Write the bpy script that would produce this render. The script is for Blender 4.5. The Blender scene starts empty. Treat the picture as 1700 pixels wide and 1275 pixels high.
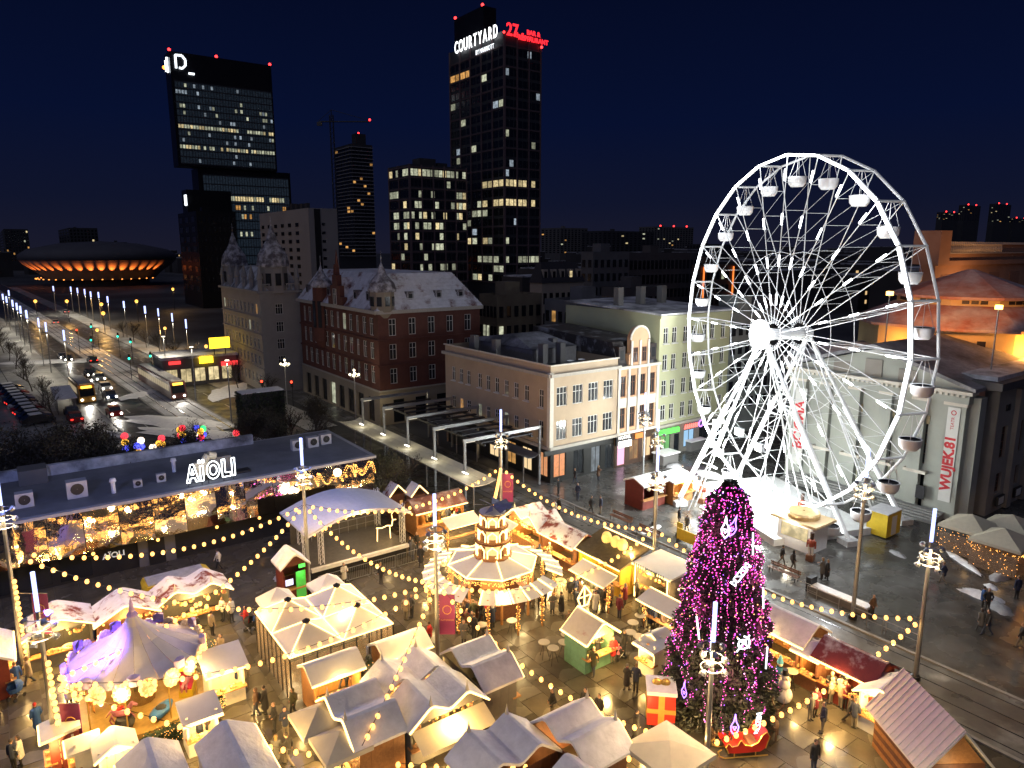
import bpy, bmesh, math, random
from mathutils import Vector, Matrix
R=math.radians; rnd=random.Random(7)
scn=bpy.context.scene; col=scn.collection
# ---------------- camera, sky, ambient, exposure
F=1179.; HC=25.; PIT=math.atan((637.5-412)/F); cp,sp=math.cos(PIT),math.sin(PIT)
cd=bpy.data.cameras.new('camera'); cam=bpy.data.objects.new('camera',cd); col.objects.link(cam)
cd.sensor_width=36; cd.lens=36*F/1700; cd.clip_end=6000; cd.clip_start=.5
cam.location=(0,0,HC); cam.rotation_euler=(R(90)-PIT,0,0); scn.camera=cam
w=bpy.data.worlds.new('World'); scn.world=w; w.use_nodes=True
nt=w.node_tree; nt.nodes.clear()
out=nt.nodes.new('ShaderNodeOutputWorld'); bg=nt.nodes.new('ShaderNodeBackground')
tc=nt.nodes.new('ShaderNodeTexCoord'); sx=nt.nodes.new('ShaderNodeSeparateXYZ'); cr=nt.nodes.new('ShaderNodeValToRGB')
nt.links.new(tc.outputs['Generated'],sx.inputs[0]); nt.links.new(sx.outputs['Z'],cr.inputs[0])
e=cr.color_ramp.elements
e[0].position=0; e[0].color=(.0095,.0100,.023,1); e[1].position=.06; e[1].color=(.0050,.0072,.024,1)
for p_,c_ in ((.16,(.0022,.0052,.027,1)),(.33,(.0014,.0033,.017,1)),(.6,(.0013,.0026,.012,1))):
    k=e.new(p_); k.color=c_
nt.links.new(cr.outputs[0],bg.inputs[0]); bg.inputs[1].default_value=1.0; nt.links.new(bg.outputs[0],out.inputs[0])
sd=bpy.data.lights.new('night_glow','SUN'); sd.energy=.34; sd.angle=R(110); sd.color=(.72,.74,1.)
so=bpy.data.objects.new('night_glow',sd); col.objects.link(so); so.rotation_euler=(R(28),R(-18),0)
vs=scn.view_settings; vs.view_transform='Standard'; vs.look='None'; vs.exposure=0; vs.gamma=1; vs.use_curve_mapping=False
cy=scn.cycles; cy.use_denoising=True; cy.max_bounces=5; cy.diffuse_bounces=2; cy.glossy_bounces=3; cy.transmission_bounces=3
cy.transparent_max_bounces=6; cy.sample_clamp_indirect=1.2; cy.sample_clamp_direct=0; cy.caustics_reflective=False; cy.caustics_refractive=False
cy.use_light_tree=True
# ---------------- pixel -> place on the ground (or on height z)
def G(x,y,z=0):
    u=(x-850)/F; v=(y-637.5)/F
    t=(z-HC)/(-v*cp-sp)
    return Vector((u*t,(cp-v*sp)*t,z))
AU=R(36.); AV=R(-54.)
U=Vector((math.cos(AU),math.sin(AU),0)); W=Vector((-math.sin(AU),math.cos(AU),0))
# ---------------- materials
MC={}
def nd(nt,t,**k):
    n=nt.nodes.new(t)
    for a,b in k.items(): setattr(n,a,b)
    return n
def mat(name,c=(.5,.5,.5),r=.7,metal=0,var=.25,scale=3.,emit=None,es=0,bump=0,bscale=40,r2=None,c2=None,cov=.5,csc=.6,objr=0,spec=.5,alpha=1,nosamp=True,soft=.08,trans=0):
    """c base colour with noise variation; c2 a second colour in patches (cover cov); r2 roughness range; objr per-object variation"""
    if name in MC: return MC[name]
    m=bpy.data.materials.new(name); m.use_nodes=True; n=m.node_tree; b=n.nodes['Principled BSDF']; MC[name]=m
    b.inputs['Roughness'].default_value=r; b.inputs['Metallic'].default_value=metal
    b.inputs['Base Color'].default_value=(*c,1); b.inputs['Specular IOR Level'].default_value=spec
    if trans: b.inputs['Transmission Weight'].default_value=trans
    L=n.links.new
    if var or c2:
        t=nd(n,'ShaderNodeTexCoord'); nz=nd(n,'ShaderNodeTexNoise'); nz.inputs['Scale'].default_value=scale; nz.inputs['Detail'].default_value=5; nz.inputs['Roughness'].default_value=.65
        L(t.outputs['Object'],nz.inputs['Vector'])
        mr=nd(n,'ShaderNodeMapRange'); mr.inputs[1].default_value=.25; mr.inputs[2].default_value=.75; mr.inputs[3].default_value=1-var; mr.inputs[4].default_value=1+var
        L(nz.outputs[0],mr.inputs[0])
        fac=mr.outputs[0]
        if objr:
            oi=nd(n,'ShaderNodeObjectInfo'); m2=nd(n,'ShaderNodeMapRange'); m2.inputs[3].default_value=1-objr; m2.inputs[4].default_value=1+objr
            L(oi.outputs['Random'],m2.inputs[0]); mm=nd(n,'ShaderNodeMath',operation='MULTIPLY'); L(fac,mm.inputs[0]); L(m2.outputs[0],mm.inputs[1]); fac=mm.outputs[0]
        sc=nd(n,'ShaderNodeVectorMath',operation='SCALE'); L(fac,sc.inputs['Scale'])
        if c2:
            n2=nd(n,'ShaderNodeTexNoise'); n2.inputs['Scale'].default_value=csc; n2.inputs['Detail'].default_value=7; n2.inputs['Roughness'].default_value=.62
            L(t.outputs['Object'],n2.inputs['Vector'])
            m3=nd(n,'ShaderNodeMapRange'); m3.inputs[1].default_value=.5-(cov-.5)*.5-soft; m3.inputs[2].default_value=.5-(cov-.5)*.5+soft
            L(n2.outputs[0],m3.inputs[0]); mx=nd(n,'ShaderNodeMix',data_type='RGBA'); L(m3.outputs[0],mx.inputs[0])
            mx.inputs[6].default_value=(*c,1); mx.inputs[7].default_value=(*c2,1); L(mx.outputs[2],sc.inputs[0])
        else: sc.inputs[0].default_value=c
        L(sc.outputs[0],b.inputs['Base Color'])
        if r2 is not None:
            n4=nd(n,'ShaderNodeTexNoise'); n4.inputs['Scale'].default_value=.45; n4.inputs['Detail'].default_value=6; L(t.outputs['Object'],n4.inputs['Vector'])
            m4=nd(n,'ShaderNodeMapRange'); m4.inputs[1].default_value=.35; m4.inputs[2].default_value=.65; m4.inputs[3].default_value=r; m4.inputs[4].default_value=r2
            L(n4.outputs[0],m4.inputs[0]); L(m4.outputs[0],b.inputs['Roughness'])
        if bump:
            n5=nd(n,'ShaderNodeTexNoise'); n5.inputs['Scale'].default_value=bscale; n5.inputs['Detail'].default_value=4; L(t.outputs['Object'],n5.inputs['Vector'])
            bp=nd(n,'ShaderNodeBump'); bp.inputs['Strength'].default_value=bump; bp.inputs['Distance'].default_value=.1; L(n5.outputs[0],bp.inputs['Height']); L(bp.outputs[0],b.inputs['Normal'])
    if emit:
        b.inputs['Emission Color'].default_value=(*emit,1); b.inputs['Emission Strength'].default_value=es
        if nosamp: m.cycles.emission_sampling='NONE'
    if alpha<1: b.inputs['Alpha'].default_value=alpha
    return m
def em(name,c,s,nosamp=True): return mat(name,(.02,.02,.02),.6,var=0,emit=c,es=s,nosamp=nosamp)
def emv(name,c,s):
    'lit window: room light uneven over the pane and from window to window'
    if name in MC: return MC[name]
    m=em(name,c,s); n=m.node_tree; b=n.nodes['Principled BSDF']; L=n.links.new
    t=nd(n,'ShaderNodeTexCoord'); z=nd(n,'ShaderNodeTexNoise'); z.inputs['Scale'].default_value=1.1; z.inputs['Detail'].default_value=3; oi=nd(n,'ShaderNodeObjectInfo')
    ad=nd(n,'ShaderNodeVectorMath',operation='ADD'); sc=nd(n,'ShaderNodeVectorMath',operation='SCALE'); L(oi.outputs['Location'],sc.inputs[0]); sc.inputs['Scale'].default_value=.37; L(t.outputs['Object'],ad.inputs[0]); L(sc.outputs[0],ad.inputs[1]); L(ad.outputs[0],z.inputs['Vector'])
    mr=nd(n,'ShaderNodeMapRange'); mr.inputs[1].default_value=.36; mr.inputs[2].default_value=.66; mr.inputs[3].default_value=s*.5; mr.inputs[4].default_value=s*1.2; L(z.outputs[0],mr.inputs[0])
    m2=nd(n,'ShaderNodeMapRange'); m2.inputs[3].default_value=.45; m2.inputs[4].default_value=1.25; L(oi.outputs['Random'],m2.inputs[0])
    mm=nd(n,'ShaderNodeMath',operation='MULTIPLY'); L(mr.outputs[0],mm.inputs[0]); L(m2.outputs[0],mm.inputs[1]); L(mm.outputs[0],b.inputs['Emission Strength']); return m
snow=mat('snow',(.78,.77,.77),.75,var=.16,scale=1.6,bump=.5,bscale=4)
snowd=mat('snow_trodden',(.34,.34,.35),.6,var=.35,scale=1.5,bump=.4,bscale=6)
snow_red=mat('snow_on_red_tiles',(.78,.78,.80),.8,var=.12,c2=(.20,.035,.025),cov=.40,csc=.9,soft=.05)
snow_dark=mat('snow_on_dark_roof',(.62,.63,.66),.8,var=.15,c2=(.05,.05,.055),cov=.42,csc=.28,soft=.12)
wood=mat('honey_wood',(.36,.17,.06),.55,scale=6,var=.3); woodd=mat('brown_wood',(.15,.065,.035),.6,scale=6,var=.3)
woodg=mat('grey_painted_wood',(.12,.115,.11),.6,var=.2); woodr=mat('dark_red_wood',(.17,.03,.02),.55,var=.25)
woodgreen=mat('green_painted_wood',(.12,.26,.17),.55); woodw=mat('white_painted_wood',(.65,.64,.6),.5,var=.1)
tarp=mat('white_canvas',(.72,.70,.66),.75,var=.08,scale=1.2); tarpc=mat('cream_canvas',(.58,.53,.42),.8,var=.1,scale=1.2)
steel=mat('galvanised_steel',(.34,.35,.36),.4,.7,var=.15); dark=mat('dark_metal',(.03,.03,.035),.45,.6,var=.2); black=mat('black_paint',(.015,.015,.017),.5,var=.2)
whitem=mat('white_metal',(.75,.76,.78),.35,.0,var=.06); gold=mat('gold_paint',(.65,.42,.10),.35,.6,var=.15)
red=mat('red_paint',(.55,.03,.02),.35,var=.12); yellow=mat('yellow_paint',(.65,.45,.03),.45,var=.12)
glass=mat('dark_glass',(.015,.018,.022),.12,var=0,spec=.6); glassc=mat('night_window_glass',(.03,.032,.035),.1,var=0,spec=.7)
purple=mat('magenta_banner_cloth',(.19,.02,.11),.7,var=.1)
led=em('warm_led_strip',(1,.62,.22),4.4); ledw=em('white_led_tube',(.93,.97,1),9.); ledb=em('blue_white_tube',(.42,.50,1),2.6)
bulbm=em('warm_bulb',(1,.45,.10),4.2); lampw=em('floodlight_lens',(1,.95,.84),9.); goodsl=em('lit_stall_goods_glow',(1,.66,.27),1.4)
warmwin=emv('lit_window_warm',(1,.80,.42),.85); warmwin2=emv('lit_window_pale',(.90,.93,.66),.55); coolwin=emv('lit_window_cool',(.72,.86,1),.42); orwin=emv('lit_window_orange',(1,.5,.14),.75)
redl=em('red_beacon',(1,.03,.03),6.)
# ---------------- mesh builder
class MB:
    def __init__(s): s.v=[]; s.f=[]; s.mi=[]; s.m=0
    def add(s,vs,fs):
        o=len(s.v); s.v+= [tuple(v) for v in vs]
        for f in fs: s.f.append(tuple(i+o for i in f)); s.mi.append(s.m)
        return s
    def box(s,c,d,rz=0,taper=1.):
        x,y,z=d[0]/2,d[1]/2,d[2]/2; cs,sn=math.cos(rz),math.sin(rz); vs=[]
        for zz,t in ((-z,1),(z,taper)):
            for a,b in ((-x,-y),(x,-y),(x,y),(-x,y)):
                a*=t;b*=t; vs.append((c[0]+a*cs-b*sn,c[1]+a*sn+b*cs,c[2]+zz))
        return s.add(vs,[(3,2,1,0),(4,5,6,7),(0,1,5,4),(1,2,6,5),(2,3,7,6),(3,0,4,7)])
    def bb(s,x0,x1,y0,y1,z0,z1): return s.box(((x0+x1)/2,(y0+y1)/2,(z0+z1)/2),(x1-x0,y1-y0,z1-z0))
    def quad(s,a,b,c,d): return s.add([a,b,c,d],[(0,1,2,3)])
    def tri(s,a,b,c): return s.add([a,b,c],[(0,1,2)])
    def tube(s,a,b,r,n=6,r2=None,cap=True):
        a=Vector(a);b=Vector(b); d=(b-a)
        if d.length<1e-6: return s
        d.normalize(); q=Vector((0,0,1)) if abs(d.z)<.95 else Vector((1,0,0)); e=d.cross(q).normalized(); f=e.cross(d)
        r2=r if r2 is None else r2; vs=[]
        for P,rr in ((a,r),(b,r2)):
            for i in range(n):
                t=2*math.pi*i/n; vs.append(P+e*(rr*math.cos(t))+f*(rr*math.sin(t)))
        fs=[(i,i+n,(i+1)%n+n,(i+1)%n) for i in range(n)]
        if cap: fs+=[tuple(range(n)),tuple(range(2*n-1,n-1,-1))]
        return s.add(vs,fs)
    def path(s,pts,r,n=5):
        for a,b in zip(pts,pts[1:]): s.tube(a,b,r,n)
        return s
    def lathe(s,prof,n=16,c=(0,0,0),a0=0,a1=2*math.pi,sx=1,sy=1):
        full=abs(a1-a0-2*math.pi)<1e-6; k=n if full else n+1; vs=[]
        for r,z in prof:
            for i in range(k):
                t=a0+(a1-a0)*i/n; vs.append((c[0]+sx*r*math.cos(t),c[1]+sy*r*math.sin(t),c[2]+z))
        fs=[]
        for j in range(len(prof)-1):
            for i in range(n):
                i2=(i+1)%k if full else i+1
                fs.append((j*k+i,j*k+i2,(j+1)*k+i2,(j+1)*k+i))
        return s.add(vs,fs)
    def ball(s,c,r,n=8,m=6,sx=1,sy=1,sz=1): return s.lathe([(max(1e-4,r*math.sin(math.pi*i/m)),-r*sz*math.cos(math.pi*i/m)) for i in range(m+1)],n,c,sx=sx,sy=sy)
    def prism(s,poly,z0,z1,cap=True):
        n=len(poly); vs=[(x,y,z0) for x,y in poly]+[(x,y,z1) for x,y in poly]
        fs=[(i,(i+1)%n,(i+1)%n+n,i+n) for i in range(n)]
        if cap: fs+=[tuple(range(n-1,-1,-1)),tuple(range(n,2*n))]
        return s.add(vs,fs)
    def extr(s,prof,y0,y1,ends=True):
        """profile in x,z swept along y"""
        n=len(prof); vs=[(x,y0,z) for x,z in prof]+[(x,y1,z) for x,z in prof]
        fs=[(i,(i+1)%n,(i+1)%n+n,i+n) for i in range(n)]
        if ends: fs+=[tuple(range(n-1,-1,-1)),tuple(range(n,2*n))]
        return s.add(vs,fs)
    def extx(s,prof,x0,x1):
        n=len(prof); vs=[(x0,y,z) for y,z in prof]+[(x1,y,z) for y,z in prof]
        return s.add(vs,[(i,(i+1)%n,(i+1)%n+n,i+n) for i in range(n)]+[tuple(range(n-1,-1,-1)),tuple(range(n,2*n))])
    def ico(s,c,r):
        vs=[Vector((0,0,1)),Vector((0,0,-1)),Vector((1,0,0)),Vector((-1,0,0)),Vector((0,1,0)),Vector((0,-1,0))]
        return s.add([Vector(c)+v*r for v in vs],[(0,2,4),(0,4,3),(0,3,5),(0,5,2),(1,4,2),(1,3,4),(1,5,3),(1,2,5)])
    def mesh(s,name,ms,smooth=False):
        me=bpy.data.meshes.new(name); me.from_pydata(s.v,[],s.f)
        if not isinstance(ms,(list,tuple)): ms=[ms]
        for m in ms: me.materials.append(m)
        if len(ms)>1: me.polygons.foreach_set('material_index',s.mi)
        if smooth: me.polygons.foreach_set('use_smooth',[True]*len(s.f))
        me.update(); return me
    def build(s,name,ms,parent=None,loc=None,rz=0,smooth=False):
        return inst(s.mesh(name,ms,smooth),name,parent,loc,rz)
def inst(me,name,parent=None,loc=None,rz=0,scale=None):
    o=bpy.data.objects.new(name,me); col.objects.link(o)
    if parent: o.parent=parent
    if loc is not None: o.location=loc
    if rz: o.rotation_euler=(0,0,rz)
    if scale: o.scale=scale if hasattr(scale,'__len__') else (scale,)*3
    return o
def tag(o,label,cat,group=None):
    o['label']=label; o['category']=cat
    if group: o['group']=group
    return o
def thing(name,label,cat,loc=(0,0,0),rz=0,group=None): return tag(inst(None,name,None,loc,rz),label,cat,group)
def struct(o): o['kind']='structure'; return o
def stuff(o): o['kind']='stuff'; return o
def copy_tree(o,parent=None):
    c=o.copy(); col.objects.link(c); c.parent=parent
    for ch in o.children: copy_tree(ch,c)
    return c
def point(loc,e,c=(1,.72,.36),r=.25,parent=None,name='lamp_light'):
    l=bpy.data.lights.new(name,'POINT'); l.energy=e; l.color=c; l.shadow_soft_size=r
    o=bpy.data.objects.new(name,l); col.objects.link(o); o.location=loc
    if parent: o.parent=parent
    return o
def spot(loc,tgt,e,c=(1,.72,.36),size=60,r=.2,parent=None,blend=.6):
    l=bpy.data.lights.new('floodlight_beam','SPOT'); l.energy=e; l.color=c; l.shadow_soft_size=r; l.spot_size=R(size); l.spot_blend=blend
    o=bpy.data.objects.new('floodlight_beam',l); col.objects.link(o); o.location=loc
    o.rotation_euler=(Vector(tgt)-Vector(loc)).to_track_quat('-Z','Y').to_euler()
    if parent: o.parent=parent
    return o
FONT={}
def text(s,size,m,parent,loc,rot,name='lettering',depth=.02,bold=0,xs=1,align='CENTER'):
    c=bpy.data.curves.new('t','FONT'); c.body=s; c.size=size; c.extrude=depth; c.offset=bold; c.align_x=align; c.align_y='CENTER'; c.resolution_u=3
    o=bpy.data.objects.new('t',c); col.objects.link(o)
    me=bpy.data.meshes.new_from_object(o.evaluated_get(bpy.context.evaluated_depsgraph_get()))
    bpy.data.objects.remove(o); bpy.data.curves.remove(c)
    me.materials.clear(); me.materials.append(m)
    q=inst(me,name,parent,loc); q.rotation_euler=rot; q.scale=(xs,1,1)
    return q
WC={}
def cached(key,fn):
    if key not in WC: WC[key]=fn()
    return WC[key]
def win_meshes(w,h,style,fm):
    def mk():
        f=MB(); t=.07
        f.bb(-w/2,w/2,-.05,.05,0,t).bb(-w/2,w/2,-.05,.05,h-t,h).bb(-w/2,-w/2+t,-.05,.05,t,h-t).bb(w/2-t,w/2,-.05,.05,t,h-t)
        k={'2':1,'3':2,'1':0,'4':3,'6':5}[style[0]]
        for i in range(k):
            x=-w/2+w*(i+1)/(k+1); f.bb(x-.03,x+.03,-.045,.045,t,h-t)
        if 't' in style: f.bb(-w/2+t,w/2-t,-.048,.048,h*.66-.03,h*.66+.03)
        if 'r' in style:
            for q in (.25,.5,.75): f.bb(-w/2+t,w/2-t,-.04,.04,h*q-.02,h*q+.02)
        if 's' in style: f.bb(-w/2-.12,w/2+.12,-.28,-.06,-.10,-.003)
        fr=f.mesh('window',fm)
        return fr
    return cached(('wf',w,h,style,fm.name),mk)
def pane_mesh(w,h,m): return cached(('pn',w,h,m.name),lambda:MB().quad((-w/2+.03,.0,.03),(w/2-.03,.0,.03),(w/2-.03,.0,h-.03),(-w/2+.03,.0,h-.03)).mesh('pane',m))
def window(parent,p,rz,w,h,style='2t',fm=None,pm=None):
    o=inst(win_meshes(w,h,style,fm or woodw),'window',parent,p,rz)
    inst(pane_mesh(w,h,pm or glassc),'pane',o)
    return o
def wall(mb,p0,p1,z0,z1,holes=(),d=.22):
    """wall from p0 to p1 (2D), outside on the right hand; holes (u0,u1,z0,z1) with reveals"""
    p0=Vector(p0);p1=Vector(p1); L=(p1-p0).length; t=(p1-p0)/L; nrm=Vector((t.y,-t.x))
    P=lambda u,z,k=0:(p0.x+t.x*u-nrm.x*k,p0.y+t.y*u-nrm.y*k,z)
    us=sorted({0,L,*[h[0] for h in holes],*[h[1] for h in holes]}); zs=sorted({z0,z1,*[h[2] for h in holes],*[h[3] for h in holes]})
    for a,b in zip(zs,zs[1:]):
        zc=(a+b)/2; st=None
        for u0,u1 in zip(us,us[1:]):
            uc=(u0+u1)/2; inh=any(h[0]<uc<h[1] and h[2]<zc<h[3] for h in holes)
            if not inh and st is None: st=u0
            if inh and st is not None: mb.quad(P(st,a),P(u0,a),P(u0,b),P(st,b)); st=None
        if st is not None: mb.quad(P(st,a),P(L,a),P(L,b),P(st,b))
    for u0,u1,a,b in holes:
        mb.quad(P(u0,a),P(u0,a,d),P(u0,b,d),P(u0,b)); mb.quad(P(u1,a,d),P(u1,a),P(u1,b),P(u1,b,d))
        mb.quad(P(u0,a),P(u1,a),P(u1,a,d),P(u0,a,d)); mb.quad(P(u0,b,d),P(u1,b,d),P(u1,b),P(u0,b))
def facade(parent,mb,p0,p1,z0,z1,wins,style='2t',fm=None,pane=None,d=.2):
    """wins: (ucentre,zsill,w,h[,style[,panemat]]) ; adds wall with openings and a window object in each"""
    p0=Vector(p0);p1=Vector(p1);L=(p1-p0).length;t=(p1-p0)/L; rz=math.atan2(t.y,t.x); nrm=Vector((t.y,-t.x))
    wall(mb,p0,p1,z0,z1,[(q[0]-q[2]/2,q[0]+q[2]/2,q[1],q[1]+q[3]) for q in wins],d)
    for q in wins:
        c=p0+t*q[0]-nrm*(d*.6)
        pm=q[5] if len(q)>5 else (pane() if callable(pane) else pane)
        window(parent,(c.x,c.y,q[1]),rz,q[2],q[3],q[4] if len(q)>4 and q[4] else style,fm,pm)
# ---------------- place grid: u along the pavilion front, w away from it (the whole square is laid out on it)
def UW(u,w,z=0): return Vector((u*U.x+w*W.x,u*U.y+w*W.y,z))
def Q(x,y,z=0): p=G(x,y,z); return (p.x*U.x+p.y*U.y, p.x*W.x+p.y*W.y)
def sheet(name,u0,u1,w0,w1,z,m): return struct(MB().quad((u0,w0,z),(u1,w0,z),(u1,w1,z),(u0,w1,z)).build(name,m,None,None,AU))
asph=mat('wet_asphalt',(.034,.035,.038),.28,var=.4,scale=.5,r2=.62,c2=(.10,.10,.105),cov=.34,csc=.12,soft=.12,bump=.08,bscale=14)
pave=mat('wet_granite_paving',(.075,.066,.050),.10,var=.35,scale=1.1,r2=.36,objr=.25,bump=.03,bscale=9)
pave2=mat('square_paving',(.055,.053,.05),.12,var=.35,scale=.5,r2=.4,c2=(.085,.083,.08),cov=.45,csc=.25,bump=.04,bscale=6)
joint=mat('paving_joint',(.035,.033,.03),.6,var=.3)
trackm=mat('tram_track_concrete',(.075,.073,.07),.25,var=.4,scale=.8,r2=.6,c2=(.22,.22,.22),cov=.30,csc=.3,soft=.1)
walkm=mat('snowy_pavement',(.15,.145,.135),.45,var=.3,scale=.6,c2=(.36,.36,.36),cov=.48,csc=.12,soft=.12)
struct(MB().quad((-2500,-300,-.012),(2500,-300,-.012),(2500,3500,-.012),(-2500,3500,-.012)).build('ground',mat('dark_city_ground',(.03,.03,.032),.7,var=.4,scale=.05,c2=(.10,.10,.105),cov=.42,csc=.02,soft=.1)))
# paving slabs of the square : nearest ones single objects, the rest one mesh
plaza=struct(MB().quad((-22,-30,-.006),(38.6,-30,-.006),(38.6,72,-.006),(-22,72,-.006)).build('plaza_bed',joint,None,None,AU))
SL=(1.55,2.3); slabm=MB().box((0,0,.012),(SL[0]-.035,SL[1]-.035,.03)).mesh('slab',pave); cells=[]
far=MB()
for i in range(int(61/SL[0])):
    for j in range(int(92/SL[1])):
        u=-22+(i+.5)*SL[0]; ww=-22+(j+.5+(.5 if i%2 else 0))*SL[1]
        if ww>70: continue
        p=UW(u,ww); z=p.y*cp+HC*sp
        px=850+F*p.x/z; py=637.5+F*(HC*cp-p.y*sp)/z
        inview=-20<px<1720 and py<1290
        cells.append((z if inview else 1e3+z,u,ww))
cells.sort()
for k,(z,u,ww) in enumerate(cells):
    if k<290: inst(slabm,'slab',plaza,(u,ww,rnd.uniform(-.002,.003)))
    else: far.box((u,ww,.012+rnd.uniform(-.002,.003)),(SL[0]-.035,SL[1]-.035,.03))
stuff(far.build('paving_slabs',pave,plaza))
sheet("square_paving",44.3,110,-40,57,.004,pave2)
tb=sheet("tram_track_bed",38.6,44.3,-40,150,.012,trackm)
for x in (39.3,40.74,42.0,43.44):
    MB().bb(x-.035,x+.035,-40,150,.010,.026).build('rail',mat('worn_rail_steel',(.22,.22,.23),.22,.9,var=.1),tb)
for x in (38.6,44.2):
    struct(MB().bb(x-.12,x+.12,-40,54,.012,.10).build('kerb',mat('granite_kerb',(.22,.21,.20),.6,var=.2),None,None,AU))
# boulevard with tram median, in its own frame (a across from the left kerb, l along)
BA=AU+R(3.); BO=UW(10.5,145)
def AL(a,l,z=0): return BO+Vector((a*math.cos(BA)-l*math.sin(BA),a*math.sin(BA)+l*math.cos(BA),z))
def asheet(name,u0,u1,w0,w1,z,m): return struct(MB().quad((u0,w0,z),(u1,w0,z),(u1,w1,z),(u0,w1,z)).build(name,m,None,BO,BA))
for n,u0,u1 in (('pavement',-9,-.1),('pavement',20.1,24.6)): asheet(n,u0,u1,-52,420,.10,walkm)
for u0,u1 in ((0,6.8),(13.4,20)): asheet('road',u0,u1,-66,480,.006,asph)
asheet('parking_ground',-22,-9.1,-52,40,.008,walkm)
asheet('tram_verge',7.0,13.2,-44,480,.12,mat('snowy_verge',(.06,.06,.055),.7,c2=(.52,.52,.54),cov=.70,csc=.10,soft=.08,var=.3))
for x in (8.2,9.64,10.9,12.34): MB().bb(x-.06,x+.06,-66,480,.118,.15).build('tram_rail',MC['worn_rail_steel'],None,BO,BA)['kind']='structure'
for u0 in (-.05,6.9,13.3,20.05): struct(MB().bb(u0-.13,u0+.13,-44,480,0,.16).build('kerb',MC['granite_kerb'],None,BO,BA))
mk=mat('road_paint',(.55,.55,.52),.6,var=.2)
lm=MB()
for k in range(40): lm.bb(3.3,3.46,-42+k*6,-39+k*6,.011,.013).bb(16.6,16.76,-42+k*6,-39+k*6,.011,.013)
struct(lm.build('lane_dashes',mk,None,BO,BA))
sheet('cross_road',-40,38,80,90,.013,asph)
def blob(name,c,rx,ry,h,m,seed,label=None,n=18):
    r_=random.Random(seed); mb=MB(); vs=[(0,0,h)]; ring=[]
    for k,(f,zz) in enumerate(((.4,.92),(.75,.55),(1.,0))):
        for i in range(n):
            t=2*math.pi*i/n; q=f*(1+r_.uniform(-.18,.18)); vs.append((rx*q*math.cos(t),ry*q*math.sin(t),h*zz*r_.uniform(.75,1.15)-.02))
    fs=[(0,1+i,1+(i+1)%n) for i in range(n)]
    for k in range(2):
        for i in range(n): a=1+k*n; fs.append((a+i,a+n+i,a+n+(i+1)%n,a+(i+1)%n))
    mb.add(vs,fs); return mb.build(name,m,None,c,r_.uniform(0,3),smooth=True)
for i,(px,py,rx,ry) in enumerate(((290,700,9,3.2),(380,650,8,3),(230,655,5,2),(330,720,10,2.2),(90,600,12,3.5),(180,720,4,1.5))):
    struct(blob('snow_verge',G(px,py,.1),rx,ry,.25,snow,40+i))
# ---------------- generic far building on the grid: corner pixel, left and right face pixels, top pixel, distance
def solve_len(c,d,px):
    # length along d from c until screen x = px (far, so z≈ independent)
    k=(px-850)/F; z0=c.y*cp; a=d.x-k*d.y*cp; b=k*(z0)-c.x
    return b/a
def zat(c,py): return HC+ (( (637.5-py)/F)*1 and 0) if False else zfrompy(c,py)
def zfrompy(c,py):
    v=(py-637.5)/F   # yc/zc = v ; yc=-dz*cp - Y*sp ; zc=Y*cp-dz*sp
    return HC+(-c.y*sp-v*c.y*cp)/(cp-v*sp)
class Far:
    def __init__(s,name,label,cat,xl,xc,xr,ytop,Y,wallm,group=None,z0=0):
        x=(xc-850)/F*Y*cp; s.c=Vector((x,Y,0)); s.H=zfrompy(s.c,ytop)
        s.lw=max(1,solve_len(s.c,W,xl)); s.lu=max(1,solve_len(s.c,U,xr))
        s.o=thing(name,label,cat,s.c,AU,group); s.m=wallm; s.z0=z0
    def shell(s,roofm=None,par=.8):
        b=MB(); b.prism([(0,0),(s.lu,0),(s.lu,s.lw),(0,s.lw)],s.z0,s.H,cap=False)
        b.build('wall',s.m,s.o)
        r=MB(); r.bb(.3,s.lu-.3,.3,s.lw-.3,s.H-par-.3,s.H-par); r.build('roof',roofm or snow_dark,s.o)
        return s
    def grid(s,side,n,rows,z0,z1,ww,hh,pick,name='window',off=.12):
        """window boxes proud by off on left ('l') or right ('r') face. pick(i,j)->material or None"""
        L=s.lw if side=='l' else s.lu
        for j in range(rows):
            for i in range(n):
                m=pick(i,j)
                if not m: continue
                x=L*(i+.5)/n; z=z0+(z1-z0)*(j+.5)/rows; w_=ww*L/n; h_=hh*(z1-z0)/rows
                me=cached(('fw',round(w_,2),round(h_,2),m.name,off),lambda:MB().box((0,0,0),(w_,off*2,h_)).mesh('window',m))
                if side=='r': inst(me,name,s.o,(x,0,z))
                else: inst(me,name,s.o,(0,x,z),-math.pi/2)
dk=mat('far_dark_concrete',(.05,.05,.055),.7,var=.2,scale=.05); dk2=mat('far_grey_plaster',(.14,.135,.13),.8,var=.2,scale=.05); mull0=1; dkg=mat('curtain_wall_glass',(.02,.024,.03),.15,var=.0,spec=.7)
pw=mat('far_pale_plaster',(.34,.33,.33),.8,var=.12,scale=.08); mull=mat('dark_mullion',(.055,.058,.065),.5,var=.1,scale=.1)
farg=mat('far_window_glass',(.012,.014,.02),.15,var=0,spec=.6)
def beacon(parent,loc,r=.8): return MB().ball((0,0,r),r,8,5).build('beacon',redl,parent,loc)
# --- stacked office tower (dark glass, top box shifted)
rn=random.Random(3)
t=Far('office_tower','black glass office tower of shifted stacked boxes with red beacons and white rooftop logo','tower',283,308,468,84,430,dkg)
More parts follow.
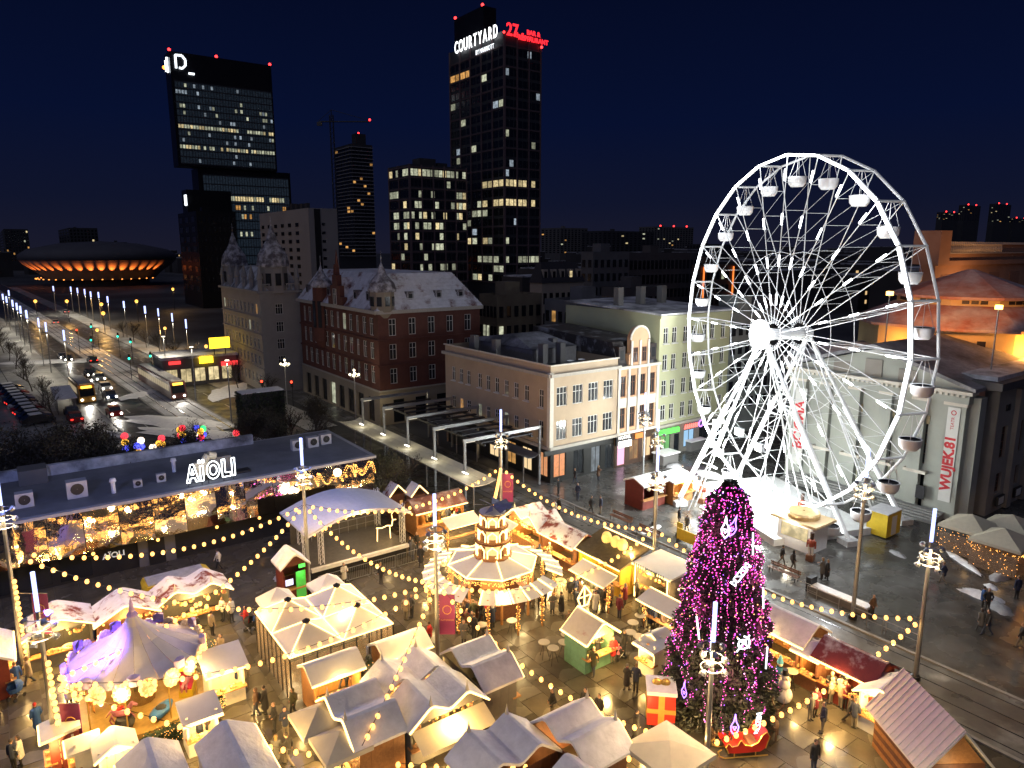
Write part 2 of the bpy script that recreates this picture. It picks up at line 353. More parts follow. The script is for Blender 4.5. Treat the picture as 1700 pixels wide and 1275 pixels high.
# upper box from H down to py 275, lower boxes
zc1=zfrompy(t.c,275); zc2=zfrompy(t.c,318); t.lw=13
up=MB(); up.bb(0,t.lu,0,t.lw,zc1,t.H); up.build('upper_box',mat('black_cladding',(.006,.006,.008),.35,var=.2,scale=.1),t.o)
lo=MB(); lo.bb(11,t.lu+9,3,t.lw+6,0,zc1-.05); lo.build('middle_box',MC['black_cladding'],t.o)
lo=MB(); lo.bb(1,26,-9,2.9,0,zfrompy(t.c,316)); lo.build('lower_box',MC['black_cladding'],t.o)
def glassband(t,x0,x1,y,z0,z1,rows,n,pick,prefix):
    fl=MB().bb(x0,x1,y-.25,y,z0,z1).build('glass_front',emv('faint_glow_office_glass',(.35,.55,.85),.035),t.o)  # faint blue glow put into the whole glass front to lighten it
    mu=MB()
    for i in range(n+1): x=x0+(x1-x0)*i/n; mu.bb(x-.13,x+.13,y-.55,y-.26,z0,z1)
    for j in range(rows+1): z=z0+(z1-z0)*j/rows; mu.bb(x0,x1,y-.45,y-.27,z-.35,z+.35)
    stuff(mu.build('mullion_grid',mull,t.o))
    w_=(x1-x0)/n*.72; h_=(z1-z0)/rows*.5
    for j in range(rows):
        for i in range(n):
            m=pick(i,j)
            if m: inst(cached(('gb',round(w_,2),round(h_,2),m.name),lambda:MB().box((0,0,0),(w_,.1,h_)).mesh('lit_pane',m)),'lit_pane',t.o,(x0+(x1-x0)*(i+.5)/n,y-.36,z0+(z1-z0)*(j+.5)/rows))
zt=zfrompy(t.c,133)
def pk(i,j):
    if j==8: return rn.choice((warmwin2,warmwin2,coolwin)) if rn.random()<.35 else None
    if j==5: return rn.choice((warmwin,warmwin2,warmwin2)) if (i<11 or rn.random()<.8) else None
    if j==10: return (coolwin if i<9 and rn.random()<.5 else None)
    if j==2: return rn.choice((warmwin,warmwin2,warmwin2)) if (i<7 or i>13) and rn.random()<.92 else (warmwin2 if rn.random()<.3 else None)
    if j==4 or j==7: return rn.choice((warmwin2,coolwin)) if rn.random()<.14 else None
    if j>=9: return rn.choice((warmwin2,coolwin)) if rn.random()<.10 else None
    return coolwin if i in (18,19,24) and rn.random()<.7 else (coolwin if rn.random()<.03 else None)
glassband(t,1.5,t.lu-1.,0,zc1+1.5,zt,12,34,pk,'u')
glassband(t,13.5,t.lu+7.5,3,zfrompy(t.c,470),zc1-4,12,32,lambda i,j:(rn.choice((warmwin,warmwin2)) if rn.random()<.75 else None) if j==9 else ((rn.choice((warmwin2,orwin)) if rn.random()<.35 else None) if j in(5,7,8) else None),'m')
for x in (0.4,t.lu*.45,t.lu-.4): beacon(t.o,(x,1,t.H),.85)
lg=mat('white_sign_light',(.02,.02,.02),.5,var=0,emit=(.85,.93,1),es=2.6)
lo=MB()
for a,b in (((0,0),(0,7)),((0,7),(3.5,7.2)),((3.5,7.2),(5.2,5)),((5.2,5),(5,2)),((5,2),(3.2,.2)),((3.2,.2),(1.6,.4)),((6.5,-2),(9.5,-2))): lo.tube((a[0],0,a[1]),(b[0],0,b[1]),.6,6)
lo.build('logo_sign',lg,t.o,(3.,-.8,t.H-9))
lo=MB()
for a,b in (((0,0),(1.5,4)),((1.5,4),(0,8)),((4,1),(4,7))): lo.tube((0,a[0],a[1]),(0,b[0],b[1]),.6,6)
lo.build('logo_sign',lg,t.o,(-.8,3.,t.H-11)); MB().ball((0,0,0),1.1).build('logo_dot',em('orange_sign',(1,.25,.03),5),t.o,(-.9,11,t.H-7)); MB().bb(-.3,.3,-2,2,0,6).build('logo_sign',lg,t.o,(.6,-8,zfrompy(t.c,316)-9))
# --- hotel and office tower with lit sign
t=Far('hotel_tower','tall grid facade hotel tower with white rooftop lettering and red restaurant sign','tower',752,838,895,50,330,mull)
t.shell(dk); st=MB(); st.bb(2,t.lu*.45,t.lw*.42,t.lw-1,t.H-.7,t.H+15); st.build('rooftop_plant_room',MC['black_cladding'],t.o)
for y in (t.lw*.45,t.lw-1.5): beacon(t.o,(2.4,y,t.H+15),.7)
beacon(t.o,(t.lu*.4,t.lw*.6,t.H+15),.7)
zb=zfrompy(t.c,470)
rows=24
def hp(s):
    def f(i,j):
        if s=='l':
            if j==22: return orwin if i>=6 else farg
            if i<4 and j in (10,8): return warmwin if rn.random()<.8 else farg
            if j==7 and 2<i<6: return warmwin2
            if j in (0,2,4) : return rn.choice((warmwin,warmwin2)) if rn.random()<.45 else farg
            if rn.random()<(.05 if j>8 else .16): return rn.choice((warmwin2,coolwin,warmwin2))
            return farg
        if j in (10,8): return warmwin if rn.random()<.62 else farg
        if j in(0,2): return warmwin2 if rn.random()<.5 else farg
        return rn.choice((warmwin2,coolwin)) if rn.random()<.07 else farg
    return f
t.grid('l',10,rows,zb,t.H-6,.80,.66,hp('l')); t.grid('r',8,rows,zb,t.H-6,.80,.66,hp('r'))
cl=mat('hotel_concrete_frame',(.16,.11,.12),.7,var=.1,scale=.1)
fr=MB()
for i in range(6): y=t.lw*i/5; fr.box((-.25,y,(zb+t.H)/2),(.6,.7,t.H-zb))
for i in range(4): x=t.lu*i/3; fr.box((x,-.25,(zb+t.H)/2),(.7,.6,t.H-zb))
for j in range(rows//2+1): z=zb+(t.H-6-zb)*j*2/rows; fr.box((-.2,t.lw/2,z),(.4,t.lw,.5)); fr.box((t.lu/2,-.2,z),(t.lu,.4,.5))
fr.build('concrete_frame',cl,t.o)
sg=em('white_hotel_sign',(.95,.98,1),3.)
L=t.lw*.80; n=len('COURTYARD')
for i,ch in enumerate('COURTYARD'):
    text(ch,7.6,sg,t.o,(-1.2,t.lw*.87-L*(i+.5)/n,t.H+.3),(R(90),0,R(-90)),'sign_letter',.1,.05,.62)
text('BY MARRIOTT',2.9,em('white_hotel_sign_small',(.9,.95,1),2.),t.o,(-1.2,t.lw*.30,t.H-5.2),(R(90),0,R(-90)),'sign_line',.05,.0,.8)
rs=em('red_neon_sign',(1,.02,.03),2.2)
text('27',7.2,rs,t.o,(3.6,-1,t.H+.2),(R(90),0,0),'sign_number',.15,.12,.9)
text('th floor',3,rs,t.o,(9.6,-1,t.H-1.2),(R(90),0,0),'sign_line',.1,.06)
text('BAR &\nRESTAURANT',2.7,rs,t.o,(t.lu*.76,-1,t.H-.6),(R(90),0,0),'sign_line',.1,.08)
MB().ball((0,0,0),.6).build('beacon',redl,t.o,(t.lu,-.8,t.H-4)); MB().ball((0,0,0),.5).build('beacon',redl,t.o,(-.6,-.6,t.H-1))
t=Far('office_block','ten storey glass office block lit in rows beside the hotel tower','office block',650,683,775,272,318,mull)
t.shell(dk); zb=zfrompy(t.c,470)
def op(i,j):
    p={10:.85,8:.3,7:.35,6:.4,5:.45,4:.35,3:.38,1:.25,0:.1}.get(j,.07)
    return rn.choice((warmwin,warmwin2,warmwin2)) if rn.random()<p else farg
t.grid('l',6,11,zb,t.H-1,.82,.62,op); t.grid('r',14,11,zb,t.H-1,.82,.62,op)
fr=MB()
for i in range(3): y=t.lw*i/2; fr.box((-.25,y,(zb+t.H)/2),(.6,.6,t.H-zb))
for i in range(6): x=t.lu*i/5; fr.box((x,-.25,(zb+t.H)/2),(.6,.6,t.H-zb))
for j in range(12): z=zb+(t.H-1-zb)*j/11; fr.box((-.2,t.lw/2,z),(.4,t.lw,.5)); fr.box((t.lu/2,-.2,z),(t.lu,.4,.5))
fr.build('concrete_frame',cl,t.o); [MB().bb(*q).build('roof_plant',dk,t.o) for q in ((8,16,5,12,t.H-.8,t.H+3.5),(17,22,5,10,t.H-.8,t.H+2))]
# --- apartment tower under construction + crane
t=Far('apartment_tower','slim round cornered apartment tower under construction with few lit windows','tower',563,590,624,238,470,dk)
t.shell(dk)
def ap(i,j): return (orwin if rn.random()<.025 else farg)
t.grid('l',5,30,20,t.H-2,.7,.6,ap); t.grid('r',6,30,20,t.H-2,.7,.6,ap)
sl=MB()
for j in range(31): z=20+(t.H-22)*j/30; sl.box((t.lu/2,-.5,z),(t.lu,1.2,.5)); sl.box((-.5,t.lw/2,z),(1.2,t.lw,.5))
sl.build('balcony_slabs',pw,t.o); MB().bb(5,12,4,10,t.H-.8,t.H+7).build('lift_core',dk,t.o); beacon(t.o,(8,6,t.H+7),.6)
c0=Vector(((560-850)/F*462*cp,462,0)); zt=zfrompy(c0,202)
cr_=thing('tower_crane','thin lattice tower crane with red light beside the unfinished apartment tower','crane',c0)
b=MB()
for sx_,sy_ in ((-1,-1),(1,-1),(1,1),(-1,1)): b.tube((sx_,sy_,0),(sx_,sy_,zt+4),.22,4)
for k in range(int(zt/3)): b.tube((-1,-1,k*3),(1,-1,k*3+3),.14,4); b.tube((1,-1,k*3),(1,1,k*3+3),.14,4)
b.build('mast',mull,cr_); b=MB(); b.tube((-8,0,zt),(24,0,zt),.4,4); b.tube((0,0,zt+7),(24,0,zt+.5),.15,4); b.tube((0,0,zt+7),(-8,0,zt+.5),.15,4); b.tube((0,0,zt),(0,0,zt+7),.3,4); b.build('jib',mull,cr_)
b=MB(); b.bb(-9,-6,-.8,.8,zt-2.4,zt-.2); b.build('counterweight',dk2,cr_); beacon(cr_,(23.6,0,zt+.4),.7)
# --- pale slab block with dark stripe
t=Far('slab_block','pale windowless gabled slab block with a dark vertical stripe','apartment block',434,515,562,345,255,pw)
t.shell(snow_dark); t.grid('l',7,9,8,t.H-4,.4,.45,lambda i,j:(None if i<1 else farg)); t.grid('r',3,9,8,t.H-4,.35,.3,lambda i,j:farg if i==1 else None)
MB().bb(2,4.2,-.25,0,0,t.H-.3).build('stripe',black,t.o)
for i in range(5): MB().bb(1,2+rn.random(),4+i*5,6+i*5,t.H-1,t.H+1.5+rn.random()).build('roof_plant',dk,t.o)
# --- generic mid and far blocks
def block(label,xl,xc,xr,yt,Y,m,nl,nr,rows,lit,z0=3,group=None,roof=None,ww=.5,hh=.55,name='city_block',par=.6,beac=0,litm=None):
    t=Far(name,label,'building',xl,xc,xr,yt,Y,m,group); t.shell(roof,par)
    f=lambda i,j:(rn.choice(litm or (warmwin,warmwin2,orwin)) if rn.random()<lit else farg)
    if nl: t.grid('l',nl,rows,z0,t.H-1.2,ww,hh,f)
    if nr: t.grid('r',nr,rows,z0,t.H-1.2,ww,hh,f)
    for k in range(beac): beacon(t.o,(t.lu*(k+.5)/beac,1,t.H),.9)
    MB().bb(t.lu*.3,t.lu*.3+3,t.lw*.3,t.lw*.3+3,t.H-1,t.H+2).build('stair_head',m,t.o)
    return t
fg='far apartment blocks on the skyline'
block('distant grey apartment slab right of the hotel tower with a white lamp',898,930,975,378,700,dk2,5,8,12,.05,20,fg)
block('distant dark apartment slab with sloping snowy top beyond the square',965,1000,1085,383,640,dk,5,12,9,.04,20,fg)
block('broad far apartment slab with three red beacons on top',1060,1085,1150,376,760,dk2,5,14,10,.04,25,fg,beac=3)
block('far low apartment slab left of the wheel',1140,1160,1215,405,620,dk,4,10,6,.05,25,fg)
for k,(x,y) in enumerate(((1555,352),(1590,340),(1640,338),(1672,362))):
    block(('distant apartment tower above the balustrade, red lights, furthest from theatre roof','distant apartment tower with a red beacon pair beyond the stone parapet','tallest distant apartment tower beyond the stone parapet','lower distant apartment tower at the end of the skyline row')[k],x-6,x+4,x+30,y,900+40*k,dk,3,6,14,.06,60,fg,beac=2)
for k,(x0,x1,x2,y) in enumerate(((-10,10,50,380),(100,118,165,378),(175,188,212,402))):
    block(('far dark apartment slab beyond the boulevard lamps','far apartment slab behind the saucer arena roof','low far slab beside the saucer arena roof')[k],x0,x1,x2,y,820,dk,4,8,10,.08,10,fg)
block('dark low plinth building at the foot of the black office tower',300,330,395,350,300,MC['black_cladding'],3,8,8,.02,6)
# dim mid-ground row
t=block('small cream house with a dark mansard roof and one lit dormer',880,900,970,470,150,mat('dusky_cream_plaster',(.42,.36,.30),.8,var=.1,scale=.3),2,7,3,.06,4,par=.2)
b=MB(); b.add([(-.3,-.3,t.H),(t.lu+.3,-.3,t.H),(t.lu+.3,t.lw,t.H),(-.3,t.lw,t.H),(1,1.6,t.H+4.2),(t.lu-1,1.6,t.H+4.2),(t.lu-1,t.lw-1,t.H+4.2),(1,t.lw-1,t.H+4.2)],[(0,1,5,4),(1,2,6,5),(2,3,7,6),(3,0,4,7),(4,5,6,7)]); b.build('mansard_roof',mat('slate',(.035,.033,.04),.6,var=.2),t.o)
for k in range(5): d=MB().bb(-.6,.6,-.1,1.2,0,2.2).build('dormer',MC['dusky_cream_plaster'],t.o,(t.lu*(k+.5)/5,.3,t.H+.6)); inst(pane_mesh(.8,1.5,warmwin if k==3 else farg),'pane',d,(0,-.12,.3))
block('plain grey tenement with a pair of lit windows and snowy roof edge',965,985,1045,418,175,mat('dim_grey_plaster',(.13,.13,.14),.8,var=.2,scale=.3),2,6,6,.06,3)
block('long dark municipal block with strip windows and one tall lit window',1035,1045,1165,420,190,mat('dim_brown_plaster',(.085,.08,.085),.8,var=.2,scale=.3),1,18,5,.025,3,ww=.6,hh=.6)
t=block('modern dark block edged by glowing orange vertical lines',1150,1165,1230,440,185,mat('dim_bronze_panel',(.12,.085,.06),.5,.2,var=.2,scale=.3),1,8,5,.03,3)
for x in (1.,t.lu-3): MB().box((x,-.3,t.H-9),(.28,.28,17)).build('light_line',em('orange_line_light',(1,.22,.04),1.6),t.o)
block('plain dark tenement with snow dusted roof behind the corner house',795,825,900,490,118,mat('dim_ochre_plaster',(.16,.13,.09),.8,var=.25,scale=.3),5,6,4,.04,3)
block('dark tenement rear wing with chimneys behind the gabled hostel',905,960,1040,500,112,MC['dim_grey_plaster'],5,6,4,.05,3)
block('brown tenement block in shade beyond the hostel row',1000,1040,1110,478,140,MC['dim_brown_plaster'],5,6,4,.04,3)
block('dark grey townhouse between the tall green house and the wheel legs',1200,1207,1290,520,92,mat('dim_green_plaster',(.17,.19,.19),.8,var=.15,scale=.3),1,7,5,.0,3)
block('tall shadowed tenement behind the lower half of the wheel',1225,1262,1345,515,112,MC['dim_grey_plaster'],4,6,5,.03,3)
# --- saucer arena
c=Vector(((165-850)/F*500*cp,500,0)); ar=thing('saucer_arena','saucer shaped arena with orange lit underside and dark rim','arena',c)
zr=zfrompy(c,432); zm=zfrompy(c,462); RR=47
b=MB(); b.lathe([(RR*.70,zm),(RR*.80,zm+4.5),(RR*.97,zr-2),(RR,zr)],56); b.build('underside',mat('arena_tiles',(.40,.36,.33),.6,var=.15,scale=.2),ar,smooth=True)
b=MB(); b.lathe([(RR,zr),(RR+.8,zr+.6),(RR+.8,zr+4),(RR*.9,zr+7.5),(RR*.5,zr+11.5),(.1,zr+13)],56); b.build('dome',mat('arena_roof',(.07,.07,.085),.6,var=.2,scale=.1),ar,smooth=True)
b=MB(); b.lathe([(RR*.62,0),(RR*.62,zm+2)],40); b.build('base_drum',dk,ar)
for k in range(20):
    a=R(-90)+R(-80+160*k/19); p=(RR*.83*math.cos(a),RR*.83*math.sin(a),zm+.6); q=(RR*.955*math.cos(a),RR*.955*math.sin(a),zr)
    MB().box((0,0,0),(.6,.6,.5)).build('floodlight',em('orange_flood',(1,.33,.06),3),ar,p)
    spot((p[0],p[1],p[2]+.5),q,24000,(1,.20,.03),34,.3,ar,.9)

# --- far city between and beyond the towers : one mass of low roofs
r_=random.Random(77); b=MB(); wv=MB(); rf=MB()
for k in range(520):
    Y=r_.uniform(230,1100); px=r_.uniform(870,1900) if k%3 else r_.uniform(-800,300)
    if px<300 and Y<(620 if px>-80 else 260): continue
    x=(px-850)/F*Y*cp; h=r_.uniform(8,20) if Y<500 else r_.uniform(10,27); w_=r_.uniform(12,30); d_=r_.uniform(10,16); a=AU+R(r_.choice((0,0,90,12)))
    b.box((x,Y,h/2-.5),(w_,d_,h+1),a); rf.box((x,Y,h+.2),(w_*.96,d_*.96,.4),a)
    for j in range(r_.choice((0,0,1,1,2,3))):
        ex,ey=math.cos(a),math.sin(a); s_=r_.uniform(-.45,.45)*w_; off=d_/2+.08; nx,ny=(ey,-ex) if -ex<0 else (-ey,ex); 
        wv.box((x+ex*s_+nx*off,Y+ey*s_+ny*off,r_.uniform(3,h-1.5)),(1.1,.2,1.5),a)
o_=stuff(b.build('distant_city',mat('city_mass_wall',(.06,.055,.055),.85,var=.35,scale=.04))); stuff(rf.build('snowy_roofs',snow_dark,o_)); stuff(wv.build('lit_windows',em('city_window',(1,.66,.3),.8),o_)); o_['label']='far mass of dim low city roofs beyond the square'; o_['category']='city'
# ================= buildings round the square (local x = u, local y = w)
def house(name,label,u,w,cat='building'): return thing(name,label,cat,UW(u,w),AU)
creamm=mat('cream_render',(.44,.34,.235),.8,var=.12,scale=.35,bump=.1,bscale=3); trimm=mat('pale_trim',(.62,.58,.50),.7,var=.08)
stonem=mat('cornice_stone',(.40,.37,.32),.75,var=.15); roofd=mat('dark_roof_felt',(.05,.052,.06),.7,var=.3,c2=(.34,.35,.40),cov=.36,csc=.25,soft=.15)
shopb=mat('black_shopfront',(.02,.021,.021),.35,var=.2); shopl=em('shop_window_glow',(1,.72,.38),1.0)
wl=lambda p=.05,ms=(warmwin2,orwin):(rnd.choice(ms) if rnd.random()<p else glassc)
def cornice(o,p0,p1,z,h=.45,out=.35,m=None,name='cornice'):
    p0=Vector(p0);p1=Vector(p1);t=(p1-p0).normalized();n=Vector((t.y,-t.x)); a=p0-t*.0;b=p1
    c=(a+b)/2+n*(out/2-.02); return MB().box((0,0,0),((b-a).length+out,out,h)).build(name,m or stonem,o,(c.x,c.y,z),math.atan2(t.y,t.x))
# --- cream corner building
o=house('corner_building','cream three storey corner building with black shopfront and tall white windows',46.2,56.7)
A,D,H=9.7,21.5,12.9; b=MB()
facade(o,b,(0,0),(A,0),4,H,[(1.55+2.25*i,z,1.45,2.1) for i in range(4) for z in (8.45,4.75)],'3t',woodw,glassc)
facade(o,b,(0,D),(0,0),4,H,[(u_,8.5,.85,1.75) for u_ in (2,3.8,5.5,8,9.8,11.6,13.5,15.4,17.3)]+[(u_,5.0,.85,1.5,'2t',wl(.25)) for u_ in (2,3.8,5.5,8,9.8,11.6,13.5,15.4,17.3)]+[(19.9,8.2,.8,2),(19.9,4.8,.8,2)],'2ts',woodw,glassc)
wall(b,(A,D),(0,D),0,H); wall(b,(A,0),(A,D),0,H); b.build('wall',creamm,o)
b=MB(); facade(o,b,(.3,.25),(A,.25),0,3.9,[(1.3,.5,1.7,2.7,'2',mat('shop_poster_a',(.4,.1,.05),.5,var=.8,scale=2.5,emit=(1,.5,.2),es=.5)),(4.0,.3,1.5,3.0,'2',glass),(6.6,.1,1.4,3,'2',coolwin),(8.6,.1,1.2,2.9,'2',glass)],'2',black)
facade(o,b,(.3,D),(.3,.25),0,3.9,[(D-1.6,.5,1.6,2.7,'2',mat('shop_poster_b',(.5,.2,.1),.5,var=.8,scale=3,emit=(1,.45,.2),es=.6)),(D-4.5,.5,1.8,2.6,'2',shopl),(D-7.5,.5,1.8,2.6,'2',orwin),(D-11,.5,2,2.6,'2',shopl)],'2',black); b.build('shopfront',shopb,o)
cornice(o,(0,0),(A,0),4.0,.35,.3); cornice(o,(0,D),(0,0),4.0,.35,.3); cornice(o,(0,0),(A,0),H-1.0,.35,.45); cornice(o,(0,D),(0,0),H-1.0,.35,.45); cornice(o,(0,0),(A,0),H+.04,.14,.2,trimm); cornice(o,(0,D),(0,0),H+.04,.14,.2,trimm)
for x,y in ((-.06,-.06),): MB().box((x,y,8.2),(.5,.5,8)).build('corner_quoin',trimm,o)
MB().bb(.3,A-.05,.3,D-.3,H-1.4,H-1.1).build('roof',roofd,o)
b=MB(); b.bb(3.,A-.1,7,D-1,H-1.1,H+.7); b.build('rear_wing',mat('dim_plaster_wing',(.15,.145,.15),.8,var=.2),o)
MB().add([(2.8,6.8,H+.7),(A,6.8,H+.7),(A,D-.8,H+.7),(2.8,D-.8,H+.7),(A-1,13,H+1.9),(4.5,13,H+1.9)],[(0,1,4,5),(1,2,4),(2,3,5,4),(3,0,5)]).build('wing_roof',roofd,o)
for x,y in ((3.4,5.6),(5.8,5.4),(7.6,9),(1.4,12),(1.6,17)): MB().box((0,0,1.),(.7,.9,2.6)).build('chimney',dk2,o,(x,y,H-.8))
for x in (4.6,6.2): MB().lathe([(.02,0),(.25,.03),(.42,.12)],12).build('satellite_dish',whitem,o,(x,2.2,H-.2))
fn=MB(); fn.bb(-.9,A-1.2,-.25,-.02,3.3,3.85); fn.build('shop_fascia',shopb,o)
# --- hostel with curved gable
o=house('hostel_house','narrow orange and white hostel house with a round gable and dark mansard',55.95,56.75)
A,D,H=6.6,16,11.7; pm=mat('peach_render',(.55,.34,.20),.8,var=.12,scale=.4); b=MB()
facade(o,b,(0,0),(A,0),3.9,H,[(x,z,.85,h,'2t') for x in (.9,2.5,4.1,5.7) for z,h in ((8.3,2.4),(4.6,2.4))],'2t',woodd,glassc)
wall(b,(0,D),(0,0),0,H); wall(b,(A,0),(A,D),0,H); b.build('wall',pm,o)
for x in (.15,1.7,3.3,4.9,A-.15): MB().box((x,-.1,7.8),(.35,.22,7.6)).build('pilaster',trimm,o)
for x in (.9,2.5,4.1,5.7): MB().box((x,-.04,7.6),(1.1,.1,1.1)).build('spandrel_panel',trimm,o)
b=MB(); pr=[(1.6,H),(5.,H),(5.,H+1.4),(4.75,H+1.6),(4.75,H+2.6)]+[(3.3+1.45*math.cos(a),H+3.1+1.45*math.sin(a)) for a in [R(q) for q in range(0,181,15)]]+[(1.85,H+2.6),(1.85,H+1.6),(1.6,H+1.4)]
b.extr(pr,-.12,.5); g=b.build('gable',pm,o)
for x in (1.95,3.3,4.65): MB().box((x,-.2,H+1.5),(.28,.14,3)).build('gable_pilaster',trimm,o)
b=MB(); b.path([(3.3+1.5*math.cos(R(q)),-.1,H+3.1+1.5*math.sin(R(q))) for q in range(0,181,15)],.14,6); b.build('gable_arch_trim',trimm,o)
for x in (2.6,4.0): window(o,(x,-.14,H+.5),0,.7,1.7,'2t',woodd,glassc)
for x in (.75,5.85): d=MB().bb(-.5,.5,-.1,1.2,0,1.9).build('dormer',mat('slate_dark',(.03,.025,.025),.5,var=.3),o,(x,.25,H+.5)); inst(pane_mesh(.6,1.2,glassc),'pane',d,(0,-.12,.3))
MB().add([(0,.05,H),(A,.05,H),(A,D,H),(0,D,H),(.3,1.3,H+2.8),(A-.3,1.3,H+2.8),(A-.3,D,H+3.4),(.3,D,H+3.4)],[(0,1,5,4),(1,2,6,5),(3,0,4,7),(4,5,6,7)]).build('mansard_roof',mat('mansard_slate_snow',(.035,.03,.03),.6,var=.3,c2=(.3,.31,.34),cov=.3,csc=.5),o)
cornice(o,(0,0),(A,0),4.05,.3,.3,trimm); cornice(o,(0,0),(A,0),H,.3,.35,trimm)
b=MB(); facade(o,b,(0,.15),(A,.15),0,3.9,[(1.1,.1,1.3,2.6,'1',mat('neon_doorway',(.1,.05,.08),.4,var=.3,emit=(1,.55,.8),es=1.1)),(3.2,.5,1.5,2.4,'2',orwin),(5.3,.5,1.5,2.4,'2',shopl)],'2',woodd); b.build('shopfront',mat('brown_shopfront',(.06,.035,.025),.5),o)
s=MB().bb(-.2,2.3,-.3,-.1,2.75,3.8).build('hostel_sign_board',black,o); sw=em('sign_white',(1,.95,.88),3.5)
text('HOSTEL',.55,sw,o,(1.1,-.33,3.6),(R(90),0,0),'sign_text',.01); MB().bb(.1,2.2,-.36,-.31,2.45,3.2).build('light_box',sw,o)
MB().bb(3,4.4,-.25,-.12,3.1,3.7).build('light_box',em('sign_orange',(1,.30,.05),1.6),o)
# --- tall green-cream house
o=house('tall_green_house','tall pale green and yellow five storey house with snow free eaves and neon shops',62.6,56.75)
A,D,H=13,17,17.5; gm=mat('pale_green_render',(.44,.43,.24),.8,var=.10,scale=.3,c2=(.38,.40,.29),cov=.5,csc=.12,soft=.3); b=MB()
ws=[(x,z,.85,h) for x in (1.1,2.6,4.6,6.1,8.1,9.6,11.7) for z,h in ((4.6,1.9),(7.6,1.9),(10.7,1.9),(13.9,1.9))]
facade(o,b,(0,0),(A,0),3.8,H,ws,'2ts',woodw,glassc); wall(b,(0,D),(0,0),0,H); wall(b,(A,0),(A,D),0,H); b.build('wall',gm,o)
MB().add([(-.4,-.5,H),(A+.4,-.5,H),(A+.2,D,H+.6),(-.2,D,H+.6),(-.4,-.5,H-.2),(A+.4,-.5,H-.2),(A+.2,D,H+.4),(-.2,D,H+.4)],[(0,1,2,3),(7,6,5,4),(0,4,5,1),(1,5,6,2),(3,7,4,0)]).build('roof',snow_dark,o)
cornice(o,(0,0),(A,0),H-.45,.3,.3,gm)
cornice(o,(0,0),(A,0),3.9,.3,.3)
for x in (2,6,10): MB().box((0,0,1),(.9,.9,2.4)).build('chimney',dk2,o,(x,9,H+.4))
b=MB(); facade(o,b,(0,.1),(A,.1),0,3.75,[(1.9,.4,1.7,2.2,'2',em('green_shop_glow',(.35,1,.3),.5)),(3.9,.1,1,2.4,'1',glass),(6.2,.5,2,2.2,'2',em('blue_poster_glow',(.4,.7,1),.9)),(9,.3,1.8,2.5,'2',glass),(11.6,.3,1.7,2.5,'2',glass)],'2',black); b.build('shopfront',mat('grey_shopfront',(.16,.15,.13),.6),o)
MB().bb(.3,3.9,-.3,-.05,2.85,3.4).build('green_neon_sign',mat('green_neon',(.01,.05,.01),.5,var=.9,scale=5,emit=(.12,1,.10),es=2.2),o); b=MB()
for i in range(7): b.tube((4.9+i*.38,-.25,2.95),(5.1+i*.38,-.25,3.5),.09,6)
b.build('pink_neon_sign',em('pink_neon',(1,.15,.12),3.0),o); MB().lathe([(.35,-.06),(.5,0),(.35,.06)],12).build('violet_neon_ring',em('violet_neon',(.5,.2,1),3),o,(7.9,-.3,3.3)).rotation_euler=(R(90),0,0)
# --- theatre
thm=mat('theatre_stone',(.36,.38,.34),.75,var=.10,scale=.4,bump=.1,bscale=2); thd=mat('theatre_stone_dark',(.27,.25,.22),.8,var=.15,scale=.4)
o=house('theatre','grey green classical theatre with pediment, pilasters and red lettered banners',70.6,26.5)
L,H=17.6,11.2; b=MB(); ws=[]
for k in range(4): c=L-(3.9+3.25*k); ws+=[(c,4.6,1.2,4.0,'2r',glassc),(c,.2,1.5,3.4,'2',warmwin2 if k in(1,2) else glass)]
facade(o,b,(0,L),(0,0),0,H,ws,'2r',woodd,glassc,.5); wall(b,(0,0),(3,0),0,H); b.build('wall',thm,o)
for k in range(4):
    y=3.9+3.25*k; MB().box((-.06,y,9.0),(.14,1.4,.8)).build('relief_panel',mat('ochre_relief',(.50,.42,.25),.7,var=.3,scale=4),o); 
    for s_ in (-.28,.28): MB().box((-.02,y+s_,10.1),(.12,.3,.55)).build('attic_vent',black,o)
    MB().box((-.25,y,3.9),(.7,2.1,.3)).build('door_hood',trimm,o)
for k in range(6):
    y=.9+3.16*k; MB().box((-.28,y,5.5),(.62,1.15 if 0<k<5 else 1.8,11.0)).build('pilaster',thm,o); MB().box((-.3,y,11.0),(.8,1.4 if 0<k<5 else 2.0,.3)).build('capital',trimm,o)
MB().bb(-.75,.5,-.2,L+.2,11.15,12.0).build('entablature',thm,o); MB().bb(-.98,.4,-.5,L+.5,12.0,12.3).build('cornice',trimm,o)
for k in range(36): MB().box((-.86,.2+k*.49,11.88),(.2,.25,.22)).build('dentil',trimm,o)
m_=L/2; b=MB(); b.extx([(-.3,12.3),(L+.3,12.3),(m_,15.2)],-.3,26); b.build('pediment_gable',thm,o)
b=MB(); b.extx([(-.7,12.32),(m_,15.35),(L+.7,12.32),(L+.7,12.65),(m_,15.75),(-.7,12.65)],-.95,26); b.build('gable_roof',mat('theatre_roof',(.10,.10,.11),.6,var=.3,c2=(.40,.40,.43),cov=.45,csc=.2,soft=.15),o)
for y,h in ((m_-3.3,1.1),(m_,1.7),(m_+3.3,1.1)): MB().box((-.36,y,12.45+h/2),(.12,1.7,h)).build('pediment_panel',thd,o)
for k in range(5): MB().bb(-1.2-.45*k,-1.2-.45*(k-1) if k else -.5,.8,L-.8,0,.62-.12*k).build('step',mat('theatre_step',(.26,.26,.25),.5,var=.2),o)
ban=mat('banner_white',(.66,.67,.64),.7,var=.05); bt=mat('banner_red_print',(.55,.03,.04),.7,var=.05)
q=MB().box((0,0,0),(.06,1.05,9.0)).build('banner',ban,o,(-.66,.95,6.2))
